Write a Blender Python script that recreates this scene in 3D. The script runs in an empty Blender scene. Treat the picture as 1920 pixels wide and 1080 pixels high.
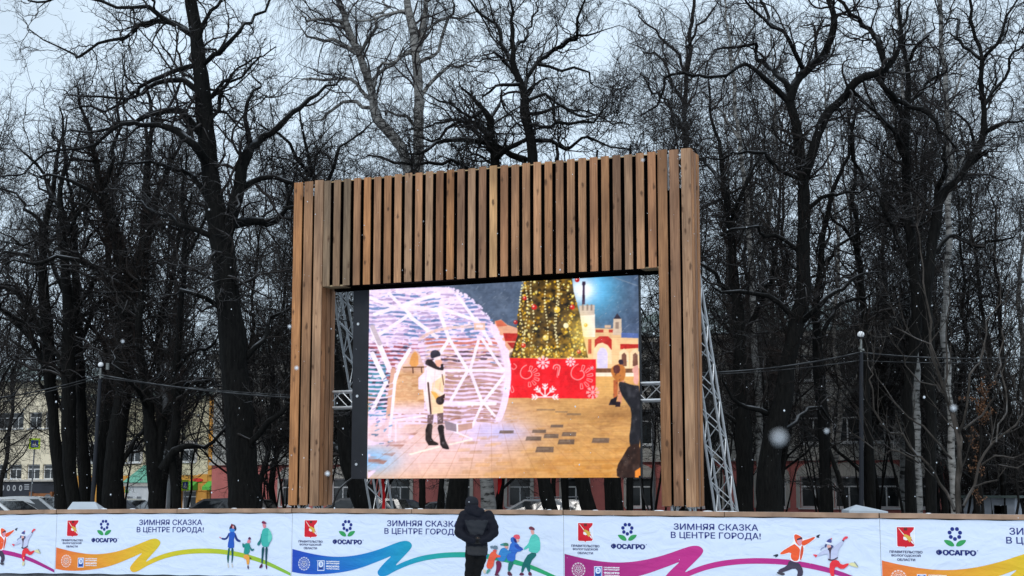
import bpy, math, random
import numpy as np
from mathutils import Vector, Matrix
from mathutils.geometry import tessellate_polygon

SC = bpy.context.scene
COL = SC.collection
rad = math.radians
random.seed(7)

# ------------------------------------------------------------------ camera, sky, sun, exposure
FPX, CX, CY, HOR, HC = 2880.0, 960.0, 540.0, 925.0, 1.62      # focal length and picture size in photo pixels
PITCH = math.atan((HOR - CY) / FPX)
cam_d = bpy.data.cameras.new('camera')
cam_d.sensor_width = 36.0
cam_d.lens = FPX / 1920.0 * 36.0
cam_d.clip_start, cam_d.clip_end = 0.1, 6000
cam_d.dof.use_dof = True
cam_d.dof.focus_distance = 31.0
cam_d.dof.aperture_fstop = 11.0
cam = bpy.data.objects.new('camera', cam_d)
cam.location = (0, 0, HC)
cam.rotation_euler = (math.pi / 2 + PITCH, 0, 0)
COL.objects.link(cam)
SC.camera = cam

SUN_ELEV, SUN_AZ = 42.0, 12.0
world = bpy.data.worlds.new('World')
SC.world = world
world.use_nodes = True
wt = world.node_tree
wt.nodes.clear()
w_out = wt.nodes.new('ShaderNodeOutputWorld')
w_bg = wt.nodes.new('ShaderNodeBackground')
w_bg.inputs['Strength'].default_value = 0.1
w_sky = wt.nodes.new('ShaderNodeTexSky')
w_sky.sky_type = 'NISHITA'
w_sky.sun_disc = False
w_sky.sun_elevation = rad(SUN_ELEV)
w_sky.sun_rotation = rad(180 + SUN_AZ)
w_geo = wt.nodes.new('ShaderNodeTexCoord')
w_map = wt.nodes.new('ShaderNodeMapping')
w_map.inputs['Scale'].default_value = (1, 1, 2.6)
w_noise = wt.nodes.new('ShaderNodeTexNoise')
w_noise.inputs['Scale'].default_value = 2.2
w_noise.inputs['Detail'].default_value = 5
w_noise.inputs['Roughness'].default_value = 0.55
w_ramp = wt.nodes.new('ShaderNodeValToRGB')                    # the cloud deck: grey-blue to pale
w_ramp.color_ramp.elements[0].position = 0.32
w_ramp.color_ramp.elements[0].color = (6.1, 7.35, 8.6, 1)
w_ramp.color_ramp.elements[1].position = 0.68
w_ramp.color_ramp.elements[1].color = (7.6, 9.2, 10.7, 1)
w_mix = wt.nodes.new('ShaderNodeMixRGB')
w_mix.inputs['Fac'].default_value = 0.9
wt.links.new(w_geo.outputs['Generated'], w_map.inputs['Vector'])
wt.links.new(w_map.outputs['Vector'], w_noise.inputs['Vector'])
wt.links.new(w_noise.outputs['Fac'], w_ramp.inputs['Fac'])
wt.links.new(w_sky.outputs['Color'], w_mix.inputs['Color1'])
wt.links.new(w_ramp.outputs['Color'], w_mix.inputs['Color2'])
wt.links.new(w_mix.outputs['Color'], w_bg.inputs['Color'])
wt.links.new(w_bg.outputs['Background'], w_out.inputs['Surface'])

sun_d = bpy.data.lights.new('sun', 'SUN')
sun_d.energy = 1.1
sun_d.angle = rad(14)
sun_d.color = (1.0, 0.97, 0.93)
sun = bpy.data.objects.new('sun', sun_d)
sun.rotation_euler = (rad(90 - SUN_ELEV), 0, rad(-SUN_AZ))
COL.objects.link(sun)

SC.view_settings.view_transform = 'Standard'
SC.view_settings.look = 'None'
SC.view_settings.exposure = 0.20
SC.view_settings.gamma = 1.0
SC.cycles.max_bounces = 6
SC.cycles.diffuse_bounces = 3
SC.cycles.transparent_max_bounces = 8

# ------------------------------------------------------------------ helpers
def lin(*c):
    return tuple(((v / 255.0) / 12.92 if v / 255.0 <= 0.04045 else ((v / 255.0 + 0.055) / 1.055) ** 2.4) for v in c)

def tag(o, label=None, cat=None, group=None, kind=None):
    if label: o['label'] = label
    if cat: o['category'] = cat
    if group: o['group'] = group
    if kind: o['kind'] = kind
    return o

def empty(name, loc=(0, 0, 0), rz=0.0):
    o = bpy.data.objects.new(name, None)
    o.empty_display_size = 0.3
    o.location = loc
    o.rotation_euler = (0, 0, rz)
    COL.objects.link(o)
    return o

def ray(x, y):
    u, v = (x - CX) / FPX, (CY - y) / FPX
    return np.array([u, math.cos(PITCH) - v * math.sin(PITCH), math.sin(PITCH) + v * math.cos(PITCH)])

def at(x, y, Y):
    """The point seen at photo pixel x, y at distance Y in front of the camera."""
    d = ray(x, y)
    return d * (Y / d[1]) + np.array([0, 0, HC])

M_SL = 0.41                                    # the rink edge and the screen run 22 degrees off the picture plane
TH = math.atan(M_SL)
CT, ST = math.cos(TH), math.sin(TH)

def on_plane(x, y, d0, m=M_SL):
    """Photo pixel to (run along the plane, height) on the vertical plane Y + m X = d0."""
    d = ray(x, y)
    p = d * (d0 / (d[1] + m * d[0]))
    return p[0] * math.sqrt(1 + m * m), p[2] + HC

def pix_of(P):
    q = np.asarray(P, float) - np.array([0, 0, HC])
    fw = q[..., 1] * math.cos(PITCH) + q[..., 2] * math.sin(PITCH)
    up = -q[..., 1] * math.sin(PITCH) + q[..., 2] * math.cos(PITCH)
    return CX + FPX * q[..., 0] / fw, CY - FPX * up / fw

class MB:
    """Collects shapes and links them as one mesh object."""
    def __init__(self):
        self.v, self.f, self.m, self.c, self.w = [], [], [], [], []
    def add(self, vs, fs, mat=0, col=None, wc=None):
        o = len(self.v)
        self.v.extend([tuple(map(float, p)) for p in vs])
        self.w.extend([tuple(p) for p in wc] if wc is not None else [tuple(p) for p in vs])
        self.c.extend([col if col is not None else (1, 1, 1)] * len(vs)) if not isinstance(col, list) else self.c.extend(col)
        for f in fs:
            self.f.append([i + o for i in f]); self.m.append(mat)
    def box(self, x0, x1, y0, y1, z0, z1, mat=0, col=None, off=None):
        vs = [(x, y, z) for x in (x0, x1) for y in (y0, y1) for z in (z0, z1)]
        fs = [(0, 1, 3, 2), (4, 6, 7, 5), (0, 4, 5, 1), (2, 3, 7, 6), (0, 2, 6, 4), (1, 5, 7, 3)]
        wc = None
        if off is not None:
            wc = [(p[0] - x0 + off[0], p[1] - y0 + off[1], p[2] + off[2]) for p in vs]
        self.add(vs, fs, mat, col, wc)
    def obox(self, c, ax, ay, az, mat=0, col=None):
        c, ax, ay, az = map(np.array, (c, ax, ay, az))
        vs = [c + i * ax + j * ay + k * az for i in (-1, 1) for j in (-1, 1) for k in (-1, 1)]
        fs = [(0, 1, 3, 2), (4, 6, 7, 5), (0, 4, 5, 1), (2, 3, 7, 6), (0, 2, 6, 4), (1, 5, 7, 3)]
        self.add(vs, fs, mat, col)
    def rod(self, p0, p1, r, n=8, mat=0, r1=None, col=None):
        p0, p1 = np.array(p0, float), np.array(p1, float)
        d = p1 - p0; L = np.linalg.norm(d)
        if L < 1e-6: return
        d /= L
        a = np.cross(d, (0, 0, 1) if abs(d[2]) < 0.9 else (1, 0, 0)); a /= np.linalg.norm(a)
        b = np.cross(d, a)
        r1 = r if r1 is None else r1
        vs = []
        for p, rr in ((p0, r), (p1, r1)):
            for i in range(n):
                t = 2 * math.pi * i / n
                vs.append(p + rr * (math.cos(t) * a + math.sin(t) * b))
        fs = [(i, (i + 1) % n, n + (i + 1) % n, n + i) for i in range(n)]
        fs += [tuple(range(n - 1, -1, -1)), tuple(range(n, 2 * n))]
        self.add(vs, fs, mat, col)
    def path(self, pts, r, n=6, mat=0):
        for a, b in zip(pts[:-1], pts[1:]):
            self.rod(a, b, r, n, mat)
    def lathe(self, prof, c=(0, 0, 0), n=20, mat=0, sx=1, sy=1):
        vs, fs = [], []
        for r, z in prof:
            for i in range(n):
                t = 2 * math.pi * i / n
                vs.append((c[0] + r * sx * math.cos(t), c[1] + r * sy * math.sin(t), c[2] + z))
        for k in range(len(prof) - 1):
            for i in range(n):
                fs.append((k * n + i, k * n + (i + 1) % n, (k + 1) * n + (i + 1) % n, (k + 1) * n + i))
        fs.append(tuple(range(n - 1, -1, -1)))
        fs.append(tuple((len(prof) - 1) * n + i for i in range(n)))
        self.add(vs, fs, mat)
    def ball(self, c, r, n=14, mat=0, sx=1, sy=1, sz=1):
        k = max(6, n // 2)
        self.lathe([(r * math.sin(math.pi * i / k) + 1e-4, -r * sz * math.cos(math.pi * i / k)) for i in range(k + 1)], c, n, mat, sx, sy)
    def prism(self, poly, y0, y1, mat=0, axes='xz', col=None):
        """A closed outline in the x-z (or y-z, x-y) plane pushed from y0 to y1."""
        n = len(poly)
        def P(a, b, h):
            return {'xz': (a, h, b), 'yz': (h, a, b), 'xy': (a, b, h)}[axes]
        vs = [P(a, b, y0) for a, b in poly] + [P(a, b, y1) for a, b in poly]
        tri = tessellate_polygon([[Vector((a, b, 0)) for a, b in poly]])
        fs = [tuple(t) for t in tri] + [tuple(i + n for i in t[::-1]) for t in tri]
        fs += [(i, (i + 1) % n, n + (i + 1) % n, n + i) for i in range(n)]
        self.add(vs, fs, mat, col)
    def sheet(self, poly, mat=0, col=None, P=None):
        """A flat outline laid on a surface (print, paint)."""
        tri = tessellate_polygon([[Vector((a, b, 0)) for a, b in poly]])
        self.add([P(a, b) for a, b in poly], [tuple(t) for t in tri], mat, col)
    def build(self, name, mats, parent=None, smooth=False, fix=True):
        me = bpy.data.meshes.new(name)
        me.from_pydata(self.v, [], self.f)
        if not isinstance(mats, (list, tuple)): mats = [mats]
        for m in mats: me.materials.append(m)
        me.polygons.foreach_set('material_index', self.m)
        if smooth: me.polygons.foreach_set('use_smooth', [True] * len(self.f))
        a = me.attributes.new('tint', 'FLOAT_COLOR', 'POINT')
        a.data.foreach_set('color', np.array([(c[0], c[1], c[2], 1) for c in self.c], 'f').ravel())
        w = me.attributes.new('board', 'FLOAT_VECTOR', 'POINT')
        w.data.foreach_set('vector', np.array(self.w, 'f').ravel())
        if fix:
            import bmesh
            bm = bmesh.new(); bm.from_mesh(me)
            bmesh.ops.recalc_face_normals(bm, faces=bm.faces)
            bm.to_mesh(me); bm.free()
        me.update()
        o = bpy.data.objects.new(name, me)
        COL.objects.link(o)
        if parent: o.parent = parent
        return o

def copy_tree(o, parent=None):
    c = o.copy(); COL.objects.link(c); c.parent = parent
    for ch in [x for x in bpy.data.objects if x.parent == o and x != c]:
        copy_tree(ch, c)
    return c

# ------------------------------------------------------------------ materials
def mat(name, col=(0.5, 0.5, 0.5), rough=0.7, metal=0.0, noise=0.0, nscale=5.0, bump=0.0, bscale=40.0, spec=0.3, coord='Object', emit=None, estr=1.0):
    m = bpy.data.materials.new(name); m.use_nodes = True
    t = m.node_tree; b = t.nodes['Principled BSDF']
    b.inputs['Base Color'].default_value = (*col, 1)
    b.inputs['Roughness'].default_value = rough
    b.inputs['Metallic'].default_value = metal
    b.inputs['Specular IOR Level'].default_value = spec
    tc = t.nodes.new('ShaderNodeTexCoord')
    if noise:
        n = t.nodes.new('ShaderNodeTexNoise'); n.inputs['Scale'].default_value = nscale; n.inputs['Detail'].default_value = 6
        r = t.nodes.new('ShaderNodeValToRGB')
        r.color_ramp.elements[0].position = 0.3; r.color_ramp.elements[1].position = 0.72
        r.color_ramp.elements[0].color = (*[c * (1 - noise) for c in col], 1)
        r.color_ramp.elements[1].color = (*[min(1, c * (1 + noise)) for c in col], 1)
        t.links.new(tc.outputs[coord], n.inputs['Vector']); t.links.new(n.outputs['Fac'], r.inputs['Fac'])
        t.links.new(r.outputs['Color'], b.inputs['Base Color'])
    if bump:
        n2 = t.nodes.new('ShaderNodeTexNoise'); n2.inputs['Scale'].default_value = bscale; n2.inputs['Detail'].default_value = 4
        bp = t.nodes.new('ShaderNodeBump'); bp.inputs['Strength'].default_value = bump; bp.inputs['Distance'].default_value = 0.02
        t.links.new(tc.outputs[coord], n2.inputs['Vector']); t.links.new(n2.outputs['Fac'], bp.inputs['Height'])
        t.links.new(bp.outputs['Normal'], b.inputs['Normal'])
    if emit:
        b.inputs['Emission Color'].default_value = (*emit, 1); b.inputs['Emission Strength'].default_value = estr
    return m

def snow_on_top(m, lo=0.45, hi=0.8, amount=0.6, scale=6.0, col=(0.72, 0.76, 0.82)):
    """Adds settled snow to the upward faces of a material."""
    t = m.node_tree; b = t.nodes['Principled BSDF']
    g = t.nodes.new('ShaderNodeNewGeometry'); sx = t.nodes.new('ShaderNodeSeparateXYZ')
    t.links.new(g.outputs['Normal'], sx.inputs['Vector'])
    mr = t.nodes.new('ShaderNodeMapRange'); mr.inputs['From Min'].default_value = lo; mr.inputs['From Max'].default_value = hi
    t.links.new(sx.outputs['Z'], mr.inputs['Value'])
    n = t.nodes.new('ShaderNodeTexNoise'); n.inputs['Scale'].default_value = scale; n.inputs['Detail'].default_value = 4
    t.links.new(g.outputs['Position'], n.inputs['Vector'])
    mr2 = t.nodes.new('ShaderNodeMapRange'); mr2.inputs['From Min'].default_value = 0.5 - 0.1; mr2.inputs['From Max'].default_value = 0.66
    t.links.new(n.outputs['Fac'], mr2.inputs['Value'])
    mu = t.nodes.new('ShaderNodeMath'); mu.operation = 'MULTIPLY'; t.links.new(mr.outputs[0], mu.inputs[0]); t.links.new(mr2.outputs[0], mu.inputs[1])
    mu2 = t.nodes.new('ShaderNodeMath'); mu2.operation = 'MULTIPLY'; t.links.new(mu.outputs[0], mu2.inputs[0]); mu2.inputs[1].default_value = amount
    mx = t.nodes.new('ShaderNodeMixRGB'); mx.inputs['Color2'].default_value = (*col, 1)
    src = b.inputs['Base Color']
    if src.is_linked: t.links.new(src.links[0].from_socket, mx.inputs['Color1'])
    else: mx.inputs['Color1'].default_value = src.default_value
    t.links.new(mu2.outputs[0], mx.inputs['Fac']); t.links.new(mx.outputs['Color'], b.inputs['Base Color'])
    return m

def wood_mat():
    m = bpy.data.materials.new('larch_boards'); m.use_nodes = True
    t = m.node_tree; b = t.nodes['Principled BSDF']; N = t.nodes.new; L = t.links.new
    a = N('ShaderNodeAttribute'); a.attribute_name = 'tint'
    w = N('ShaderNodeAttribute'); w.attribute_name = 'board'
    mp = N('ShaderNodeMapping'); mp.inputs['Scale'].default_value = (34, 34, 1.5); L(w.outputs['Vector'], mp.inputs['Vector'])
    n = N('ShaderNodeTexNoise'); n.inputs['Scale'].default_value = 1.0; n.inputs['Detail'].default_value = 6; n.inputs['Distortion'].default_value = 0.9
    L(mp.outputs['Vector'], n.inputs['Vector'])
    r = N('ShaderNodeValToRGB'); r.color_ramp.elements[0].position = 0.3; r.color_ramp.elements[0].color = (0.62, 0.56, 0.52, 1)
    r.color_ramp.elements[1].position = 0.72; r.color_ramp.elements[1].color = (1.18, 1.16, 1.12, 1)
    L(n.outputs['Fac'], r.inputs['Fac'])
    mu = N('ShaderNodeMixRGB'); mu.blend_type = 'MULTIPLY'; mu.inputs['Fac'].default_value = 1; L(a.outputs['Color'], mu.inputs['Color1']); L(r.outputs['Color'], mu.inputs['Color2'])
    # broad weathering along each board
    mp3 = N('ShaderNodeMapping'); mp3.inputs['Scale'].default_value = (3, 3, 0.75); L(w.outputs['Vector'], mp3.inputs['Vector'])
    n3 = N('ShaderNodeTexNoise'); n3.inputs['Scale'].default_value = 1.0; n3.inputs['Detail'].default_value = 3; L(mp3.outputs['Vector'], n3.inputs['Vector'])
    r3 = N('ShaderNodeValToRGB'); r3.color_ramp.elements[0].position = 0.35; r3.color_ramp.elements[0].color = (0.66, 0.655, 0.66, 1)
    r3.color_ramp.elements[1].position = 0.65; r3.color_ramp.elements[1].color = (1.16, 1.13, 1.08, 1); L(n3.outputs['Fac'], r3.inputs['Fac'])
    mu3 = N('ShaderNodeMixRGB'); mu3.blend_type = 'MULTIPLY'; mu3.inputs['Fac'].default_value = 1; L(mu.outputs['Color'], mu3.inputs['Color1']); L(r3.outputs['Color'], mu3.inputs['Color2'])
    # knots
    mp2 = N('ShaderNodeMapping'); mp2.inputs['Scale'].default_value = (6.0, 6.0, 2.3); L(w.outputs['Vector'], mp2.inputs['Vector'])
    v = N('ShaderNodeTexVoronoi'); v.inputs['Scale'].default_value = 1.0; L(mp2.outputs['Vector'], v.inputs['Vector'])
    vn = N('ShaderNodeTexNoise'); vn.inputs['Scale'].default_value = 9.0; L(w.outputs['Vector'], vn.inputs['Vector'])
    va = N('ShaderNodeMath'); va.operation = 'MULTIPLY_ADD'; L(vn.outputs['Fac'], va.inputs[0]); va.inputs[1].default_value = 0.42; L(v.outputs['Distance'], va.inputs[2])
    kr = N('ShaderNodeMapRange'); kr.inputs['From Min'].default_value = 0.27; kr.inputs['From Max'].default_value = 0.42
    kr.inputs['To Min'].default_value = 0.8; kr.inputs['To Max'].default_value = 0.0; L(va.outputs[0], kr.inputs['Value'])
    mk = N('ShaderNodeMixRGB'); mk.inputs['Color2'].default_value = (0.075, 0.035, 0.018, 1)
    L(mu3.outputs['Color'], mk.inputs['Color1']); L(kr.outputs[0], mk.inputs['Fac'])
    L(mk.outputs['Color'], b.inputs['Base Color'])
    b.inputs['Roughness'].default_value = 0.62; b.inputs['Specular IOR Level'].default_value = 0.25
    bp = N('ShaderNodeBump'); bp.inputs['Strength'].default_value = 0.25; bp.inputs['Distance'].default_value = 0.004
    L(n.outputs['Fac'], bp.inputs['Height']); L(bp.outputs['Normal'], b.inputs['Normal'])
    return m

def vinyl_mat(name, col=None, rough=0.42):
    """Printed banner vinyl: own colour or the printed colour of the mesh, with the sag and creases of hung cloth."""
    m = bpy.data.materials.new(name); m.use_nodes = True
    t = m.node_tree; b = t.nodes['Principled BSDF']; N = t.nodes.new; L = t.links.new
    if col: b.inputs['Base Color'].default_value = (*col, 1)
    else:
        a = N('ShaderNodeAttribute'); a.attribute_name = 'tint'; L(a.outputs['Color'], b.inputs['Base Color'])
    b.inputs['Roughness'].default_value = rough; b.inputs['Specular IOR Level'].default_value = 0.25
    g = N('ShaderNodeNewGeometry')
    mp = N('ShaderNodeMapping'); mp.inputs['Scale'].default_value = (1.2, 1.2, 2.4); mp.inputs['Rotation'].default_value = (0.0, 0.5, 0.0); L(g.outputs['Position'], mp.inputs['Vector'])
    n = N('ShaderNodeTexNoise'); n.inputs['Scale'].default_value = 1.5; n.inputs['Detail'].default_value = 3; n.inputs['Distortion'].default_value = 1.3; L(mp.outputs['Vector'], n.inputs['Vector'])
    mp2 = N('ShaderNodeMapping'); mp2.inputs['Scale'].default_value = (0.45, 0.45, 1.9); L(g.outputs['Position'], mp2.inputs['Vector'])
    n2 = N('ShaderNodeTexNoise'); n2.inputs['Scale'].default_value = 1.6; n2.inputs['Detail'].default_value = 2; L(mp2.outputs['Vector'], n2.inputs['Vector'])
    ad = N('ShaderNodeMath'); ad.operation = 'ADD'; L(n.outputs['Fac'], ad.inputs[0]); L(n2.outputs['Fac'], ad.inputs[1])
    bp = N('ShaderNodeBump'); bp.inputs['Strength'].default_value = 0.42; bp.inputs['Distance'].default_value = 0.09
    L(ad.outputs[0], bp.inputs['Height']); L(bp.outputs['Normal'], b.inputs['Normal'])
    return m

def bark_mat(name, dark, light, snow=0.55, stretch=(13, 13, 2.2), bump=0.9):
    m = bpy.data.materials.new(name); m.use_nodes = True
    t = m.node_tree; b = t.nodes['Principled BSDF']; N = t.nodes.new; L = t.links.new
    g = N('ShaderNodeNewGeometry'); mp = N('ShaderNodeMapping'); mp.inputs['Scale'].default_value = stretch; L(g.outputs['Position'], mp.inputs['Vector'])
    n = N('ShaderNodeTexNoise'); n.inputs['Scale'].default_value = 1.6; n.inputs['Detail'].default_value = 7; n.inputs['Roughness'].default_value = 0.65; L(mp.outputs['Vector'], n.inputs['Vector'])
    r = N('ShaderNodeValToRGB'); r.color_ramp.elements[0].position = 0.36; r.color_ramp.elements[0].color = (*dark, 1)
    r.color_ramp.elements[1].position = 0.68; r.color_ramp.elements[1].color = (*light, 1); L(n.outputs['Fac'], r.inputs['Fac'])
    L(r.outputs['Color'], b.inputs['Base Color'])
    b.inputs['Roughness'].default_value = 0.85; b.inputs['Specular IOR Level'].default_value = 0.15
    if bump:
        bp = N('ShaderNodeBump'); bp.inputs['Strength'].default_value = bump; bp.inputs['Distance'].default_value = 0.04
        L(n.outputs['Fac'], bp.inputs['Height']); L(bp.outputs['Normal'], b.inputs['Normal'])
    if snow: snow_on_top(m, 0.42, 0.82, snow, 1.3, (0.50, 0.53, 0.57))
    return m

def birch_mat():
    m = bpy.data.materials.new('birch_bark'); m.use_nodes = True
    t = m.node_tree; b = t.nodes['Principled BSDF']; N = t.nodes.new; L = t.links.new
    g = N('ShaderNodeNewGeometry'); mp = N('ShaderNodeMapping'); mp.inputs['Scale'].default_value = (2.2, 2.2, 7.0); L(g.outputs['Position'], mp.inputs['Vector'])
    n = N('ShaderNodeTexNoise'); n.inputs['Scale'].default_value = 1.3; n.inputs['Detail'].default_value = 5; n.inputs['Roughness'].default_value = 0.6; L(mp.outputs['Vector'], n.inputs['Vector'])
    r = N('ShaderNodeValToRGB'); r.color_ramp.elements[0].position = 0.40; r.color_ramp.elements[0].color = (0.02, 0.018, 0.016, 1)
    r.color_ramp.elements[1].position = 0.47; r.color_ramp.elements[1].color = (0.22, 0.215, 0.205, 1); L(n.outputs['Fac'], r.inputs['Fac'])
    e = r.color_ramp.elements.new(0.7); e.color = (0.34, 0.335, 0.32, 1)
    L(r.outputs['Color'], b.inputs['Base Color']); b.inputs['Roughness'].default_value = 0.75
    return m

MT = {}
MT['wood'] = wood_mat()
MT['vinyl'] = vinyl_mat('banner_vinyl', (0.66, 0.735, 0.87))
MT['ink'] = vinyl_mat('banner_print')
MT['black'] = mat('black_backing', (0.0012, 0.0010, 0.0012), 0.9, spec=0.02)
MT['cabinet'] = mat('led_cabinet', lin(38, 40, 46), 0.55, noise=0.15, nscale=3)
MT['alu'] = mat('truss_aluminium', (0.62, 0.64, 0.66), 0.38, 0.55, noise=0.12, nscale=9)
MT['rail'] = mat('cap_rail_timber', lin(158, 128, 106), 0.75, noise=0.3, nscale=3.5)
snow_on_top(MT['rail'], 0.5, 0.8, 0.5, 5.0)
MT['snow'] = mat('settled_snow', (0.80, 0.83, 0.88), 0.8, bump=0.4, bscale=18)
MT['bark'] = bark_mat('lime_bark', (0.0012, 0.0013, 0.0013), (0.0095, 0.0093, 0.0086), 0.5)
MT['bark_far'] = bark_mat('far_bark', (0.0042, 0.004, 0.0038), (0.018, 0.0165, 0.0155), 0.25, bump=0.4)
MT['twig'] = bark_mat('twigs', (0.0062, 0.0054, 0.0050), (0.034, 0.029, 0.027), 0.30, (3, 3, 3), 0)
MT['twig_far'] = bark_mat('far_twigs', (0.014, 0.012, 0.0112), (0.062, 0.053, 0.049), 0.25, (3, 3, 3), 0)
MT['twig_brown'] = bark_mat('brown_shoots', (0.011, 0.0075, 0.0062), (0.034, 0.024, 0.02), 0.1, (3, 3, 3), 0)
MT['twig_birch'] = bark_mat('birch_twigs', (0.022, 0.019, 0.019), (0.065, 0.056, 0.055), 0.1, (3, 3, 3), 0)
MT['shrub'] = bark_mat('shrub_bark', (0.030, 0.026, 0.022), (0.085, 0.073, 0.064), 0.25, (5, 5, 2), 0.3)
MT['birch'] = birch_mat()
# ------------------------------------------------------------------ ground and rink
g = MB()
R = 3000
g.add([(-R, -R, 0), (R, -R, 0), (R, R, 0), (-R, R, 0)], [(0, 1, 2, 3)])
m_ground = mat('trodden_snow_ground', (0.20, 0.205, 0.215), 0.85, noise=0.55, nscale=0.35, bump=0.5, bscale=3, coord='Object')
tag(g.build('ground', m_ground), kind='structure')
D_BAR = 25.3
g = MB()
ic = [(-30, -10), (40, -10)]
e = np.array([CT, -ST]); nrm = np.array([-ST, -CT])
O_BAR = np.array([0, D_BAR])
def bar_pt(s, off=0.0):
    return O_BAR + e * s - nrm * off
p1, p2 = bar_pt(-26, -0.1), bar_pt(26, -0.1)
g.add([(*p1, 0.004), (p1[0] + nrm[0] * 40, p1[1] + nrm[1] * 40, 0.004), (p2[0] + nrm[0] * 40, p2[1] + nrm[1] * 40, 0.004), (*p2, 0.004)], [(0, 1, 2, 3)])
tag(g.build('rink_ice', mat('rink_ice', (0.62, 0.68, 0.74), 0.3, noise=0.12, nscale=1.2, bump=0.15, bscale=6, spec=0.5)), kind='structure')

# ------------------------------------------------------------------ rink barrier and its banners
RZ = -TH
bx = [on_plane(x, 1020, D_BAR)[0] for x in (112, 553, 1058, 1655)]
WB = (bx[3] - bx[0]) / 3
WB = float(np.polyfit([0, 1, 2, 3], bx, 1)[0]); _b0 = float(np.polyfit([0, 1, 2, 3], bx, 1)[1])
BND = [_b0 + WB * (i - 2) for i in range(8)]
print('banner seams off by', [round(BND[i + 2] - bx[i], 3) for i in range(4)])
# height of the banners' top hem along the run, from the photograph (the fence is not quite level)
_tp = [on_plane(x, y, D_BAR) for x, y in ((0, 966), (112, 964), (553, 962.5), (1058, 966.5), (1655, 973), (1900, 976))]
_bt = [on_plane(x, y, D_BAR) for x, y in ((0, 1074.5), (112, 1075.5), (330, 1077), (553, 1080))]
H_BAN = float(np.mean([np.interp(s, [p[0] for p in _tp], [p[1] for p in _tp]) - z for s, z in _bt]))
def ztop(s):
    xs, zs = [p[0] for p in _tp], [p[1] for p in _tp]
    return float(np.interp(s, xs, zs))

def ref_b(x, y):
    s, z = on_plane(x, y, D_BAR); return s - BND[2], ztop(s) - z
def ref_c(x, y):
    s, z = on_plane(x, y, D_BAR); return s - BND[3], ztop(s) - z
def ref_d(x, y):
    s, z = on_plane(x, y, D_BAR); return s - BND[4], ztop(s) - z
c1 = lambda x, y: ref_b(x / 3.4286, 900 + y / 3.4286)
c2 = lambda x, y: ref_c(540 + x / 3.4286, 900 + y / 3.4286)
cF = lambda x, y: ref_b(400 + x / 9, 960 + y / 9)
cG = lambda x, y: ref_d(1440 + x / 8.727, 970 + y / 8.727)
cH = lambda x, y: ref_d(1050 + x / 9, 960 + y / 9)
cK = lambda x, y: ref_c(820 + x / 6, 900 + y / 6)
def P_(f, *pts): return [f(*p) for p in pts]

def smooth(pts, k=3, closed=True):
    """Chaikin corner cutting."""
    for _ in range(k):
        out = []
        n = len(pts)
        for i in range(n if closed else n - 1):
            a, b = pts[i], pts[(i + 1) % n]
            out.append((a[0] * .75 + b[0] * .25, a[1] * .75 + b[1] * .25)); out.append((a[0] * .25 + b[0] * .75, a[1] * .25 + b[1] * .75))
        pts = out
    return pts

def text_tris(body, bold=0.0, spacing=1.0, shear=0.0):
    cu = bpy.data.curves.new('t', 'FONT'); cu.body = body; cu.offset = bold; cu.space_character = spacing; cu.shear = shear
    cu.resolution_u = 3
    ob = bpy.data.objects.new('t', cu); COL.objects.link(ob)
    bpy.context.view_layer.update()
    me = ob.to_mesh()
    vs = np.array([v.co[:] for v in me.vertices]) if len(me.vertices) else np.zeros((0, 3))
    fs = [tuple(p.vertices) for p in me.polygons]
    ob.to_mesh_clear(); bpy.data.objects.remove(ob); bpy.data.curves.remove(cu)
    return vs, fs

_TX = {}
def bold_text(mb, body, a0, a1, b0, b1, lay, i0, col, d):
    """Heavy lettering: three prints of the word set a little apart, each on its own ink layer."""
    for q, (dx, dy) in enumerate(((-d, -d * .5), (0, d * .5), (d, -d * .3))):
        put_text(mb, body, a0 + d + dx, a1 - d + dx, b0 + d * .5 + dy, b1 - d * .5 + dy, lay(i0 + .3 * q), col)

def put_text(mb, body, a0, a1, b0, b1, Pf, col, bold=0.0, mat_i=0):
    """Text fitted into the rectangle a0..a1, top b0 to baseline-bottom b1 of a banner or sign face."""
    key = (body, bold)
    if key not in _TX: _TX[key] = text_tris(body, bold)
    vs, fs = _TX[key]
    if not len(vs): return
    lo, hi = vs.min(0), vs.max(0)
    out = [Pf(a0 + (p[0] - lo[0]) / (hi[0] - lo[0]) * (a1 - a0), b1 + (p[1] - lo[1]) / (hi[1] - lo[1]) * (b0 - b1)) for p in vs]
    mb.add(out, fs, mat_i, col)

NAVY = lin(36, 44, 120)
def disc(c, r, n=16, ry=None):
    return [(c[0] + r * math.cos(2 * math.pi * i / n), c[1] + (ry or r) * math.sin(2 * math.pi * i / n)) for i in range(n)]

WAVE = smooth(P_(c1, (376, 430), (376, 430), (376, 430), (470, 455), (560, 472), (640, 477), (720, 470), (800, 452), (880, 425), (950, 395), (1000, 376), (1035, 376), (1056, 398), (1045, 425), (1005, 470), (948, 532), (1000, 503), (1060, 478),
                 (1130, 458), (1220, 444), (1320, 438), (1430, 442), (1520, 455), (1600, 472), (1690, 500), (1770, 535), (1840, 570), (1893, 598), (1893, 598), (1893, 598), (1893, 616), (1893, 616), (1893, 616), (1840, 592), (1770, 560),
                 (1690, 527), (1600, 502), (1520, 485), (1430, 472), (1320, 469), (1220, 474), (1130, 489), (1060, 509), (1000, 534), (945, 562), (905, 588), (870, 592), (854, 566), (872, 538),
                 (905, 500), (944, 462), (890, 488), (850, 505), (780, 535), (700, 560), (600, 577), (500, 583), (430, 579), (376, 568), (376, 568), (376, 568)), 2)
_a0 = c1(376, 430)[0]
WAVE = [(max(a, 0.015) if a < 0.12 else min(a, WB - 0.012), b) for a, b in WAVE]

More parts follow.
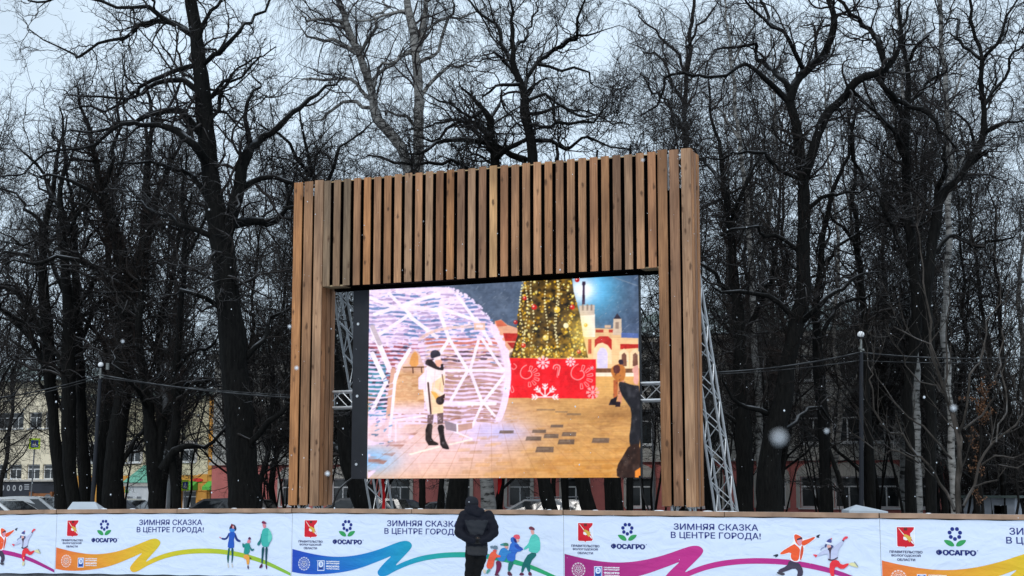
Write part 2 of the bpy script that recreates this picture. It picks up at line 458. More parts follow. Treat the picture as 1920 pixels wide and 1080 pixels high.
GRAD = {
    'orange': [(0, (226, 112, 52)), (0.12, (228, 130, 48)), (0.38, (226, 185, 45)), (0.52, (205, 192, 40)), (0.72, (176, 190, 46)), (1, (132, 180, 62))],
    'blue': [(0, (36, 70, 172)), (0.15, (28, 92, 190)), (0.36, (24, 140, 190)), (0.45, (26, 150, 180)), (0.6, (40, 165, 140)), (1, (44, 158, 96))],
    'magenta': [(0, (150, 36, 112)), (0.15, (176, 46, 126)), (0.4, (192, 48, 130)), (0.7, (186, 42, 130)), (1, (160, 36, 122))],
}
def grad_at(kind, u):
    st = GRAD[kind]
    return lin(*[float(np.interp(u, [q[0] for q in st], [q[1][k] for q in st])) for k in range(3)])

SKIN, WHITE = lin(225, 160, 150), (0.86, 0.87, 0.9)
def fig_family():
    A = []
    def p(col, *pts, k=1): A.append((lin(*col), smooth(P_(cF, *pts), k)))
    p((40, 40, 66), (320, 300), (335, 240), (370, 205), (420, 215), (445, 270), (440, 310), (400, 320), (360, 315))
    p((222, 150, 150), (372, 245), (390, 220), (408, 245), (400, 290), (380, 295))
    p((122, 30, 50), (355, 200), (375, 195), (385, 225), (365, 260), (350, 262))
    p((28, 50, 118), (320, 335), (280, 420), (250, 440), (190, 430), (195, 462), (260, 470), (300, 440), (325, 380))
    p((28, 50, 118), (420, 335), (450, 410), (470, 455), (520, 480), (508, 508), (455, 495), (415, 440))
    p((32, 84, 178), (320, 330), (425, 330), (415, 420), (400, 470), (412, 560), (400, 610), (300, 605), (300, 540), (320, 450))
    p((60, 130, 205), (330, 275), (420, 280), (418, 335), (325, 332))
    p((20, 92, 84), (305, 605), (340, 605), (325, 720), (312, 860), (298, 860), (285, 760), (300, 690))
    p((20, 82, 88), (355, 605), (398, 605), (396, 720), (378, 855), (360, 855), (366, 730))
    p((205, 200, 195), (292, 865), (316, 865), (325, 945), (300, 930)); p((205, 200, 195), (360, 862), (382, 862), (392, 940), (370, 932))
    p((205, 130, 140), (150, 412), (190, 425), (198, 445), (170, 440))
    p((90, 44, 84), (640, 460), (650, 425), (675, 418), (692, 440), (690, 462))
    p((225, 130, 140), (640, 462), (685, 465), (680, 525), (620, 520))
    p((30, 120, 118), (570, 530), (545, 520), (548, 590), (580, 600), (610, 560))
    p((34, 142, 132), (590, 530), (620, 520), (680, 525), (668, 715), (566, 710), (580, 610))
    p((40, 110, 118), (672, 540), (690, 600), (720, 625), (740, 610), (748, 632), (715, 660), (680, 640))
    p((230, 158, 68), (566, 712), (668, 716), (664, 880), (625, 890), (612, 790), (570, 785))
    p((70, 40, 70), (632, 895), (655, 895), (656, 965), (632, 945)); p((50, 50, 50), (665, 760), (690, 765), (705, 790), (675, 785))
    p((120, 30, 72), (868, 190), (880, 155), (905, 145), (955, 180), (945, 200))
    p((216, 130, 140), (885, 195), (938, 200), (950, 250), (915, 275), (895, 250))
    p((36, 118, 120), (870, 330), (850, 460), (800, 520), (800, 560), (835, 565), (880, 470))
    p((62, 172, 160), (880, 300), (930, 270), (990, 270), (1040, 360), (1052, 450), (1000, 530), (990, 585), (870, 580), (868, 420))
    p((100, 196, 178), (990, 270), (1040, 360), (1052, 450), (1000, 520), (975, 480), (985, 360))
    p((18, 78, 86), (875, 585), (925, 588), (905, 720), (890, 870), (868, 868), (872, 730))
    p((18, 70, 80), (935, 588), (980, 588), (965, 730), (958, 880), (938, 880), (935, 730))
    p((84, 36, 72), (865, 870), (890, 870), (886, 935), (822, 945)); p((84, 36, 72), (938, 880), (962, 880), (968, 965), (945, 950))
    return A
def fig_skaters():
    A = []
    def p(col, *pts, k=1): A.append((lin(*col), smooth(P_(cG, *pts), k)))
    W = (238, 240, 246)
    p(W, (210, 565), (440, 425), (440, 270), (480, 255), (600, 320), (600, 370), (780, 300), (808, 320), (800, 360), (620, 465), (620, 580), (575, 700), (480, 735), (375, 690), (385, 620), (400, 580), (240, 622))
    p((236, 90, 52), (450, 290), (475, 270), (540, 295), (590, 335), (585, 420), (545, 475), (480, 420), (455, 350))
    p((212, 150, 165), (500, 370), (560, 340), (582, 370), (570, 440), (545, 470), (500, 410))
    p((52, 44, 64), (495, 350), (570, 320), (592, 335), (575, 355), (500, 372), k=0)
    p((240, 92, 48), (218, 572), (450, 432), (470, 440), (550, 510), (545, 570), (525, 705), (440, 712), (390, 650), (410, 560), (240, 612))
    p((232, 84, 44), (580, 380), (690, 350), (780, 312), (798, 335), (690, 420), (610, 465), (570, 440))
    p((216, 84, 56), (575, 440), (605, 480), (605, 560), (570, 690), (545, 700), (550, 580))
    p((44, 48, 62), (805, 300), (870, 275), (880, 285), (850, 305), (870, 325), (830, 335))
    p((44, 48, 62), (95, 625), (180, 592), (195, 612), (180, 640), (140, 655), (155, 632))
    p((66, 58, 76), (372, 695), (470, 735), (530, 735), (605, 860), (585, 965), (490, 965), (520, 880), (460, 820), (300, 885), (200, 900), (190, 855), (340, 790))
    p((70, 66, 76), (175, 880), (300, 905), (300, 935), (260, 948), (170, 910)); p((200, 205, 210), (130, 915), (180, 920), (260, 950), (240, 960))
    p((78, 82, 142), (970, 400), (1010, 355), (1055, 345), (1070, 415)); p((226, 70, 84), (1045, 340), (1065, 335), (1072, 355), (1052, 360))
    p((232, 234, 244), (958, 405), (975, 395), (1080, 430), (1090, 450), (965, 430))
    p((78, 82, 130), (960, 430), (990, 440), (975, 490), (945, 485)); p((78, 82, 130), (1050, 445), (1098, 465), (1085, 495), (1050, 490))
    p((226, 168, 160), (985, 445), (1060, 455), (1045, 510), (1000, 510))
    p((150, 156, 188), (875, 530), (900, 490), (950, 475), (950, 490), (905, 510), (890, 540))
    p((192, 196, 222), (830, 605), (985, 500), (1040, 560), (1090, 490), (1235, 375), (1270, 400), (1170, 530), (1160, 660), (1050, 700), (1010, 680), (1000, 580), (840, 635))
    p((76, 60, 76), (990, 500), (1080, 480), (1050, 550), (1048, 690), (1030, 690), (1030, 560))
    p((76, 60, 76), (1000, 665), (1080, 690), (1165, 640), (1172, 660), (1080, 710), (1010, 700))
    p((236, 70, 84), (1235, 362), (1270, 320), (1300, 305), (1335, 315), (1320, 345), (1280, 355), (1262, 385)); p((50, 50, 90), (1230, 365), (1270, 378), (1262, 398), (1235, 380), k=0)
    p((236, 70, 84), (750, 605), (800, 600), (835, 615), (825, 635), (795, 655), (795, 630))
    p((232, 52, 62), (1040, 712), (1165, 685), (1225, 780), (1340, 740), (1345, 775), (1240, 855), (1130, 790), (1105, 860), (1110, 965), (1060, 965), (1025, 870))
    p((222, 214, 160), (1345, 745), (1425, 730), (1500, 800), (1495, 820), (1440, 805), (1350, 775))
    p((140, 150, 150), (1425, 720), (1445, 718), (1505, 800), (1490, 815))
    p((215, 208, 165), (1050, 968), (1110, 968), (1118, 1040), (1050, 1060))
    p((70, 66, 76), (490, 968), (585, 968), (600, 1010), (560, 1030), (500, 1000))
    return A
def fig_chain():
    A = []
    def p(col, *pts, k=1, f=c2): A.append((lin(*col), smooth(P_(f, *pts), k)))
    # tall man pulling
    p((112, 54, 72), (1563, 302), (1580, 296), (1602, 310), (1600, 324), (1565, 318)); p((222, 156, 148), (1572, 318), (1596, 322), (1600, 348), (1582, 352))
    p((88, 196, 180), (1585, 350), (1610, 345), (1638, 380), (1636, 470), (1560, 462), (1568, 430), (1535, 450), (1530, 436), (1560, 410), (1572, 370))
    p((24, 104, 100), (1565, 465), (1625, 470), (1570, 530), (1575, 590), (1558, 590), (1545, 550), (1525, 595), (1512, 590), (1525, 530))
    p((96, 40, 70), (1510, 590), (1535, 600), (1530, 612), (1500, 612)); p((96, 40, 70), (1560, 588), (1580, 590), (1585, 615), (1560, 612))
    # woman in blue
    p((226, 84, 100), (1462, 362), (1478, 348), (1505, 352), (1508, 380), (1470, 378)); p((222, 170, 160), (1480, 376), (1504, 380), (1500, 398), (1484, 396))
    p((48, 104, 190), (1445, 372), (1470, 362), (1490, 400), (1475, 410), (1450, 400)); p((44, 40, 110), (1462, 372), (1482, 378), (1490, 402), (1474, 400), k=0)
    p((50, 108, 196), (1448, 398), (1490, 402), (1515, 440), (1520, 456), (1480, 462), (1476, 525), (1415, 515), (1436, 450))
    p((40, 78, 168), (1470, 410), (1492, 416), (1530, 440), (1524, 452), (1480, 440)); p((30, 110, 104), (1435, 520), (1472, 524), (1445, 585), (1428, 585))
    p((90, 46, 68), (1426, 585), (1448, 588), (1462, 614), (1430, 614))
    # child with green hat
    p((64, 120, 98), (1385, 415), (1405, 402), (1432, 404), (1436, 424), (1408, 424)); p((60, 140, 150), (1380, 412), (1400, 405), (1405, 418), (1385, 420), k=0); p((214, 150, 140), (1408, 422), (1434, 424), (1430, 440), (1412, 440))
    p((56, 132, 196), (1385, 440), (1412, 432), (1428, 450), (1455, 458), (1450, 470), (1425, 474), (1412, 525), (1360, 515), (1372, 470))
    p((112, 32, 72), (1352, 515), (1388, 522), (1390, 560), (1360, 612), (1346, 612), (1358, 560)); p((90, 36, 60), (1346, 600), (1362, 600), (1382, 612), (1346, 615))
    # small child in orange
    p((104, 124, 140), (1330, 430), (1345, 418), (1366, 424), (1364, 446), (1336, 442)); p((104, 124, 140), (1316, 425), (1332, 420), (1338, 434), (1322, 440), k=0)
    p((222, 90, 84), (1335, 446), (1362, 448), (1356, 462), (1334, 458)); p((234, 94, 64), (1322, 460), (1352, 456), (1360, 480), (1385, 482), (1384, 496), (1348, 496), (1334, 570), (1288, 565), (1306, 500))
    p((84, 150, 140), (1300, 570), (1325, 572), (1300, 602), (1290, 598)); p((226, 205, 180), (1268, 574), (1285, 570), (1290, 600), (1276, 598))
    # smallest child at the end of the chain
    p((44, 112, 178), (1268, 476), (1286, 468), (1302, 480), (1292, 500)); p((96, 196, 190), (1248, 496), (1275, 486), (1290, 505), (1270, 540), (1230, 530))
    p((62, 62, 110), (1232, 536), (1258, 540), (1254, 590), (1244, 595), (1240, 560), (1228, 565)); p((60, 84, 150), (1240, 592), (1256, 592), (1264, 602), (1240, 602))
    return A

def shield_sheets():
    out = []
    def p(col, *pts): out.append((lin(*col), P_(cH, *pts)))
    p((236, 238, 245), (330, 172), (598, 172), (598, 490), (480, 502), (464, 520), (450, 502), (330, 490))
    p((206, 28, 44), (342, 184), (586, 184), (586, 470), (572, 484), (478, 488), (464, 508), (450, 488), (356, 484), (342, 470))
    p((224, 226, 236), (586, 215), (586, 440), (560, 390), (535, 330), (530, 280), (560, 250))
    p((236, 226, 210), (362, 200), (374, 206), (445, 296), (436, 306))
    p((214, 172, 74), (436, 290), (480, 300), (550, 340), (545, 385), (525, 420), (490, 380), (450, 345))
    p((238, 232, 226), (432, 330), (470, 345), (495, 380), (470, 390), (432, 372))
    p((232, 226, 226), (535, 390), (560, 400), (582, 440), (578, 452), (545, 420))
    p((104, 44, 40), (440, 200), (452, 190), (465, 200), (478, 190), (492, 200), (488, 236), (445, 236))
    return out

KINDS = ['blue', 'magenta', 'orange', 'blue', 'magenta', 'orange', 'blue']
def make_banner(k, label):
    kind = KINDS[k]
    s0, s1 = BND[k], BND[k + 1]
    sm = (s0 + s1) / 2
    base = bar_pt(sm, -0.10)                   # hung 0.1 m before the barrier's mid line
    root = empty('banner', (base[0], base[1], 0), RZ)
    tag(root, label, 'banner', 'printed banners hung along the rink barrier')
    cut = 0.0025
    nx, nz = 40, 10
    cl = MB()
    def Pf(a, b, off=0.0):
        s = s0 + a
        q = a / WB
        sag = 0.0
        return (s - sm, off + sag, ztop(s) - b)
    vs, fs = [], []
    for i in range(nx + 1):
        for j in range(nz + 1):
            a = cut + (WB - 2 * cut) * i / nx
            vs.append(Pf(a, H_BAN * j / nz + (0.006 * math.sin(a * 9 + k) if j in (0, nz) else 0)))
    for i in range(nx):
        for j in range(nz):
            q = i * (nz + 1) + j
            fs.append((q, q + nz + 1, q + nz + 2, q + 1))
    cl.add(vs, fs)
    cloth = cl.build('cloth', MT['vinyl'], root, smooth=True, fix=False)
    def layer(i): return lambda a, b: Pf(a, b, -0.003 - 0.0010 * i)
    ink = MB()
    # white edge round the wave, then the wave
    ca = [p for p in WAVE]
    cols = [grad_at(kind, a / WB) for a, b in WAVE]
    tri = tessellate_polygon([[Vector((a, b, 0)) for a, b in WAVE]])
    ink.add([layer(1)(a, b) for a, b in WAVE], [tuple(t) for t in tri], 0, cols)
    ink.build('printed_wave', MT['ink'], root, fix=False)
    # round and rectangular marks on the wave
    mk = MB()
    pale = tuple(0.45 * c + 0.5 for c in grad_at(kind, 0.05))
    o = cH(350, 970); ro = cH(465, 970)[0] - o[0]; ryo = ro
    def ring(c, r0, r1, f0=0.0, f1=1.0, n=28):
        po = [(c[0] + r1 * math.cos(2 * math.pi * (f0 + (f1 - f0) * i / n)), c[1] + r1 * math.sin(2 * math.pi * (f0 + (f1 - f0) * i / n))) for i in range(n + 1)]
        pi = [(c[0] + r0 * math.cos(2 * math.pi * (f0 + (f1 - f0) * i / n)), c[1] + r0 * math.sin(2 * math.pi * (f0 + (f1 - f0) * i / n))) for i in range(n + 1)]
        mk.add([layer(2)(*q) for q in po + pi], [(i, i + 1, n + 2 + i, n + 1 + i) for i in range(n)], 0, pale)
    for q in range(14):
        ring(o, ro * 0.8, ro, q / 14 + 0.006, q / 14 + 0.058, 3)
    ring(o, ro * 0.60, ro * 0.66)
    for q in range(5):
        t = 2 * math.pi * q / 5 + 0.3
        ring((o[0] + ro * 0.27 * math.cos(t), o[1] + ro * 0.27 * math.sin(t)), ro * 0.12, ro * 0.24, n=12)
    mk.build('round_emblem', MT['ink'], root, fix=False); mk = MB()
    bw = P_(cH, (612, 912), (748, 912), (748, 1100), (612, 1100))
    mk.sheet(bw, 0, lin(232, 236, 246), layer(2))
    mk.sheet(P_(cH, (622, 924), (738, 924), (738, 1088), (622, 1088)), 0, lin(70, 110, 185), layer(3))
    mk.sheet(smooth(P_(cH, (640, 930), (720, 930), (728, 1000), (700, 1035), (655, 1035), (632, 1000)), 2), 0, lin(220, 228, 242), layer(4))
    mk.sheet(P_(cH, (640, 1040), (720, 1040), (712, 1068), (648, 1068)), 0, lin(34, 48, 120), layer(4))
    mk.sheet(P_(cH, (660, 950), (705, 958), (695, 975), (668, 970)), 0, lin(80, 120, 190), layer(5))
    mk.sheet(P_(cH, (655, 988), (712, 980), (700, 1002), (668, 1005)), 0, lin(80, 120, 190), layer(5))
    mk.build('box_emblem', MT['ink'], root, fix=False); mk = MB()
    a0, a1 = cH(776, 940)[0], cH(1038, 940)[0]
    for yy0, yy1, tx, bo in ((922, 950, 'ГОСУДАРСТВЕННАЯ', 0.0), (958, 986, 'ОРГАНИЗАЦИЯ', 0.0), (1004, 1044, 'ФОСАГРО', 0.012), (1056, 1080, 'ЧЕРЕПОВЕЦ', 0.0)):
        bold_text(mk, tx, a0, a1, cH(900, yy0)[1], cH(900, yy1)[1], layer, 2, lin(238, 236, 242), .006 if bo else .003)
    mk.build('lettering', MT['ink'], root, fix=False)
    # shield, flower logo
    lg = MB()
    for i, (c, pts) in enumerate(shield_sheets()):
        lg.sheet(pts, 0, c, layer(1 + 0.45 * i))
    lg.build('shield_emblem', MT['ink'], root, fix=False); lg = MB()
    rdot = (cH(1165, 212)[0] - cH(1108, 212)[0]) / 2
    for q in ((1136, 212), (1203, 212), (1246, 268), (1232, 334), (1171, 366), (1112, 334), (1096, 266)):
        lg.sheet(disc(cH(*q), rdot, 14), 0, lin(26, 42, 122), layer(1))
    GREEN = lin(52, 150, 84)
    lg.sheet(smooth(P_(cH, (1004, 382), (1060, 380), (1110, 392), (1150, 432), (1162, 480), (1100, 482), (1040, 440)), 1), 0, GREEN, layer(1))
    lg.sheet(smooth(P_(cH, (1338, 382), (1282, 380), (1232, 392), (1192, 432), (1180, 480), (1242, 482), (1302, 440)), 1), 0, GREEN, layer(1))
    lg.build('logo', MT['ink'], root, fix=False)
    # words
    tx = MB()
    GREY = lin(84, 90, 122)
    for body, x0, x1, y0, y1 in (('ПРАВИТЕЛЬСТВО', 228, 702, 545, 585), ('ВОЛОГОДСКОЙ', 254, 674, 596, 645), ('ОБЛАСТИ', 334, 594, 668, 707)):
        bold_text(tx, body, cH(x0, y0)[0], cH(x1, y0)[0], cH(x0, y0)[1], cH(x0, y1)[1], layer, 1, GREY, 0.0025)
    tx.build('lettering', MT['ink'], root, fix=False); tx = MB()
    bold_text(tx, 'ФОСАГРО', cH(895, 600)[0], cH(1470, 600)[0], cH(900, 528)[1], cH(900, 622)[1], layer, 1, lin(26, 38, 110), 0.008)
    ring2 = disc(cH(1490, 548), rdot * 0.3, 10)
    tx.sheet(ring2, 0, lin(120, 130, 170), layer(1))
    tx.build('lettering', MT['ink'], root, fix=False); tx = MB()
    c3 = lambda x, y: ref_d(1040 + x / 3, 900 + y / 3)
    bold_text(tx, 'ЗИМНЯЯ СКАЗКА', c3(680, 260)[0], c3(1153, 260)[0], c3(680, 243)[1], c3(680, 279)[1], layer, 1, NAVY, 0.0022)
    bold_text(tx, 'В ЦЕНТРЕ ГОРОДА!', c3(664, 310)[0], c3(1168, 310)[0], c3(680, 290)[1], c3(680, 332)[1], layer, 1, NAVY, 0.0022)
    tx.build('lettering', MT['ink'], root, fix=False)
    # the printed figures
    fig = {'orange': fig_family, 'magenta': fig_skaters, 'blue': fig_chain}[kind]()
    ends = {'orange': (11, 18, 99), 'magenta': (14, 99), 'blue': (5, 13, 18, 24, 99)}[kind]
    fg, at_e = MB(), 0
    for i, (c, pts) in enumerate(fig):
        if i >= ends[at_e]:
            fg.build('printed_figure', MT['ink'], root, fix=False); fg = MB(); at_e += 1
        fg.sheet(pts, 0, c, layer(2 + 0.4 * i))
    fg.build('printed_figure', MT['ink'], root, fix=False)
    # hems: stitched edge strips
    return root

BAN_LAB = {
    1: 'white banner with magenta wave and skaters, beside the orange banner of the family',
    2: 'white banner with an orange to green wave and a family of three holding hands',
    3: 'white banner with a blue to green wave, partly hidden by the person',
    4: 'white banner with a magenta wave and skaters, right of the person',
    5: 'white banner with an orange wave, cut off by the right picture edge',
}
for k in range(1, 6):
    make_banner(k, BAN_LAB[k])

m_ply = mat('barrier_plywood', (0.16, 0.13, 0.10), 0.8, noise=0.3, nscale=2)
m_kick = mat('kick_plate', (0.10, 0.10, 0.11), 0.6, noise=0.6, nscale=2.5)
for k in range(1, 6):
    s0, s1 = BND[k], BND[k + 1]; sm = (s0 + s1) / 2
    base = bar_pt(sm, 0.0)
    root = empty('rink_barrier', (base[0], base[1], 0), RZ)
    what = {1: 'far left end, behind the first magenta banner', 2: 'behind the banner with the family of three', 3: 'behind the person in the black jacket',
            4: 'under the right leg of the wooden portal', 5: 'behind the banner beside the second magenta one'}[k]
    tag(root, 'wooden rink barrier section with brown cap rail, ' + what, 'rink barrier', 'sections of the rink barrier')
    h = WB / 2 - 0.004
    b = MB()
    z0, z1 = ztop(s0 + 0.01), ztop(s1 - 0.01)
    n = 8
    for i in range(n):
        sa, sb = s0 + 0.004 + (WB - 0.008) * i / n, s0 + 0.004 + (WB - 0.008) * (i + 1) / n
        za, zb = ztop(sa) + 0.012, ztop(sb) + 0.012
        vs = [(sa - sm, -0.04, 0.22), (sb - sm, -0.04, 0.22), (sb - sm, 0.02, 0.22), (sa - sm, 0.02, 0.22), (sa - sm, -0.04, za), (sb - sm, -0.04, zb), (sb - sm, 0.02, zb), (sa - sm, 0.02, za)]
        b.add(vs, [(0, 1, 5, 4), (2, 3, 7, 6)] + ([(0, 4, 7, 3)] if i == 0 else []) + ([(1, 2, 6, 5)] if i == n - 1 else []) + [(4, 5, 6, 7), (0, 3, 2, 1)])
    b.build('panel', m_ply, root)
    kp = MB(); kp.box(-h, h, -0.06, -0.045, 0.0, 0.215); kp.build('kick_plate', m_kick, root)
    # cap rail in two lengths, butted with a small gap, and lumps of snow
    joints = [s0 + 0.004, s0 + WB * (0.46 if k % 2 else 0.53), s1 - 0.004]
    for q in range(2):
        sa, sb = joints[q] + 0.006, joints[q + 1] - 0.006
        r = MB(); m = 6
        for i in range(m):
            a, c = sa + (sb - sa) * i / m, sa + (sb - sa) * (i + 1) / m
            wob = lambda s: ztop(s) + 0.015 + 0.0015 * math.sin(s * 3.1)
            vs = [(a - sm, -0.125, wob(a)), (c - sm, -0.125, wob(c)), (c - sm, 0.05, wob(c)), (a - sm, 0.05, wob(a)), (a - sm, -0.125, wob(a) + 0.072), (c - sm, -0.125, wob(c) + 0.072), (c - sm, 0.05, wob(c) + 0.072), (a - sm, 0.05, wob(a) + 0.072)]
            r.add(vs, [(0, 1, 5, 4), (2, 3, 7, 6), (4, 5, 6, 7), (0, 3, 2, 1)] + ([(0, 4, 7, 3)] if i == 0 else []) + ([(1, 2, 6, 5)] if i == m - 1 else []))
        r.build('cap_rail', MT['rail'], root)
    for s in (s0 + 0.1, sm, s1 - 0.1):
        p = MB(); p.box(s - sm - 0.045, s - sm + 0.045, 0.03, 0.12, 0.0, ztop(s) - 0.02); p.build('post', m_ply, root)
    sn = MB()
    rs = random.Random(k)
    for i in range(9):
        s = rs.uniform(s0 + 0.1, s1 - 0.1) if i > 3 else joints[1] + rs.uniform(-0.12, 0.12)
        sn.ball((s - sm, rs.uniform(-0.09, 0.02), ztop(s) + 0.088), rs.uniform(0.012, 0.026), 9, 0, rs.uniform(1.2, 3.5), 1.4, rs.uniform(.3, .6))
    o = sn.build('settled_snow', MT['snow'], root, smooth=True); o['kind'] = 'stuff'
# ------------------------------------------------------------------ wooden portal
D_POR = 31.0
O_POR = np.array([0.0, D_POR])
def por_pt(s, back=0.0):
    return O_POR + e * s - nrm * back          # nrm points to the camera side
def d_back(back): return D_POR + back / CT
PB = lambda x, y, back=0.0: on_plane(x, y, d_back(back))

zt = (PB(551, 345)[1] + PB(1293, 279)[1] + PB(1240, 281)[1]) / 3
zb = (PB(545, 949)[1] + PB(1265, 949)[1]) / 2
LL0, LL1 = PB(546, 650)[0], PB(601, 650)[0]
RL0, RL1 = PB(1237, 650)[0], PB(1300, 650)[0]
HZ = (PB(612, 538)[1] + PB(1230, 500)[1]) / 2
HS0, HS1 = PB(604.5, 440)[0], PB(1236, 400)[0]
DEP = 0.62
rw = random.Random(11)
TINTS = [(0.41, 0.215, 0.125), (0.37, 0.185, 0.098), (0.44, 0.235, 0.135), (0.33, 0.178, 0.112), (0.52, 0.30, 0.155), (0.30, 0.165, 0.105), (0.36, 0.215, 0.14), (0.45, 0.21, 0.098), (0.39, 0.19, 0.105)]
def board(b, x0, x1, y0, y1, z0, z1, tint=None):
    t = tint or rw.choice(TINTS)
    j = rw.uniform(0.86, 1.30)
    b.box(x0, x1, y0, y1, z0, z1, 0, (t[0] * j * .97, t[1] * j, t[2] * j * 0.95), (rw.uniform(0, 50), rw.uniform(0, 50), rw.uniform(0, 50)))

p0 = por_pt((LL0 + RL1) / 2)
portal = empty('wooden_portal', (p0[0], p0[1], 0), RZ)
tag(portal, 'tall portal of upright brown boards framing the big outdoor screen', 'portal')
SM = (LL0 + RL1) / 2
def leg(sa, sb, right_open):
    a, c = sa - SM, sb - SM
    b = MB()
    n = 3
    gap = 0.052
    w = ((c - a) - gap * (n - 1)) / n
    for i in range(n):
        dz = rw.uniform(-0.012, 0.03)
        x = a + i * (w + gap)
        board(b, x, x + w, 0.0, 0.03, zb + rw.uniform(-0.01, 0.02), zt + dz)
    m = 3
    wd = (DEP - 0.03 - gap * (m - 1)) / m
    for side in (a, c - 0.03):
        for i in range(m):
            y = 0.033 + i * (wd + gap) + (0.02 if i == 0 else 0)
            board(b, side, side + 0.03, y, y + wd - 0.01, zb + rw.uniform(-0.01, 0.02), zt + rw.uniform(-0.02, 0.02))
    o = b.build('leg', MT['wood'], portal)
    k = MB()
    k.box(a + 0.05, c - 0.05, 0.10, 0.12, zb + 0.03, zt - 0.78 if right_open else zt - 0.3)
    k.box(a + 0.06, a + 0.1, 0.10, DEP - 0.05, zb + 0.03, zt - 0.85)
    k.box(c - 0.1, c - 0.06, 0.10, DEP - 0.05, zb + 0.03, zt - 0.85)
    k.build('backing', MT['black'], o)
    return o
leg(LL0, LL1, False)
leg(RL0, RL1, True)
# header: 31 boards over a black backing
b = MB()
N_H = 31
pitch = (HS1 - HS0) / N_H
GREYISH = [(0.29, 0.20, 0.14), (0.235, 0.145, 0.095), (0.26, 0.18, 0.125)]
for i in range(N_H):
    x = HS0 - SM + i * pitch + 0.01
    t = GREYISH[i] if i < 3 else None
    board(b, x, x + pitch * 0.655, 0.025, 0.05, HZ + rw.uniform(-0.004, 0.004), zt + rw.uniform(-0.012, 0.010), t)
hd = b.build('header', MT['wood'], portal)
k = MB()
k.box(HS0 - SM + 0.06, HS1 - SM - 0.05, 0.115, 0.135, HZ + 0.012, zt - 0.035)
k.box(HS0 - SM + 0.08, HS1 - SM - 0.08, 0.42, 0.58, HZ - 0.06, HZ + 0.1)
k.box(HS0 - SM + 0.5, HS1 - SM - 0.45, 0.14, 0.42, HZ + 0.006, HZ + 0.03)
k.build('backing', MT['black'], hd)
so = MB()
board(so, HS0 - SM + 0.0, HS0 - SM + 0.48, 0.06, 0.56, HZ - 0.002, HZ + 0.026, (0.30, 0.24, 0.16))
board(so, HS1 - SM - 0.43, HS1 - SM - 0.0, 0.06, 0.56, HZ - 0.002, HZ + 0.026, (0.30, 0.24, 0.16))
board(so, HS0 - SM, HS1 - SM, 0.14, 0.24, zt - 0.03, zt - 0.005, (0.42, 0.30, 0.18))
so.build('soffit', MT['wood'], hd)

# ------------------------------------------------------------------ lattice trusses that carry it all
def truss_mb(p0, p1, w, h, side, mb, rc=0.026, rl=0.011, seg=None, tip=1.0):
    """Four-chord lattice truss from p0 to p1; side = its width direction; tip scales the far end."""
    p0, p1, side = np.array(p0, float), np.array(p1, float), np.array(side, float)
    d = p1 - p0; L = np.linalg.norm(d); d /= L
    side = side - d * side.dot(d); side /= np.linalg.norm(side)
    up = np.cross(side, d)
    def c(i, t):
        k = 1 + (tip - 1) * t
        sx, sy = ((-1, -1), (1, -1), (1, 1), (-1, 1))[i]
        return p0 + d * L * t + side * sx * w / 2 * k + up * sy * h / 2 * k
    for i in range(4): mb.rod(c(i, 0), c(i, 1), rc, 8)
    n = seg or max(2, int(round(L / (w * 1.05))))
    for i in range(4):
        j = (i + 1) % 4
        for q in range(n):
            a, b2 = (i, j) if (q + i) % 2 == 0 else (j, i)
            mb.rod(c(a, q / n), c(b2, (q + 1) / n), rl, 5)
    for q in (0, 1):
        for i in range(4): mb.rod(c(i, q), c((i + 1) % 4, q), rl, 5)

def P3(s, back, z):
    q = por_pt(s, back); return (q[0], q[1], z)
def truss_thing(name, label, args, base, cat='truss', group='aluminium trusses behind the portal'):
    root = empty(name, base)
    tag(root, label, cat, group)
    mb = MB()
    for a in args: truss_mb(*[(np.array(v) - np.array(base) if i < 2 else v) for i, v in enumerate(a[:2])], *a[2:5], mb, **(a[5] if len(a) > 5 else {}))
    mb.build('lattice', MT['alu'], root, smooth=False)
    return root
acr = (e[0], e[1], 0)
lc, rc_ = (LL0 + LL1) / 2, (RL0 + RL1) / 2
pl = MB()
for nm, sx, lab in (('truss_tower', lc, 'upright lattice truss inside the left leg of the portal'), ('truss_tower', rc_, 'upright lattice truss inside the right leg of the portal')):
    base = P3(sx, 0.33, 0.0)
    r = truss_thing(nm, lab, [(P3(sx, 0.33, 0.06), P3(sx, 0.33, zt - 0.05), 0.36, 0.36, acr)], base)
    q = MB(); q.obox((0, 0, 0.03), (0.5 * e[0], 0.5 * e[1], 0), (-nrm[0] * .5, -nrm[1] * .5, 0), (0, 0, 0.03)); q.build('base_plate', MT['alu'], r)
TB = 0.75
zmid = on_plane(1218, 735, d_back(TB))[1]
truss_thing('cross_truss', 'level lattice truss running behind the screen between the portal legs',
            [(P3(LL1 - 0.15, TB, zmid), P3(RL0 + 0.25, TB, zmid), 0.34, 0.34, (0, 0, 1))], P3((lc + rc_) / 2, TB, zmid - 0.17))
def brace(sx, lab, toph, back, lean=0.0):
    b0, b1 = P3(sx, back, 0.05), P3(sx - lean, 0.72, toph)
    truss_thing('brace_truss', lab, [(b0, b1, 0.38, 0.38, acr, dict(tip=0.8))], P3(sx, back, 0.0))
brace(rc_ + 0.30, 'sloping lattice brace truss behind the right leg of the portal', zt - 1.5, 3.1, 0.34)
brace(lc + 0.2, 'sloping lattice brace truss behind the left leg of the portal, foot below the screen', zt - 1.0, 3.75)

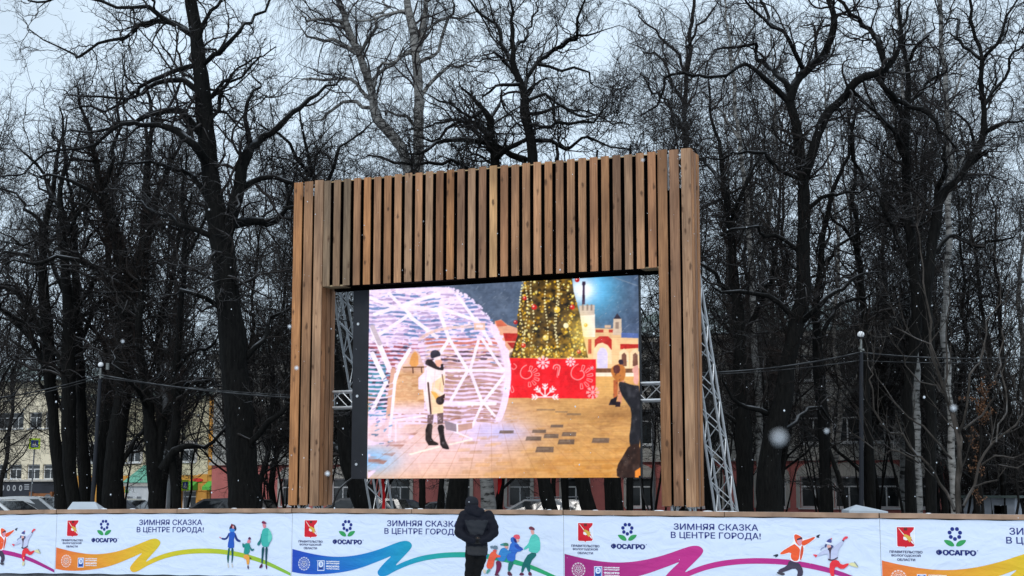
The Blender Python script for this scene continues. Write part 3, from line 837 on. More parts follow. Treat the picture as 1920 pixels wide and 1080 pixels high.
# ------------------------------------------------------------------ LED screen
SB = 0.50
ds = d_back(SB)
X0, X1 = on_plane(690.5, 720, ds)[0] - SB * M_SL, on_plane(1199, 720, ds)[0] - SB * M_SL
XB0 = on_plane(662, 720, ds)[0] - SB * M_SL
Z1 = (on_plane(690, 543, ds)[1] + on_plane(1195, 516.5, ds)[1]) / 2
Z0 = (on_plane(690, 897, ds)[1] + on_plane(1203, 895.5, ds)[1]) / 2
p0 = por_pt((X0 + X1) / 2, SB)
scr = empty('outdoor_screen', (p0[0], p0[1], Z0), RZ)
tag(scr, 'large lit video screen showing a snowy square with a light dome and a fir tree', 'screen')
sm = (X0 + X1) / 2
c = MB()
c.box(XB0 - sm, X0 - sm - 0.004, -0.03, 0.14, -0.004, Z1 - Z0 + 0.02)
c.box(X0 - sm, X1 - sm + 0.006, 0.012, 0.14, -0.004, Z1 - Z0 + 0.02)
c.build('cabinet', MT['cabinet'], scr)
bt = MB()
for z in (0.35, 1.6, Z1 - Z0 - 0.4): bt.lathe([(0.022, 0), (0.022, 0.01)], (0, 0, 0), 10)
bt = MB()
for z in (0.3, 1.75, 3.3):
    bt.rod(((XB0 + X0) / 2 - sm - 0.06, -0.032, z), ((XB0 + X0) / 2 - sm - 0.06, -0.045, z), 0.03, 10)
bt.build('bolt_heads', MT['alu'], scr)

# the moving picture, painted dot by dot (drawn in the coordinates of an enlarged view of the photograph)
OX, OY, IW, IH = 125, 30, 1330, 1000
img = np.zeros((IH, IW, 3), 'f')
rng = np.random.default_rng(5)
yy, xx = np.mgrid[0:IH, 0:IW].astype('f'); xx += OX; yy += OY
def vnoise(sx, sy, seed=0, octs=3):
    r = np.random.default_rng(seed); out = np.zeros((IH, IW), 'f'); amp = 1.0; tot = 0
    for o in range(octs):
        gx, gy = max(2, int(IW / sx * 2 ** o) + 2), max(2, int(IH / sy * 2 ** o) + 2)
        gr = r.random((gy, gx)).astype('f')
        fx = np.linspace(0, gx - 1.001, IW); fy = np.linspace(0, gy - 1.001, IH)
        ix, iy = fx.astype(int), fy.astype(int); tx, ty = fx - ix, (fy - iy)[:, None]
        tx = tx * tx * (3 - 2 * tx); ty = ty * ty * (3 - 2 * ty)
        a = gr[iy][:, ix] * (1 - tx) + gr[iy][:, ix + 1] * tx
        b = gr[iy + 1][:, ix] * (1 - tx) + gr[iy + 1][:, ix + 1] * tx
        out += amp * (a * (1 - ty) + b * ty); tot += amp; amp *= 0.5
    return out / tot
def blend(mask, col):
    m = np.clip(mask, 0, 1)[..., None]
    img[:] = img * (1 - m) + np.array(col, 'f') * m
def inside(pts, x0, y0, x1, y1):
    X = xx[y0:y1, x0:x1]; Y = yy[y0:y1, x0:x1]; r = np.zeros(X.shape, bool)
    n = len(pts)
    for i in range(n):
        (ax, ay), (bx_, by) = pts[i], pts[(i + 1) % n]
        if ay == by: continue
        r ^= ((ay > Y) != (by > Y)) & (X < (bx_ - ax) * (Y - ay) / (by - ay) + ax)
    return r
def poly(pts, col, a=1.0):
    x0 = int(max(0, min(p[0] for p in pts) - OX - 1)); x1 = int(min(IW, max(p[0] for p in pts) - OX + 2))
    y0 = int(max(0, min(p[1] for p in pts) - OY - 1)); y1 = int(min(IH, max(p[1] for p in pts) - OY + 2))
    if x1 <= x0 or y1 <= y0: return
    m = inside(pts, x0, y0, x1, y1).astype('f')[..., None] * a
    img[y0:y1, x0:x1] = img[y0:y1, x0:x1] * (1 - m) + np.array(col, 'f') * m
def line(p, q, w, col, a=1.0):
    x0 = int(max(0, min(p[0], q[0]) - OX - w - 1)); x1 = int(min(IW, max(p[0], q[0]) - OX + w + 2))
    y0 = int(max(0, min(p[1], q[1]) - OY - w - 1)); y1 = int(min(IH, max(p[1], q[1]) - OY + w + 2))
    if x1 <= x0 or y1 <= y0: return
    X, Y = xx[y0:y1, x0:x1], yy[y0:y1, x0:x1]
    dx, dy = q[0] - p[0], q[1] - p[1]; L = dx * dx + dy * dy + 1e-6
    t = np.clip(((X - p[0]) * dx + (Y - p[1]) * dy) / L, 0, 1)
    d = np.hypot(X - p[0] - t * dx, Y - p[1] - t * dy)
    m = np.clip(w / 2 - d + 0.5, 0, 1)[..., None] * a
    img[y0:y1, x0:x1] = img[y0:y1, x0:x1] * (1 - m) + np.array(col, 'f') * m
def curve(pts, w, col, a=1.0):
    pts = smooth(pts, 2, False)
    for p, q in zip(pts[:-1], pts[1:]): line(p, q, w, col, a)
def dot(x, y, r, col, a=1.0):
    line((x, y), (x + 0.01, y), 2 * r, col, a)
def glow(x, y, r, col, a=1.0, sy=1.0):
    d2 = ((xx - x) ** 2 + ((yy - y) / sy) ** 2) / (r * r)
    blend(a * np.exp(-d2), col)

# night sky with blowing snow
img[:] = np.array((84, 98, 120), 'f')
blend(np.clip((xx - 900) / 500, 0, 1), (72, 86, 112))
blend(0.35 * vnoise(220, 120, 3), (110, 118, 136))
glow(1195, 120, 150, (90, 165, 205), 0.85); glow(1215, 110, 95, (105, 190, 235), 0.9); glow(1150, 115, 62, (236, 240, 255), 1.0); glow(1178, 110, 40, (245, 246, 255), 0.9)
for i in range(190):
    x, y = rng.uniform(500, 1430), rng.uniform(60, 330); l = rng.uniform(3, 16)
    line((x, y), (x + l, y - l * 0.8), rng.uniform(1, 2.6), (170, 176, 190), rng.uniform(.25, .8))
line((1310, 50), (1428, 92), 2.5, (140, 150, 165))
# the square's paving
fl = np.clip((yy - 425) / 20, 0, 1)
blend(fl, (206, 158, 98))
n1 = vnoise(90, 16, 8, 4); n2 = vnoise(30, 7, 9, 2)
blend(fl * np.clip((n1 - 0.45) * 2.6, 0, .55), (166, 118, 72))
blend(fl * np.clip((n2 - 0.5) * 2.0, 0, .45), (232, 186, 120))
blend(fl * 0.75 * np.exp(-((xx - 1300) / 150) ** 2 - ((yy - 560) / 80) ** 2), (240, 190, 112))
blend(np.clip((yy - 780) / 250, 0, 1) * np.clip((xx - 650) / 500, 0, 1) * 0.7, (216, 156, 78))
blend(np.clip((n1 - 0.42) * 3, 0, .5) * np.clip((yy - 820) / 150, 0, 1) * np.clip((xx - 700) / 300, 0, 1), (196, 128, 46))
blend(0.75 * np.exp(-((xx - 1330) / 170) ** 2 - ((yy - 715) / 36) ** 2), (150, 104, 60))
blend(fl * 0.2, (204, 160, 112)); glow(420, 900, 420, (238, 196, 180), 0.55, 0.4); glow(640, 790, 240, (226, 208, 246), 0.95, 0.5); glow(770, 800, 130, (192, 192, 246), 0.75, 0.3)
glow(330, 900, 330, (240, 206, 210), 0.85, 0.42); glow(150, 930, 125, (150, 196, 240), 1.0, 0.55)
for i in range(140):
    x, y = rng.uniform(560, 1400), rng.uniform(660, 1010); k_ = (y - 560) / 220; w_ = 40 * k_; h_ = 9 * k_
    poly([(x, y), (x + w_, y - 2), (x + w_ - h_ * .4, y + h_), (x - h_ * .4, y + h_ + 2)], [(228, 176, 104), (178, 130, 82), (214, 158, 88), (190, 140, 96)][rng.integers(4)], 0.28)
for i in range(16):                                            # slab joints in perspective
    xt = 300 + i * 75
    line((xt + (660 - xt) * 0.3, 760), (xt - (800 - xt) * 0.5, 1020), 1.6, (160, 112, 80), 0.55)
for y in (800, 838, 884, 940, 1000): line((300, y + 12), (1440, y - 8), 1.4, (164, 116, 78), 0.5)
for (x, y, w, h) in ((1038, 769, 62, 14), (952, 794, 68, 16), (1096, 808, 70, 20), (1010, 817, 72, 20), (925, 829, 76, 20), (1082, 845, 80, 24), (978, 882, 88, 28), (1248, 838, 84, 24), (795, 797, 70, 14), (1120, 712, 70, 10), (985, 690, 90, 7), (1060, 700, 60, 7)):
    poly([(x - w / 2 + h * .3, y - h / 2), (x + w / 2 + h * .1, y - h / 2), (x + w / 2, y + h / 2), (x - w / 2, y + h / 2)], (104, 88, 80), 0.85 if h > 12 else 0.5)
    poly([(x - w / 2 + h * .3 + 4, y - h / 4), (x + w / 4, y - h / 4), (x + w / 4, y), (x - w / 2 + 6, y)], (150, 130, 112), 0.5)
# station building on the right
CRM, RED_ = (236, 198, 150), (182, 48, 42)
poly([(740, 262), (770, 255), (800, 280), (860, 300), (860, 440), (740, 440)], (226, 170, 140)); poly([(780, 320), (850, 322), (850, 360), (790, 360)], RED_); poly([(742, 262), (772, 258), (800, 285), (752, 290)], (206, 110, 84))
poly([(800, 366), (850, 366), (850, 400), (820, 392)], RED_); poly([(800, 440), (806, 405), (826, 395), (842, 410), (848, 440)], (240, 214, 190)); poly([(808, 440), (812, 416), (826, 408), (836, 420), (838, 440)], (120, 100, 92))
poly([(1120, 340), (1230, 322), (1300, 322), (1345, 340), (1432, 345), (1432, 530), (1120, 530)], CRM)
poly([(1215, 296), (1350, 300), (1350, 345), (1215, 345)], (220, 184, 140))
for x in (1226, 1290): poly([(x, 304), (x + 38, 304), (x + 38, 318), (x, 318)], (168, 60, 50))
poly([(1222, 352), (1244, 336), (1286, 336), (1304, 352), (1304, 400), (1222, 404)], RED_)
poly([(1345, 372), (1432, 374), (1432, 392), (1345, 398)], RED_); poly([(1190, 350), (1206, 350), (1206, 420), (1190, 420)], RED_, 0.8)
poly([(1212, 470), (1216, 398), (1236, 372), (1258, 366), (1284, 378), (1302, 402), (1304, 470)], (244, 214, 176))
poly([(1232, 490), (1234, 415), (1248, 392), (1262, 390), (1276, 398), (1284, 420), (1284, 490)], (214, 206, 240))
for x in (1340, 1394):
    poly([(x - 4, 490), (x, 412), (x + 22, 394), (x + 44, 412), (x + 48, 490)], (246, 216, 176)); poly([(x + 10, 480), (x + 12, 424), (x + 24, 414), (x + 34, 426), (x + 36, 480)], (120, 84, 70))
poly([(1150, 232), (1222, 228), (1224, 340), (1140, 340)], (244, 232, 224)); poly([(1146, 188), (1222, 184), (1220, 232), (1150, 236)], (206, 190, 180))
for x in (1160, 1182, 1202): poly([(x, 182), (x + 9, 182), (x + 9, 212), (x, 212)], (150, 136, 130))
dot(1178, 280, 7, (170, 124, 60)); poly([(1160, 86), (1162, 72), (1176, 72), (1178, 84), (1173, 92), (1175, 182), (1160, 182), (1164, 92)], (52, 36, 58))
poly([(1312, 250), (1350, 250), (1352, 330), (1308, 330)], (206, 186, 166)); poly([(1312, 252), (1330, 224), (1350, 252)], (54, 48, 60)); poly([(1322, 268), (1338, 268), (1338, 300), (1322, 300)], (150, 130, 118))
poly([(1270, 282), (1300, 282), (1300, 296), (1270, 296)], (206, 176, 150)); poly([(1350, 318), (1432, 322), (1432, 345), (1350, 342)], (90, 112, 170))
poly([(1228, 490), (1432, 492), (1432, 512), (1228, 510)], (120, 84, 60)); poly([(1228, 510), (1432, 512), (1432, 530), (1228, 528)], (244, 226, 206))
# fir tree full of lights
tree = [(890, 50), (1110, 40), (1120, 120), (1150, 230), (1165, 330), (1190, 440), (815, 440), (850, 330), (848, 240), (872, 120)]
poly(tree, (84, 66, 34)); tm = inside(tree, 0, 0, IW, IH).astype('f')
blend(tm * np.clip((vnoise(26, 22, 21, 3) - 0.45) * 3.0, 0, 0.9), (150, 112, 40)); blend(tm * np.clip((vnoise(18, 14, 22, 2) - 0.52) * 3.4, 0, 0.9), (38, 32, 22))
ii = np.argwhere(tm > 0)
for k in range(760):
    yq, xq = ii[rng.integers(len(ii))]; x, y = xq + OX, yq + OY
    u = (x - 848) / 330; wgt = 0.16 + 1.1 * max(0, u - 0.55) * 2 + (0.9 if y > 385 else 0) + (0.5 if u < 0.18 else 0)
    if rng.random() > wgt: continue
    r = rng.uniform(2.2, 6.5)
    dot(x, y, r, [(246, 214, 84), (252, 240, 160), (226, 178, 48), (200, 150, 40)][rng.integers(4)], rng.uniform(.6, 1))
for xs in (868, 890, 920, 988, 1036, 1042):                    # garlands
    y = 70
    while y < 400:
        dot(xs + 8 * math.sin(y * 0.02 + xs), y, rng.uniform(3, 5), (252, 240, 190), 0.9); y += rng.uniform(12, 20)
for (x, y, r, cc) in ((930, 195, 13, (196, 40, 36)), (884, 152, 10, (190, 40, 36)), (1113, 195, 12, (190, 36, 30)), (1137, 64, 11, (176, 30, 28)), (840, 268, 10, (176, 36, 36)), (1040, 207, 15, (236, 200, 84)), (985, 342, 14, (232, 206, 110)), (1083, 284, 13, (246, 234, 196)), (878, 380, 11, (206, 60, 40)), (1145, 410, 10, (180, 44, 36)), (1178, 282, 9, (210, 170, 60))):
    dot(x, y, r, cc); dot(x - r * .3, y - r * .3, r * .35, (255, 240, 220), 0.8)
glow(1150, 330, 55, (252, 230, 130), 0.5, 1.8); glow(1010, 425, 120, (250, 214, 90), 0.25, 0.3)
# red gift-patterned box
poly([(800, 440), (1228, 447), (1225, 636), (795, 632)], (232, 38, 46)); blend(inside([(800, 440), (1228, 447), (1225, 636), (795, 632)], 0, 0, IW, IH) * 0.4 * vnoise(120, 90, 31, 2), (206, 22, 40))
PK = (250, 176, 176)
def flake(x, y, r, w, col, parts=8, branch=True, half=False):
    for k in range(parts):
        t = 2 * math.pi * k / parts + math.pi / 2
        if half and math.sin(t) > 0.3: continue
        q = (x + r * math.cos(t), y + r * math.sin(t)); line((x, y), q, w, col)
        if branch:
            for f in (0.55, 0.78):
                for sg in (-0.7, 0.7):
                    a = (x + r * f * math.cos(t), y + r * f * math.sin(t)); line(a, (a[0] + r * .28 * math.cos(t + sg), a[1] + r * .28 * math.sin(t + sg)), w, col)
flake(982, 628, 62, 6, (252, 232, 236), 8, True, True)
flake(972, 462, 30, 4, (250, 206, 216)); flake(1105, 458, 22, 3.5, (250, 206, 216)); flake(1212, 606, 30, 4, PK)
def paisley(x, y, r):
    curve([(x + r * .1, y - r * .95), (x - r * .6, y - r * .6), (x - r * .75, y + r * .1), (x - r * .2, y + r * .45), (x + r * .35, y + r * .1), (x + r * .2, y - r * .35), (x - r * .15, y - r * .25)], 4, PK)
    for k in range(6):
        t = -1.3 + k * 0.55
        a = (x + r * .25 * math.cos(t), y + r * .15 + r * .25 * math.sin(t)); b2 = (x + r * 0.95 * math.cos(t), y + r * .15 + r * .9 * math.sin(t))
        curve([a, (b2[0] - 8 * math.sin(t), b2[1] + 8 * math.cos(t)), b2, (b2[0] + 8 * math.sin(t), b2[1] - 8 * math.cos(t)), a], 3.2, PK)
paisley(902, 520, 56); paisley(1152, 522, 64)
curve([(1022, 500), (1022, 478), (1040, 470), (1056, 480), (1050, 505), (1044, 535)], 5, PK); curve([(1030, 502), (1032, 488), (1040, 482), (1046, 490), (1038, 530), (1046, 535)], 3, PK)
curve([(820, 460), (850, 480), (830, 500), (815, 480)], 3.5, PK); curve([(815, 560), (835, 600), (820, 610), (812, 575)], 3.5, PK)
# dome of lights
dome = [(130, 108), (300, 104), (470, 98), (500, 100), (560, 122), (610, 146), (660, 190), (700, 240), (745, 290), (775, 350), (800, 420), (812, 500), (806, 570), (794, 640), (775, 700), (750, 750), (620, 770), (400, 770), (130, 1020)]
dm = inside(dome, 0, 0, IW, IH).astype('f')
LAV = (236, 214, 250)
seen = np.zeros((IH, IW), 'f'); seen[:] = dm
back = dm * (yy < 440)
blend(back, (188, 168, 196)); blend(back * (vnoise(150, 90, 41, 2) > 0.55), (96, 128, 176)); blend(back * np.clip(1.6 - np.abs(yy - 395) / 32, 0, 1) * (vnoise(60, 200, 43, 2) > 0.42), (150, 62, 62))
blend(dm * (yy >= 440) * (yy < 760), (196, 160, 140)); blend(dm * (yy > 440) * np.clip((vnoise(90, 14, 44, 2) - 0.5) * 4, 0, .8), (164, 110, 92))
blend(dm * (xx < 260) * (yy > 420) * (yy < 740) * (vnoise(70, 50, 45, 2) > 0.5), (70, 140, 176))
rows = np.abs(((yy + 5 * np.sin(xx * 0.02 + yy * 0.01)) % 19) - 9.5) / 9.5                 # strings of lights
st = np.clip((rows - 0.28 - 0.35 * (vnoise(34, 16, 46, 2) - 0.5)) * 6, 0, 1)
blend(dm * (yy < 760) * st * 0.95, LAV)
blend(dm * (yy < 760) * (vnoise(16, 22, 49, 1) > 0.70), LAV)
blend(dm * np.clip((vnoise(55, 30, 50, 2) - 0.56) * 6, 0, 1), LAV)
blend(dm * np.clip((vnoise(120, 70, 47, 2) - 0.5) * 5, 0, 1) * np.clip((520 - yy) / 260, 0, 1) * 0.6, (238, 218, 252))
blend(dm * np.clip((270 - yy) / 120, 0, .75), (238, 220, 252))
blend(dm * np.clip((xx - 690) / 170, 0, .8) * (yy > 200), (236, 216, 252))
for i in range(120):
    x, y = rng.uniform(140, 760), rng.uniform(110, 420)
    if dm[int(y - OY), int(x - OX)]: l = rng.uniform(8, 26); line((x, y), (x + l, y + rng.uniform(-3, 3)), rng.uniform(3, 7), [(120, 130, 178), (190, 156, 170), (84, 140, 190), (160, 130, 160)][rng.integers(4)], 0.7)
blend(dm * (yy < 470) * (0.08 + 0.34 * (vnoise(70, 40, 48, 2) > 0.46)), (238, 220, 252))
for i in range(230):
    x, y = rng.uniform(140, 740), rng.uniform(120, 470)
    if dm[int(y - OY), int(x - OX)]: l = rng.uniform(6, 22); line((x, y), (x + l, y + rng.uniform(-4, 4)), rng.uniform(2.5, 6), [(128, 130, 170), (176, 150, 170), (92, 140, 184), (176, 140, 150), (150, 120, 130)][rng.integers(5)], 0.75)
rows2 = np.abs(((yy + 4 * np.sin(xx * 0.03) + 3 * np.sin(xx * .011 + 1)) % 21) - 10.5) / 10.5
gap = np.clip((0.60 - rows2 + 0.5 * (vnoise(26, 14, 81, 2) - 0.5)) * 6, 0, 1)
low = dm * (yy > 465) * (yy < 745) * np.clip((xx - 470) / 20, 0, 1) * np.clip((785 - xx) / 20, 0, 1)
blend(low * gap * 0.85, (186, 146, 146)); blend(low * gap * (vnoise(60, 24, 82, 2) > .55) * 0.6, (158, 120, 108))
mid = dm * (yy > 345) * (yy < 462) * np.clip((xx - 395) / 20, 0, 1) * np.clip((775 - xx) / 20, 0, 1)
blend(mid * gap * 0.85, (214, 176, 160)); blend(mid * gap * (yy < 385) * 0.8, (200, 108, 92)); blend(mid * gap * (yy > 405) * (vnoise(34, 12, 83, 1) > .5) * 0.85, (78, 62, 78))
upp = dm * (yy > 130) * (yy < 345) * np.clip((730 - xx) / 40, 0, 1)
blend(upp * gap * (vnoise(80, 44, 84, 2) > .53) * 0.75, (170, 150, 186)); blend(upp * gap * (vnoise(56, 34, 85, 2) > .60) * 0.8, (92, 124, 168))
lef = dm * (yy > 370) * (yy < 700) * (xx < 330)
blend(lef * gap * (vnoise(50, 40, 86, 2) > .46) * 0.8, (150, 70, 74)); blend(lef * gap * (yy > 470) * (xx < 215) * 0.85, (52, 128, 146)); blend(lef * gap * (vnoise(30, 20, 87, 2) > .58) * 0.85, (66, 58, 76))
S = (246, 232, 255)
for a, b2, w in (((160, 230), (470, 130), 18), ((150, 300), (235, 500), 26), ((480, 340), (320, 700), 0), ((520, 350), (440, 470), 16), ((520, 350), (610, 500), 16), ((610, 500), (790, 500), 16), ((450, 500), (640, 500), 14), ((610, 500), (520, 660), 15), ((620, 500), (680, 660), 15),
                 ((680, 660), (790, 520), 15), ((660, 360), (620, 500), 14), ((680, 350), (780, 500), 14), ((470, 660), (740, 660), 18), ((680, 660), (630, 770), 12), ((690, 660), (740, 720), 12), ((470, 210), (520, 350), 18), ((480, 200), (650, 260), 16), ((300, 190), (480, 210), 16), ((230, 130), (330, 230), 16), ((330, 230), (150, 350), 16),
                 ((650, 250), (720, 370), 16), ((330, 240), (460, 340), 18), ((140, 150), (260, 200), 16), ((560, 140), (640, 250), 14), ((150, 690), (215, 560), 18)):
    if w: line(a, b2, w, S, 0.95)
line((150, 290), (185, 370), 22, (190, 176, 184), 0.9)
curve([(720, 280), (760, 350), (795, 430), (806, 510), (798, 600), (778, 690), (745, 760)], 30, (238, 218, 254))
for k in range(60):                                            # frosty sparkle on the rim
    t = k / 60; pts_ = [(500, 100), (560, 122), (610, 146), (660, 190), (700, 240), (745, 290), (775, 350), (800, 420), (812, 500), (800, 620), (760, 740)]
    q = t * 10; i = min(9, int(q)); f = q - i; x = pts_[i][0] * (1 - f) + pts_[i + 1][0] * f; y = pts_[i][1] * (1 - f) + pts_[i + 1][1] * f
    dot(x + rng.uniform(-5, 6), y + rng.uniform(-6, 4), rng.uniform(3, 8), (240, 222, 254), 0.9)
curve([(350, 372), (420, 318), (520, 292), (690, 286)], 15, (232, 196, 180), 0.6); poly([(640, 272), (694, 270), (694, 306), (640, 304)], (236, 190, 160), 0.8); poly([(650, 282), (684, 280), (684, 294), (650, 294)], (246, 226, 240), 0.9)
# doorway: the paving shows through, glowing edge on the left
door = [(246, 700), (250, 590), (280, 500), (320, 430), (350, 400), (372, 410), (400, 480), (400, 700), (330, 716)]
poly(door, (214, 168, 130)); di = inside(door, 0, 0, IW, IH); blend(di * np.clip((n1 - 0.45) * 3, 0, .6), (176, 124, 78)); blend(di * np.clip((520 - yy) / 60, 0, .75), (226, 196, 206)); blend(di * (vnoise(26, 9, 55, 2) > .56) * .5, (236, 200, 160)); blend(di * np.clip((yy - 640) / 60, 0, .8), (238, 216, 236))
poly(smooth([(326, 480), (336, 430), (352, 408), (366, 414), (372, 440), (372, 482)], 1), (222, 160, 96)); line((300, 486), (396, 484), 7, (120, 84, 60)); line((344, 486), (346, 512), 6, (96, 66, 52)); line((386, 486), (388, 510), 6, (96, 66, 52))
for a, b2, w, cc in (((250, 500), (215, 830), 24, (214, 168, 150)), ((262, 520), (232, 820), 14, S), ((285, 470), (255, 560), 16, S), ((330, 400), (280, 480), 18, S), ((215, 560), (150, 420), 22, S), ((262, 740), (262, 840), 8, S), ((236, 742), (400, 720), 10, S)): line(a, b2, w, cc)
blend(np.clip((yy - 700) / 40, 0, 1) * np.clip((400 - xx) / 150, 0, 1) * np.clip((880 - yy) / 60, 0, 1) * 0.7, (240, 216, 238))
for i in range(50):
    x, y = rng.uniform(135, 235), rng.uniform(520, 870); l = rng.uniform(6, 22); line((x, y), (x + l, y - rng.uniform(0, 10)), rng.uniform(3, 7), [(96, 148, 190), (150, 130, 176), (70, 110, 140), (236, 226, 250)][rng.integers(4)], 0.75)
line((330, 905), (470, 868), 8, (250, 232, 220)); line((520, 858), (630, 832), 8, (250, 232, 222)); line((520, 785), (630, 830), 6, S)
poly([(495, 740), (556, 760), (556, 796), (505, 786)], (150, 134, 146)); poly([(562, 762), (632, 752), (632, 780), (562, 796)], (200, 160, 150)); line((558, 760), (560, 800), 8, S)
# woman in a white coat
poly(smooth([(405, 480), (440, 470), (500, 495), (502, 540), (492, 610), (490, 705), (420, 715), (400, 640), (392, 560)], 1), (250, 228, 232)); poly([(440, 560), (500, 520), (492, 605), (492, 704), (432, 712), (430, 640)], (250, 214, 178))
line((418, 560), (432, 712), 8, (66, 44, 40)); line((486, 520), (494, 570), 4, (90, 60, 50)); poly([(372, 535), (410, 500), (408, 590), (372, 592)], (238, 222, 250)); line((410, 500), (404, 600), 5, (214, 196, 220), .7); line((452, 500), (446, 590), 6, (226, 206, 214), .7); line((430, 610), (440, 700), 5, (226, 190, 170), .6); line((478, 560), (470, 640), 5, (222, 178, 150), .6)
poly([(430, 600), (455, 606), (480, 640), (458, 645)], (240, 180, 96)); line((448, 590), (496, 620), 16, (250, 222, 210)); dot(476, 646, 20, (54, 44, 46)); poly([(468, 630), (500, 612), (498, 634)], (60, 40, 36))
poly(smooth([(402, 470), (412, 445), (440, 450), (470, 490), (494, 478), (494, 500), (462, 498), (415, 476)], 1), (52, 42, 46)); poly(smooth([(448, 448), (476, 440), (488, 462), (478, 484), (458, 480)], 1), (238, 180, 160)); poly([(446, 440), (478, 430), (480, 448), (452, 452)], (246, 226, 232))
poly(smooth([(432, 446), (428, 414), (446, 400), (472, 406), (482, 430), (456, 436)], 1), (56, 54, 66)); poly([(480, 470), (492, 468), (492, 500), (480, 500)], (44, 36, 40))
poly([(416, 715), (446, 712), (440, 760), (414, 760)], (116, 92, 96)); poly([(462, 708), (492, 704), (492, 755), (464, 760)], (112, 90, 92))
for i in range(16): dot(rng.uniform(416, 490), rng.uniform(712, 758), 3.5, (210, 190, 196), 0.7)
poly(smooth([(406, 760), (442, 755), (436, 800), (436, 835), (470, 852), (466, 862), (406, 862)], 1), (46, 38, 36)); poly(smooth([(460, 765), (496, 760), (494, 800), (502, 840), (520, 872), (518, 884), (478, 872), (474, 820)], 1), (44, 38, 38))
dot(490, 850, 6, (110, 104, 110), .6)
# person on the right, dark figure at the very edge
poly(smooth([(1310, 478), (1345, 466), (1372, 490), (1368, 540), (1345, 560), (1312, 540), (1296, 500)], 1), (190, 120, 62)); poly(smooth([(1308, 480), (1340, 470), (1346, 510), (1316, 520)], 1), (96, 54, 50)); poly(smooth([(1334, 450), (1356, 446), (1362, 470), (1340, 474)], 1), (52, 42, 56))
poly([(1312, 545), (1334, 550), (1330, 640), (1312, 640)], (186, 104, 62)); poly([(1336, 560), (1364, 545), (1350, 660), (1332, 655)], (214, 150, 120)); poly([(1300, 640), (1330, 625), (1322, 668), (1288, 668)], (40, 30, 40)); poly([(1326, 650), (1346, 652), (1344, 676), (1320, 676)], (48, 34, 44))
for i in range(14): dot(rng.uniform(1312, 1368), rng.uniform(480, 640), 4, (110, 70, 50), 0.6)
poly(smooth([(1400, 500), (1412, 480), (1434, 470), (1434, 575), (1405, 560), (1412, 520)], 1), (226, 170, 160))
poly(smooth([(1334, 556), (1360, 556), (1400, 570), (1446, 575), (1446, 880), (1396, 880), (1386, 830), (1396, 770), (1400, 690), (1372, 650), (1346, 610)], 1), (38, 38, 44))
poly(smooth([(1388, 860), (1446, 850), (1446, 1000), (1420, 1024), (1330, 1024), (1326, 965), (1360, 910)], 1), (62, 44, 36)); blend(inside([(1326, 860), (1446, 850), (1446, 1024), (1326, 1024)], 0, 0, IW, IH) * (img.sum(-1) < 240) * 0.6 * vnoise(40, 50, 61, 2), (40, 28, 26))
poly([(1416, 985), (1446, 965), (1446, 1024), (1416, 1024)], (226, 140, 60))
for i in range(260):                                           # snow blowing over the whole shot
    x, y = rng.uniform(140, 1430), rng.uniform(60, 1000); dot(x, y, rng.uniform(0.8, 2.0), (244, 238, 244), rng.uniform(.2, .6))
def blur(a, r):
    for ax in (0, 1):
        for _ in range(3):
            c = np.cumsum(np.pad(a, [(r + 1, r) if i == ax else (0, 0) for i in range(3)], mode='edge'), axis=ax)
            a = (np.take(c, range(2 * r + 1, c.shape[ax]), ax) - np.take(c, range(0, c.shape[ax] - 2 * r - 1), ax)) / (2 * r + 1)
    return a
img[:] = blur(img, 1)
tex = 0.55 * vnoise(12, 12, 71, 2) + 0.45 * vnoise(46, 46, 72, 2) - 0.5                # grain and unevenness of a filmed shot
dark_ = np.clip((150 - img.mean(-1)) / 110, 0, 1)
img[:] = img * (1 + (0.17 + 0.40 * dark_)[..., None] * tex[..., None]) + (dark_ * np.clip(vnoise(22, 30, 73, 2) - .45, 0, 1) * 70)[..., None]
img[:] = 122 + (img - 122) * 1.12
img[:] = img + 0.13 * blur(np.clip(img - 205, 0, 60), 22)                             # glare of the lights into the lens
band = ((yy * 0.37).astype(int) % 3 == 0)                      # scan lines of the panel
img[:] = img * (1 - 0.045 * band[..., None])
img[:] = np.clip(img * 1.02, 0, 255)
simg = img / 255.0
simg = np.where(simg <= 0.04045, simg / 12.92, ((simg + 0.055) / 1.055) ** 2.4)

NXS, NZS = 560, 400
us = np.linspace(0, 1, NXS); vsn = np.linspace(0, 1, NZS)
U, V = np.meshgrid(us, vsn)
sl = X0 + (X1 - X0) * U
wx = por_pt(0, SB)
PW = np.stack([O_POR[0] + e[0] * sl - nrm[0] * SB, O_POR[1] + e[1] * sl - nrm[1] * SB, Z0 + (Z1 - Z0) * V], -1)
px, py = pix_of(PW)
ex, ey = (px - 640) * 2.571 - OX, (py - 500) * 2.571 - OY
ex = np.clip(ex, 0, IW - 2); ey = np.clip(ey, 0, IH - 2)
ix, iy = ex.astype(int), ey.astype(int); fx, fy = (ex - ix)[..., None], (ey - iy)[..., None]
scol = simg[iy, ix] * (1 - fx) * (1 - fy) + simg[iy, ix + 1] * fx * (1 - fy) + simg[iy + 1, ix] * (1 - fx) * fy + simg[iy + 1, ix + 1] * fx * fy
verts = np.stack([sl - sm, np.zeros_like(sl) + 0.0, (Z1 - Z0) * V], -1).reshape(-1, 3)
idx = np.arange(NXS * NZS).reshape(NZS, NXS)
quads = np.stack([idx[:-1, :-1], idx[:-1, 1:], idx[1:, 1:], idx[1:, :-1]], -1).reshape(-1, 4)
me = bpy.data.meshes.new('display')
me.vertices.add(len(verts)); me.vertices.foreach_set('co', verts.astype('f').ravel())
me.loops.add(quads.size); me.loops.foreach_set('vertex_index', quads.astype('i').ravel())
me.polygons.add(len(quads)); me.polygons.foreach_set('loop_start', np.arange(0, quads.size, 4, dtype='i'))
at_ = me.attributes.new('tint', 'FLOAT_COLOR', 'POINT')
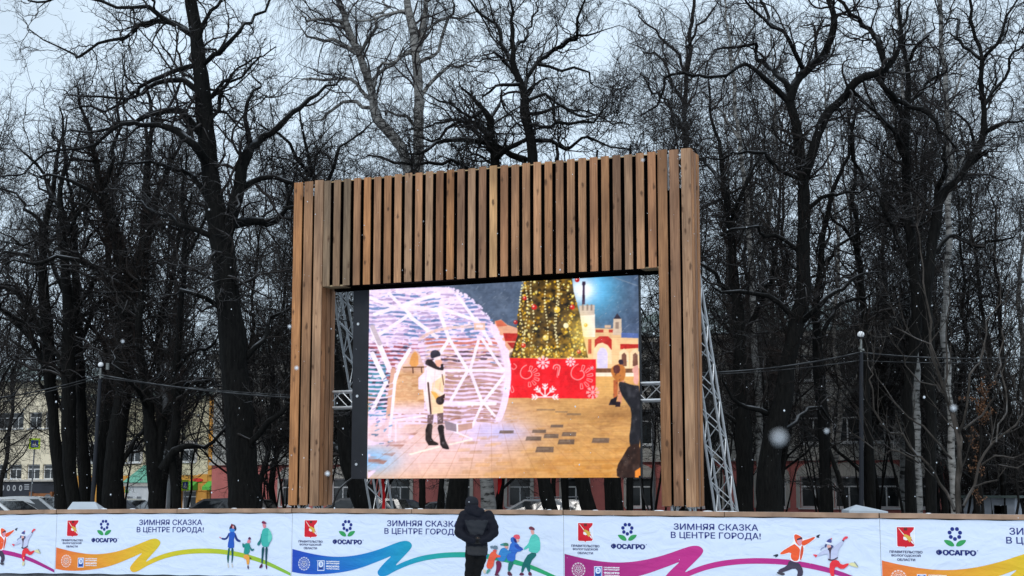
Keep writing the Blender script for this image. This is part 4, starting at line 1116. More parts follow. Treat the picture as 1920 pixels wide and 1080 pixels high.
at_.data.foreach_set('color', np.concatenate([scol.reshape(-1, 3), np.ones((NXS * NZS, 1))], 1).astype('f').ravel())
me.update()
m = bpy.data.materials.new('led_picture'); m.use_nodes = True
t = m.node_tree; bs = t.nodes['Principled BSDF']
an = t.nodes.new('ShaderNodeAttribute'); an.attribute_name = 'tint'
bs.inputs['Base Color'].default_value = (0.01, 0.01, 0.011, 1); bs.inputs['Roughness'].default_value = 0.6; bs.inputs['Specular IOR Level'].default_value = 0.1
t.links.new(an.outputs['Color'], bs.inputs['Emission Color']); bs.inputs['Emission Strength'].default_value = 0.9
me.materials.append(m)
dsp = bpy.data.objects.new('display', me); COL.objects.link(dsp); dsp.parent = scr
# ------------------------------------------------------------------ trees: limbs drawn from the photograph, branches and twigs grown from them
TR = np.random.default_rng(77)

def unit(a):
    return a / np.maximum(np.linalg.norm(a, axis=-1, keepdims=True), 1e-9)

def resample(P, R, step):
    P, R = np.asarray(P, float), np.asarray(R, float)
    # Catmull-Rom through the control points, then even spacing
    Q = np.vstack([2 * P[0] - P[1], P, 2 * P[-1] - P[-2]]); out, rr = [], []
    for i in range(1, len(Q) - 2):
        for t in np.linspace(0, 1, 6, endpoint=False):
            p0, p1, p2, p3 = Q[i - 1], Q[i], Q[i + 1], Q[i + 2]
            out.append(0.5 * (2 * p1 + (p2 - p0) * t + (2 * p0 - 5 * p1 + 4 * p2 - p3) * t * t + (3 * p1 - p0 - 3 * p2 + p3) * t ** 3)); rr.append(R[i - 1] * (1 - t) + R[i] * t)
    out.append(P[-1]); rr.append(R[-1])
    out, rr = np.array(out), np.array(rr)
    L = np.concatenate([[0], np.cumsum(np.linalg.norm(np.diff(out, axis=0), axis=1))])
    n = max(3, int(L[-1] / step) + 1)
    s = np.linspace(0, L[-1], n)
    return np.stack([np.interp(s, L, out[:, k]) for k in range(3)], -1), np.interp(s, L, rr)

def grow(par, dens, length, angle, curl, trop=0.05, npts=5, rfac=0.55, rmin=0.004, rmax=0.08, u0=0.1, lift=0.15, taper=0.5, flat=1.0, end_boost=0.0, rng=TR):
    """par: list of (P (k,3), R (k,)). Returns arrays (n, npts, 3), (n, npts) of the branches that grow from them."""
    pos, dr, rp, us = [], [], [], []
    for P, R in par:
        seg = np.linalg.norm(np.diff(P, axis=0), axis=1); L = seg.sum()
        n = rng.poisson(max(0.0, L * dens * (1 - u0)))
        if n == 0: continue
        u = u0 + (1 - u0) * rng.random(n) ** (1.0 - end_boost)
        q = u * (len(P) - 1); i = np.minimum(q.astype(int), len(P) - 2); f = (q - i)[:, None]
        pos.append(P[i] * (1 - f) + P[i + 1] * f); dr.append(unit(P[i + 1] - P[i])); rp.append(R[i] * (1 - f[:, 0]) + R[i + 1] * f[:, 0]); us.append(u)
    if not pos: return np.zeros((0, npts, 3)), np.zeros((0, npts))
    pos, dr, rp, us = np.concatenate(pos), np.concatenate(dr), np.concatenate(rp), np.concatenate(us)
    n = len(pos)
    v = rng.normal(size=(n, 3)); v[:, 1] *= flat; perp = unit(v - dr * (v * dr).sum(1, keepdims=True))
    a = np.clip(rng.normal(angle, 0.25, n), 0.2, 1.6)[:, None]
    d = np.cos(a) * dr + np.sin(a) * perp; d[:, 2] += lift; d = unit(d)
    ln = rng.uniform(length[0], length[1], n) * (1 - taper * us) 
    P = np.zeros((n, npts, 3)); P[:, 0] = pos
    for j in range(1, npts):
        d = unit(d + rng.normal(0, curl, (n, 3)) + np.array([0, 0, trop]))
        P[:, j] = P[:, j - 1] + d * (ln / (npts - 1))[:, None]
    r0 = np.clip(rp * rfac * rng.uniform(0.6, 1.1, n), rmin, rmax)
    R = np.maximum(r0[:, None] * np.linspace(1, 0.35, npts)[None], rmin * 0.55)
    return P, R

def aslist(P, R): return [(P[i], R[i]) for i in range(len(P))]

class Tubes:
    def __init__(self): self.V, self.Q, self.M, self.n = [], [], [], 0
    def many(self, P, R, sides, m=0):
        """P (n,k,3), R (n,k): n tubes of k rings."""
        n, k = P.shape[:2]
        if n == 0: return
        T = np.empty_like(P); T[:, 1:-1] = P[:, 2:] - P[:, :-2]; T[:, 0] = P[:, 1] - P[:, 0]; T[:, -1] = P[:, -1] - P[:, -2]; T = unit(T)
        ov = unit(P[:, -1] - P[:, 0]); ref = np.where(np.abs(ov[:, 2:3]) < 0.8, np.array([[0, 0, 1.0]]), np.array([[1.0, 0, 0]]))[:, None]
        A = unit(np.cross(T, np.broadcast_to(ref, T.shape))); B = np.cross(T, A)
        th = 2 * np.pi * np.arange(sides) / sides
        V = P[:, :, None] + R[:, :, None, None] * (np.cos(th)[None, None, :, None] * A[:, :, None] + np.sin(th)[None, None, :, None] * B[:, :, None])
        base = self.n + (np.arange(n) * k * sides)[:, None, None] + (np.arange(k - 1) * sides)[None, :, None]
        i0 = np.arange(sides)[None, None]; i1 = (np.arange(sides) + 1) % sides; i1 = i1[None, None]
        Q = np.stack([base + i0, base + i1, base + sides + i1, base + sides + i0], -1).reshape(-1, 4)
        self.V.append(V.reshape(-1, 3)); self.Q.append(Q); self.M.append(np.full(len(Q), m, 'i')); self.n += n * k * sides
    def one(self, P, R, sides, m=0): self.many(np.asarray(P)[None], np.asarray(R)[None], sides, m)
    def mesh(self, name, mats, origin=(0, 0, 0)):
        V = np.concatenate(self.V) - np.array(origin); Q = np.concatenate(self.Q)
        me = bpy.data.meshes.new(name)
        me.vertices.add(len(V)); me.vertices.foreach_set('co', V.astype('f').ravel())
        me.loops.add(Q.size); me.loops.foreach_set('vertex_index', Q.astype('i').ravel())
        me.polygons.add(len(Q)); me.polygons.foreach_set('loop_start', np.arange(0, Q.size, 4, dtype='i'))
        for mm in mats: me.materials.append(mm)
        me.polygons.foreach_set('material_index', np.concatenate(self.M))
        me.polygons.foreach_set('use_smooth', np.ones(len(Q), bool))
        me.update()
        return me
def link(name, me, parent=None):
    o = bpy.data.objects.new(name, me); COL.objects.link(o)
    if parent: o.parent = parent
    return o

def px_path(pts, Y, wander=0.0, rng=TR, y0=0.0, rscale=1.0):
    """Limb drawn in photo pixels (x, y, radius in pixels) at distance Y, wandering in depth as real limbs do."""
    n = len(pts); w = np.cumsum(rng.normal(0, wander, n)) if wander else np.zeros(n)
    w = w - w[0]
    P, R = [], []
    for i, (x, y, r) in enumerate(pts):
        P.append(at(x, y, Y + y0 + w[i])); R.append(r * (Y + y0 + w[i]) / FPX * rscale)
    return resample(P, R, 0.3)

def gnarl(P, R, amp, rng=TR):
    k = len(P); w = rng.normal(0, 1, (k, 3)); w = (w + np.roll(w, 1, 0) + np.roll(w, -1, 0)) / 1.8
    s = np.minimum(np.linspace(0, 1, k) * 4, 1)[:, None]
    return P + w * amp * s * np.minimum(1.0, 0.05 / np.maximum(R, 0.02))[:, None] * 3, R

def px_tree(name, label, Y, stems, limbs=(), cat='tree', group=None, bark='bark', twig='twig', style='lime', dens=1.0, shoots=0.0, seed=1, crown_from=0.25, ground=True, rs=1.0):
    rng = np.random.default_rng(seed)
    trunk, par = Tubes(), []
    x, y, r = stems[0][0]
    base = at(x, y, Y)
    for si, st in enumerate(stems):
        P, R = px_path(st, Y, 0.0 if si == 0 else 0.25, rng, rscale=rs)
        if si == 0 and ground:                                            # carry the trunk down into the ground, flaring
            g_ = P[0].copy(); g_[2] = -0.05; base = g_.copy(); base[2] = 0.0
            P = np.vstack([g_, P]); R = np.concatenate([[R[0] * 1.35], R])
        P, R = gnarl(P, R, 0.02, rng)
        trunk.one(P, R * (1 + 0.05 * rng.normal(0, 1, len(R))), 12)
        c0 = int(len(P) * crown_from) if si == 0 else 0
        if len(P) - c0 > 2: par.append((P[c0:], R[c0:]))
        stems_P = P if si == 0 else stems_P
        stems_R = R if si == 0 else stems_R
    for lb in limbs:
        d_ = np.array(lb[-1][:2], float) - np.array(lb[-2][:2], float); d_ = d_ / (np.linalg.norm(d_) + 1e-6)
        for q_, f_ in ((26, .5), (55, .22)): lb = list(lb) + [(lb[-1][0] + d_[0] * q_ * .5 + rng.normal(0, 7), lb[-1][1] + d_[1] * q_ * .5 + rng.normal(0, 7) - 5, max(.35, lb[-1][2] * f_))]
        P, R = px_path(lb, Y, 0.45, rng, rscale=rs)
        P, R = gnarl(P, R, 0.035, rng)
        trunk.one(P, R, 8); par.append((P, R))
    crown = Tubes()
    if style == 'lime':
        B, RB = grow(par, 2.7 * dens, (1.0, 3.4), 0.95, 0.34, 0.05, 11, 0.5, 0.011, 0.045, 0.10, 0.10, 0.45, rng=rng)
        crown.many(B, RB, 5)
        C, RC = grow(aslist(B, RB), 4.4 * dens, (0.45, 1.3), 0.9, 0.36, 0.06, 7, 0.6, 0.0068, 0.02, 0.10, 0.1, 0.4, rng=rng)
        crown.many(C, RC, 4)
        D, RD = grow(aslist(C, RC), 7.0 * dens, (0.2, 0.6), 0.85, 0.28, 0.05, 4, 0.6, 0.0045, 0.009, 0.1, 0.1, 0.3, rng=rng)
        crown.many(D, RD, 3)
    elif style == 'birch':
        B, RB = grow(par, 1.7 * dens, (1.2, 3.0), 0.8, 0.18, 0.02, 8, 0.45, 0.010, 0.04, 0.1, 0.2, 0.4, rng=rng)
        crown.many(B, RB, 5)
        C, RC = grow(aslist(B, RB), 3.4 * dens, (0.7, 1.8), 0.8, 0.16, -0.16, 7, 0.55, 0.005, 0.014, 0.1, 0.0, 0.3, rng=rng)
        crown.many(C, RC, 3)
        D, RD = grow(aslist(C, RC), 5.0 * dens, (0.4, 1.1), 0.5, 0.12, -0.30, 5, 0.6, 0.0034, 0.006, 0.1, -0.2, 0.3, rng=rng)
        crown.many(D, RD, 3)
    elif style == 'shrub':
        B, RB = grow(par, 1.4 * dens, (0.6, 1.8), 0.6, 0.09, 0.12, 7, 0.6, 0.006, 0.014, 0.15, 0.25, 0.4, rng=rng)
        crown.many(B, RB, 4)
        C, RC = grow(aslist(B, RB), 2.0 * dens, (0.3, 0.9), 0.6, 0.1, 0.1, 5, 0.65, 0.004, 0.008, 0.1, 0.2, 0.3, rng=rng)
        crown.many(C, RC, 3)
    if shoots:                                                            # brown water shoots all over the trunk
        Sh, RS = grow([(stems_P, stems_R)], 60 * shoots, (0.35, 1.3), 1.2, 0.3, 0.1, 6, 0.2, 0.0055, 0.012, 0.25, 0.1, 0.1, rng=rng)
        crown.many(Sh, RS, 3, 1)
        S2, R2 = grow(aslist(Sh, RS), 4.0, (0.2, 0.5), 0.8, 0.25, 0.05, 4, 0.7, 0.0045, 0.007, 0.15, 0.1, 0.2, rng=rng)
        crown.many(S2, R2, 3, 1)
    root = empty(name, tuple(base))
    tag(root, label, cat, group)
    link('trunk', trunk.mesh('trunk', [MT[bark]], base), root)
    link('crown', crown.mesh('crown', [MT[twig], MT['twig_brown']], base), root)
    return root

T = px_tree
GP = 'old bare lime trees behind the portal'
T('bare_lime_tree', 'tall bare dark tree with a thick trunk, just left of the wooden portal', 38,
  [[(462, 965, 33), (454, 880, 28), (450, 800, 27), (440, 680, 25), (428, 560, 23), (415, 450, 22), (402, 380, 19), (392, 300, 17), (383, 220, 16), (376, 140, 15), (366, 60, 13), (355, -10, 11), (345, -120, 7), (342, -200, 3)]],
  [[(390, 310, 9), (360, 268, 8), (320, 242, 7), (270, 232, 5), (220, 245, 4), (160, 272, 3), (60, 310, 2), (-20, 335, 1.5)], [(384, 258, 8), (345, 222, 7), (300, 215, 6), (250, 220, 4), (190, 245, 3), (130, 240, 2)],
   [(372, 172, 6), (340, 148, 6), (318, 148, 5), (270, 165, 4), (220, 190, 3), (150, 205, 2)], [(376, 120, 6), (330, 135, 5), (280, 160, 4), (235, 185, 3), (180, 190, 2)],
   [(362, 66, 7), (322, 42, 6), (285, 45, 5), (240, 60, 4), (190, 75, 3), (150, 92, 3), (130, 96, 2.5), (105, 80, 1.5), (60, 60, 1)], [(355, 62, 5), (300, 32, 5), (250, 15, 4), (200, 2, 3), (120, 0, 3), (60, -5, 2)],
   [(380, 122, 5), (420, 90, 5), (450, 60, 4), (480, 20, 3), (520, -30, 2)], [(393, 185, 4), (410, 165, 3.5), (428, 148, 3)], [(366, 92, 5), (390, 45, 4), (425, 5, 3), (460, -40, 2)],
   [(424, 445, 13), (446, 360, 12), (466, 285, 11), (490, 262, 8), (520, 240, 6), (560, 205, 5), (600, 165, 3), (630, 140, 2)], [(466, 285, 7), (466, 240, 5), (470, 190, 3), (480, 150, 2)],
   [(448, 355, 7), (480, 340, 6), (510, 335, 5), (545, 340, 4), (580, 352, 2)], [(424, 430, 10), (460, 412, 9), (490, 412, 8), (505, 425, 6), (535, 405, 4), (570, 395, 3)],
   [(412, 450, 7), (370, 430, 5), (330, 420, 4), (290, 400, 3)], [(446, 690, 6), (480, 640, 5), (520, 600, 4), (545, 590, 3)], [(455, 860, 7), (500, 800, 6), (540, 770, 4), (570, 770, 3)], [(432, 600, 6), (400, 560, 5), (360, 540, 4), (320, 545, 3)],
   [(386, 262, 6), (400, 210, 4), (430, 160, 3), (460, 120, 2)], [(404, 390, 6), (370, 340, 5), (330, 310, 4), (280, 300, 3), (230, 310, 2)]], group=GP, seed=3, dens=0.95)
T('bare_lime_tree', 'slim bare dark tree with a bent trunk at the far left, nearest the picture edge', 46,
  [[(118, 965, 14), (112, 900, 12), (103, 820, 11), (98, 760, 11), (93, 700, 12), (86, 600, 12), (82, 520, 9), (85, 440, 7), (98, 350, 5), (110, 280, 3), (118, 220, 1.5)]],
  [[(90, 640, 7), (60, 580, 6), (20, 548, 5), (-40, 530, 3)], [(95, 700, 7), (40, 620, 6), (0, 580, 5), (-40, 560, 3)], [(84, 520, 5), (60, 480, 4), (30, 470, 3), (-20, 480, 2)], [(86, 430, 4), (50, 380, 3), (10, 360, 2)], [(82, 470, 4), (120, 420, 3), (150, 380, 2)]], group=GP, seed=4)
T('bare_lime_tree', 'dark upright tree, second trunk of the row at the far left', 45,
  [[(141, 965, 13), (133, 900, 12), (129, 820, 13), (131, 740, 14), (128, 650, 12), (126, 560, 10), (121, 460, 8), (115, 360, 5), (116, 260, 3), (112, 200, 1.5)]],
  [[(131, 650, 7), (150, 560, 5), (190, 530, 4), (225, 520, 3)], [(127, 570, 5), (100, 490, 4), (60, 460, 3), (20, 455, 2)], [(133, 700, 6), (90, 640, 5), (40, 600, 4), (0, 575, 3)], [(122, 450, 4), (160, 390, 3), (190, 340, 2)], [(119, 400, 4), (80, 330, 3), (40, 290, 2)]], group=GP, seed=5)
T('bare_lime_tree', 'thin dark tree close beside the slanted left street lamp', 47,
  [[(163, 965, 11), (160, 880, 10), (155, 800, 9), (151, 700, 8), (146, 600, 8), (141, 480, 6), (136, 380, 4), (140, 300, 2.5), (150, 230, 1.2)]],
  [[(150, 640, 5), (180, 580, 4), (210, 560, 3)], [(143, 500, 4), (175, 440, 3), (205, 400, 2)], [(140, 440, 4), (105, 380, 3), (70, 350, 2)]], group=GP, seed=6)
T('bare_lime_tree', 'broad dark twin stemmed tree with brown shoots, right of the left street lamp', 44,
  [[(213, 965, 21), (212, 900, 19), (218, 830, 18), (226, 780, 17), (233, 720, 17), (235, 640, 18), (238, 560, 17), (232, 500, 14), (215, 430, 11), (195, 360, 8), (175, 280, 5), (162, 210, 3), (150, 160, 1.5)],
   [(240, 570, 13), (262, 505, 13), (272, 440, 12), (276, 380, 9), (280, 300, 6), (284, 220, 4), (280, 150, 2)]],
  [[(222, 540, 8), (190, 510, 6), (150, 490, 5), (100, 480, 4), (70, 490, 3), (20, 500, 2)], [(225, 880, 5), (245, 835, 5), (262, 812, 4), (282, 790, 3)], [(212, 420, 6), (170, 360, 5), (120, 330, 3), (70, 330, 2)], [(275, 400, 6), (310, 330, 5), (340, 280, 3), (370, 230, 2)], [(268, 450, 5), (300, 420, 4), (335, 430, 3), (360, 445, 2)],
   [(195, 360, 5), (210, 290, 4), (220, 220, 3), (215, 160, 2)], [(282, 250, 3.5), (310, 200, 3), (330, 150, 2)]], group=GP, seed=7, shoots=1.2)
T('bare_lime_tree', 'thinner dark trunk pressed against the broad twin stemmed tree', 47,
  [[(190, 965, 10), (190, 880, 9), (198, 790, 8), (210, 700, 7), (216, 620, 8), (205, 540, 6), (200, 450, 5), (215, 360, 4), (230, 280, 2.5), (240, 220, 1.2)]],
  [[(212, 680, 4), (180, 640, 3.5), (160, 600, 3)], [(200, 460, 4), (170, 400, 3), (150, 340, 2)]], group=GP, seed=8, shoots=0.5)
T('bare_lime_tree', 'dark forked trunk in front of the green roofed kiosk', 43,
  [[(294, 965, 15), (290, 900, 14), (285, 830, 14), (278, 760, 11), (270, 700, 9), (262, 640, 7), (262, 560, 6), (270, 470, 5), (290, 380, 4), (310, 300, 2.5), (320, 240, 1.2)],
   [(293, 900, 10), (303, 810, 9), (309, 760, 8), (300, 720, 7), (296, 660, 6), (305, 580, 5), (325, 500, 4), (345, 420, 3), (360, 360, 2)]],
  [[(280, 770, 5), (250, 720, 4), (225, 690, 3)], [(306, 780, 6), (330, 740, 5), (360, 720, 4), (400, 715, 3)], [(262, 600, 4), (230, 560, 3), (200, 550, 2)]], group=GP, seed=9, shoots=0.4)
T('bare_lime_tree', 'dark slim trunk with a low limb reaching right, beside the pedestrian sign', 42,
  [[(332, 965, 9), (328, 900, 8), (322, 850, 9), (330, 800, 9), (328, 740, 8), (326, 690, 7), (338, 600, 6), (345, 500, 5), (350, 420, 4), (345, 340, 2.5), (350, 280, 1.2)]],
  [[(306, 880, 11), (330, 845, 8), (352, 833, 5), (390, 820, 4), (430, 800, 3)], [(326, 700, 5), (360, 660, 4), (395, 650, 3)], [(346, 480, 4), (380, 430, 3), (400, 400, 2)]], group=GP, seed=10, shoots=0.3)
T('bare_lime_tree', 'dark leaning trunk seen between the left leg and the screen', 40,
  [[(694, 965, 22), (670, 905, 20), (652, 870, 14), (645, 800, 11), (640, 740, 11), (632, 690, 10), (622, 640, 9), (612, 560, 8), (600, 450, 6), (588, 350, 5), (575, 270, 3), (560, 210, 1.5)]],
  [[(666, 905, 9), (640, 850, 7), (620, 828, 6), (595, 810, 4)], [(600, 460, 5), (560, 390, 4), (530, 330, 3)], [(592, 380, 4), (620, 310, 3.5), (650, 270, 2.5), (680, 240, 2)], [(585, 330, 4), (540, 280, 3), (500, 250, 2)]], group=GP, seed=11)
T('birch_tree', 'pale birch with a straight white upper trunk above the middle of the portal', 46,
  [[(917, 965, 14), (912, 900, 13), (897, 800, 12), (866, 640, 11), (826, 500, 11), (796, 400, 10), (785, 330, 10), (784, 230, 10), (784, 150, 9), (780, 100, 8), (772, 50, 8), (764, 0, 7), (755, -80, 5), (750, -180, 2)],
   [(782, 97, 6), (793, 60, 6), (797, 20, 5), (798, -30, 4), (805, -120, 2)]],
  [[(771, 98, 3.5), (740, 115, 3), (715, 130, 3), (695, 152, 2.5)], [(784, 118, 4), (820, 98, 3), (840, 50, 3), (850, 0, 2)], [(766, 20, 4), (730, 20, 3), (700, 30, 2.5), (670, 25, 2)], [(786, 190, 4), (815, 150, 3.5), (850, 130, 3), (880, 130, 2)], [(795, 60, 3), (830, 30, 3), (870, 20, 2)], [(783, 250, 4), (750, 220, 3), (720, 210, 2)]],
  bark='birch', twig='twig_birch', style='birch', group='birches in the park', seed=12, crown_from=0.62, dens=1.3)
T('birch_tree', 'pale leaning birch with an arching white trunk above the left part of the header', 48,
  [[(850, 965, 13), (835, 800, 12), (815, 600, 11), (790, 440, 11), (770, 350, 10), (757, 285, 10), (735, 255, 10), (705, 222, 9), (700, 195, 8), (691, 157, 8), (682, 126, 8), (668, 98, 7), (657, 70, 7), (647, 31, 6), (634, 0, 6), (615, -60, 4), (600, -150, 2)]],
  [[(668, 100, 5), (640, 80, 4), (612, 75, 3.5), (585, 62, 2.5)], [(660, 72, 4.5), (640, 45, 4), (610, 35, 3), (570, 40, 2.5)], [(700, 190, 4), (660, 155, 3.5), (620, 150, 3), (580, 155, 2)], [(695, 155, 4), (725, 125, 3), (760, 105, 3), (785, 95, 2.5)], [(672, 105, 4), (690, 70, 3.5), (705, 40, 3), (720, 10, 2)], [(636, 0, 3), (610, -20, 3), (580, -20, 2)],
   [(705, 205, 4), (660, 190, 3.5), (620, 200, 3), (590, 220, 2)]], bark='birch', twig='twig_birch', style='birch', group='birches in the park', seed=13, crown_from=0.6, dens=1.3)
T('bare_lime_tree', 'bare dark tree with a fan of fine branches against the sky above the header', 42,
  [[(1036, 965, 14), (1020, 900, 13), (1006, 700, 12), (1000, 500, 11), (998, 310, 10), (994, 252, 9), (985, 213, 9), (982, 178, 8), (973, 154, 7), (963, 130, 6), (963, 104, 5), (963, 59, 4), (964, 18, 3), (968, -40, 1.5)]],
  [[(965, 138, 4.5), (945, 112, 4), (932, 98, 3), (912, 100, 2)], [(963, 122, 5), (945, 85, 4), (930, 55, 3.5), (905, 30, 3), (885, 12, 2), (862, -8, 1.5)], [(984, 170, 4), (990, 140, 4), (1006, 121, 4.5), (1030, 104, 4), (1053, 83, 4), (1074, 59, 3), (1092, 27, 2.5), (1098, -5, 1.5)],
   [(1053, 83, 3), (1086, 62, 2.5), (1130, 56, 1.5)], [(1008, 121, 3.5), (1044, 127, 3), (1098, 136, 2), (1130, 150, 1)], [(986, 213, 3.5), (1030, 204, 3), (1060, 205, 2.5), (1100, 213, 2), (1160, 219, 1.5)], [(984, 192, 3.5), (1026, 178, 3), (1065, 200, 2.5), (1110, 212, 2)],
   [(992, 236, 4), (1032, 228, 3.5), (1090, 225, 3), (1136, 207, 2), (1156, 175, 1.3)], [(998, 264, 4.5), (1041, 264, 4), (1071, 275, 3), (1106, 270, 2.5), (1142, 269, 2), (1180, 285, 1)], [(963, 104, 3.5), (978, 78, 3), (990, 55, 2.5), (1000, 25, 2), (1006, -5, 1)],
   [(975, 158, 4), (940, 160, 3), (905, 178, 2)], [(982, 180, 3), (1010, 150, 2.5), (1040, 150, 2)]], group=GP, seed=14, crown_from=0.72, dens=1.2)
T('bare_lime_tree', 'low dark many branched tree just over the middle of the header', 43,
  [[(855, 965, 20), (860, 900, 18), (880, 700, 14), (905, 500, 11), (925, 310, 9), (922, 260, 8), (918, 225, 7), (905, 204, 5), (890, 185, 3.5), (870, 165, 2)]],
  [[(985, 300, 7), (955, 288, 6), (925, 272, 6), (880, 268, 5), (840, 270, 4), (800, 285, 3)], [(922, 262, 5), (895, 238, 4), (865, 240, 3.5), (830, 250, 3), (800, 262, 2)], [(926, 300, 5), (960, 275, 5), (985, 262, 4), (1000, 250, 3)], [(905, 206, 4), (880, 215, 3), (850, 205, 2.5), (820, 195, 2)], [(918, 228, 4), (935, 190, 3), (945, 170, 2)], [(920, 250, 4), (880, 225, 3.5), (845, 218, 3), (815, 225, 2), (790, 240, 1.5)],
   [(915, 350, 5), (870, 310, 4), (820, 300, 3.5), (760, 305, 3), (700, 300, 2)]], group=GP, seed=15, crown_from=0.6, dens=1.25)
T('bare_lime_tree', 'huge dark forked tree standing right of the portal', 42,
  [[(1443, 965, 26), (1443, 870, 23), (1455, 800, 20), (1467, 750, 17), (1477, 680, 16), (1492, 610, 16), (1504, 552, 15), (1506, 500, 13), (1507, 440, 12), (1506, 390, 11.5), (1504, 330, 11), (1498, 270, 10.5), (1490, 230, 10), (1480, 185, 9)],
   [(1480, 190, 9), (1492, 152, 8), (1515, 130, 8), (1540, 105, 7.5), (1555, 75, 7), (1562, 40, 6.5), (1555, 0, 5.5), (1545, -60, 3), (1540, -110, 1.5)],
   [(1506, 330, 11), (1522, 295, 10), (1535, 248, 9.5), (1550, 215, 9), (1580, 185, 8.5), (1600, 155, 8), (1620, 142, 7.5), (1645, 138, 7), (1662, 130, 7), (1680, 105, 4.5), (1690, 80, 3.5), (1700, 40, 2.5), (1705, 0, 1.5)]],
  [[(1476, 188, 7), (1462, 175, 6), (1440, 155, 5.5), (1425, 140, 4.5), (1400, 128, 4), (1360, 135, 3.5), (1310, 138, 3), (1275, 145, 3), (1250, 165, 2.5), (1215, 195, 2), (1190, 212, 1)], [(1480, 170, 7), (1473, 155, 6), (1455, 132, 5), (1432, 128, 4.5), (1418, 100, 4), (1410, 82, 3.5), (1380, 82, 3), (1345, 92, 2)],
   [(1505, 128, 5), (1490, 95, 4.5), (1475, 65, 4), (1450, 40, 3), (1420, 15, 3), (1390, -10, 2)], [(1468, 58, 4), (1440, 35, 3.5), (1435, 0, 3), (1440, -40, 2)], [(1640, 140, 5.5), (1665, 170, 5), (1690, 185, 5), (1715, 195, 5), (1750, 210, 5), (1765, 225, 4), (1772, 250, 3), (1785, 290, 2)],
   [(1662, 130, 6), (1650, 95, 5.5), (1635, 65, 5), (1610, 40, 4), (1590, 15, 4), (1575, -20, 3)], [(1600, 172, 3.5), (1640, 205, 3.5), (1665, 230, 3.5), (1685, 265, 3.5), (1692, 290, 4)], [(1562, 45, 3), (1590, 30, 2.5), (1610, 5, 2)], [(1505, 340, 5), (1450, 300, 4), (1400, 290, 3), (1340, 300, 2)], [(1507, 400, 5), (1540, 370, 4), (1580, 350, 3), (1610, 350, 2)],
   [(1436, 775, 6), (1420, 764, 5), (1400, 757, 4), (1378, 750, 3), (1362, 735, 2)], [(1498, 610, 6), (1540, 560, 5), (1570, 540, 4), (1610, 520, 3)], [(1495, 600, 6), (1450, 560, 5), (1410, 545, 4), (1360, 540, 3)], [(1506, 480, 5), (1460, 440, 4), (1420, 430, 3), (1370, 440, 2)], [(1450, 820, 5), (1500, 790, 4), (1535, 770, 3), (1560, 790, 2)]],
  group=GP, seed=16, crown_from=0.35, shoots=0.35)
T('bare_lime_tree', 'thick dark trunk between the brace truss and the huge forked tree', 44,
  [[(1397, 965, 16), (1396, 860, 15), (1390, 760, 14), (1387, 680, 13), (1385, 600, 11), (1378, 540, 10), (1372, 480, 8), (1365, 400, 6), (1355, 330, 5), (1345, 250, 3.5), (1335, 180, 2), (1330, 130, 1)]],
  [[(1380, 560, 5), (1340, 510, 4), (1310, 490, 3)], [(1386, 640, 6), (1420, 580, 5), (1440, 520, 4), (1455, 470, 3)], [(1367, 420, 4), (1400, 360, 3.5), (1420, 300, 3)], [(1390, 800, 5), (1350, 770, 3)], [(1358, 350, 4), (1320, 300, 3), (1290, 260, 2)]], group=GP, seed=17, shoots=0.4)
T('bare_lime_tree', 'straight dark trunk midway between the huge forked tree and the right street lamp', 45,
  [[(1551, 965, 12), (1547, 880, 11), (1543, 780, 11), (1535, 700, 11), (1530, 620, 9), (1535, 540, 7), (1545, 450, 5.5), (1560, 380, 4.5), (1580, 320, 3.5), (1600, 260, 2.5), (1610, 200, 1.2)], [(1590, 965, 5), (1580, 900, 5), (1565, 860, 4), (1552, 820, 4), (1545, 780, 3)]],
  [[(1532, 640, 5), (1570, 590, 4), (1600, 560, 3)], [(1540, 500, 4), (1580, 460, 3), (1620, 440, 2)], [(1534, 560, 4), (1500, 520, 3), (1470, 500, 2)]], group=GP, seed=18, shoots=0.3)
T('bare_lime_tree', 'thin dark trunk close behind the right street lamp post', 46,
  [[(1635, 965, 8), (1632, 880, 8), (1628, 800, 8), (1625, 700, 7.5), (1620, 600, 6.5), (1612, 480, 5), (1600, 380, 4), (1605, 300, 3), (1598, 230, 2), (1590, 180, 1)]],
  [[(1622, 640, 4), (1660, 590, 3), (1690, 570, 2)], [(1612, 470, 4), (1580, 420, 3), (1560, 400, 2)]], group=GP, seed=19)
T('bare_lime_tree', 'tall straight dark tree left of the white birch trunks at the right', 44,
  [[(1710, 965, 10), (1704, 800, 9.5), (1705, 720, 9.5), (1715, 640, 10), (1718, 560, 12), (1714, 500, 10), (1708, 440, 9), (1702, 389, 8), (1698, 330, 8), (1695, 270, 8), (1697, 215, 7), (1700, 170, 5.5), (1700, 110, 5), (1695, 60, 4), (1690, 0, 3), (1688, -70, 1.5)]],
  [[(1693, 225, 5), (1680, 190, 4), (1665, 160, 3.5), (1655, 120, 2.5)], [(1700, 195, 4.5), (1730, 165, 3.5), (1755, 145, 3), (1780, 130, 2)], [(1692, 290, 5), (1678, 262, 4), (1650, 225, 3), (1620, 205, 2)], [(1700, 120, 3.5), (1730, 80, 3), (1745, 40, 2)], [(1716, 520, 5), (1680, 450, 4.5), (1650, 390, 4), (1625, 330, 4), (1605, 300, 3), (1598, 260, 2.5), (1595, 190, 2)], [(1712, 480, 4), (1690, 420, 3.5), (1670, 360, 3)]], group=GP, seed=20, crown_from=0.45)
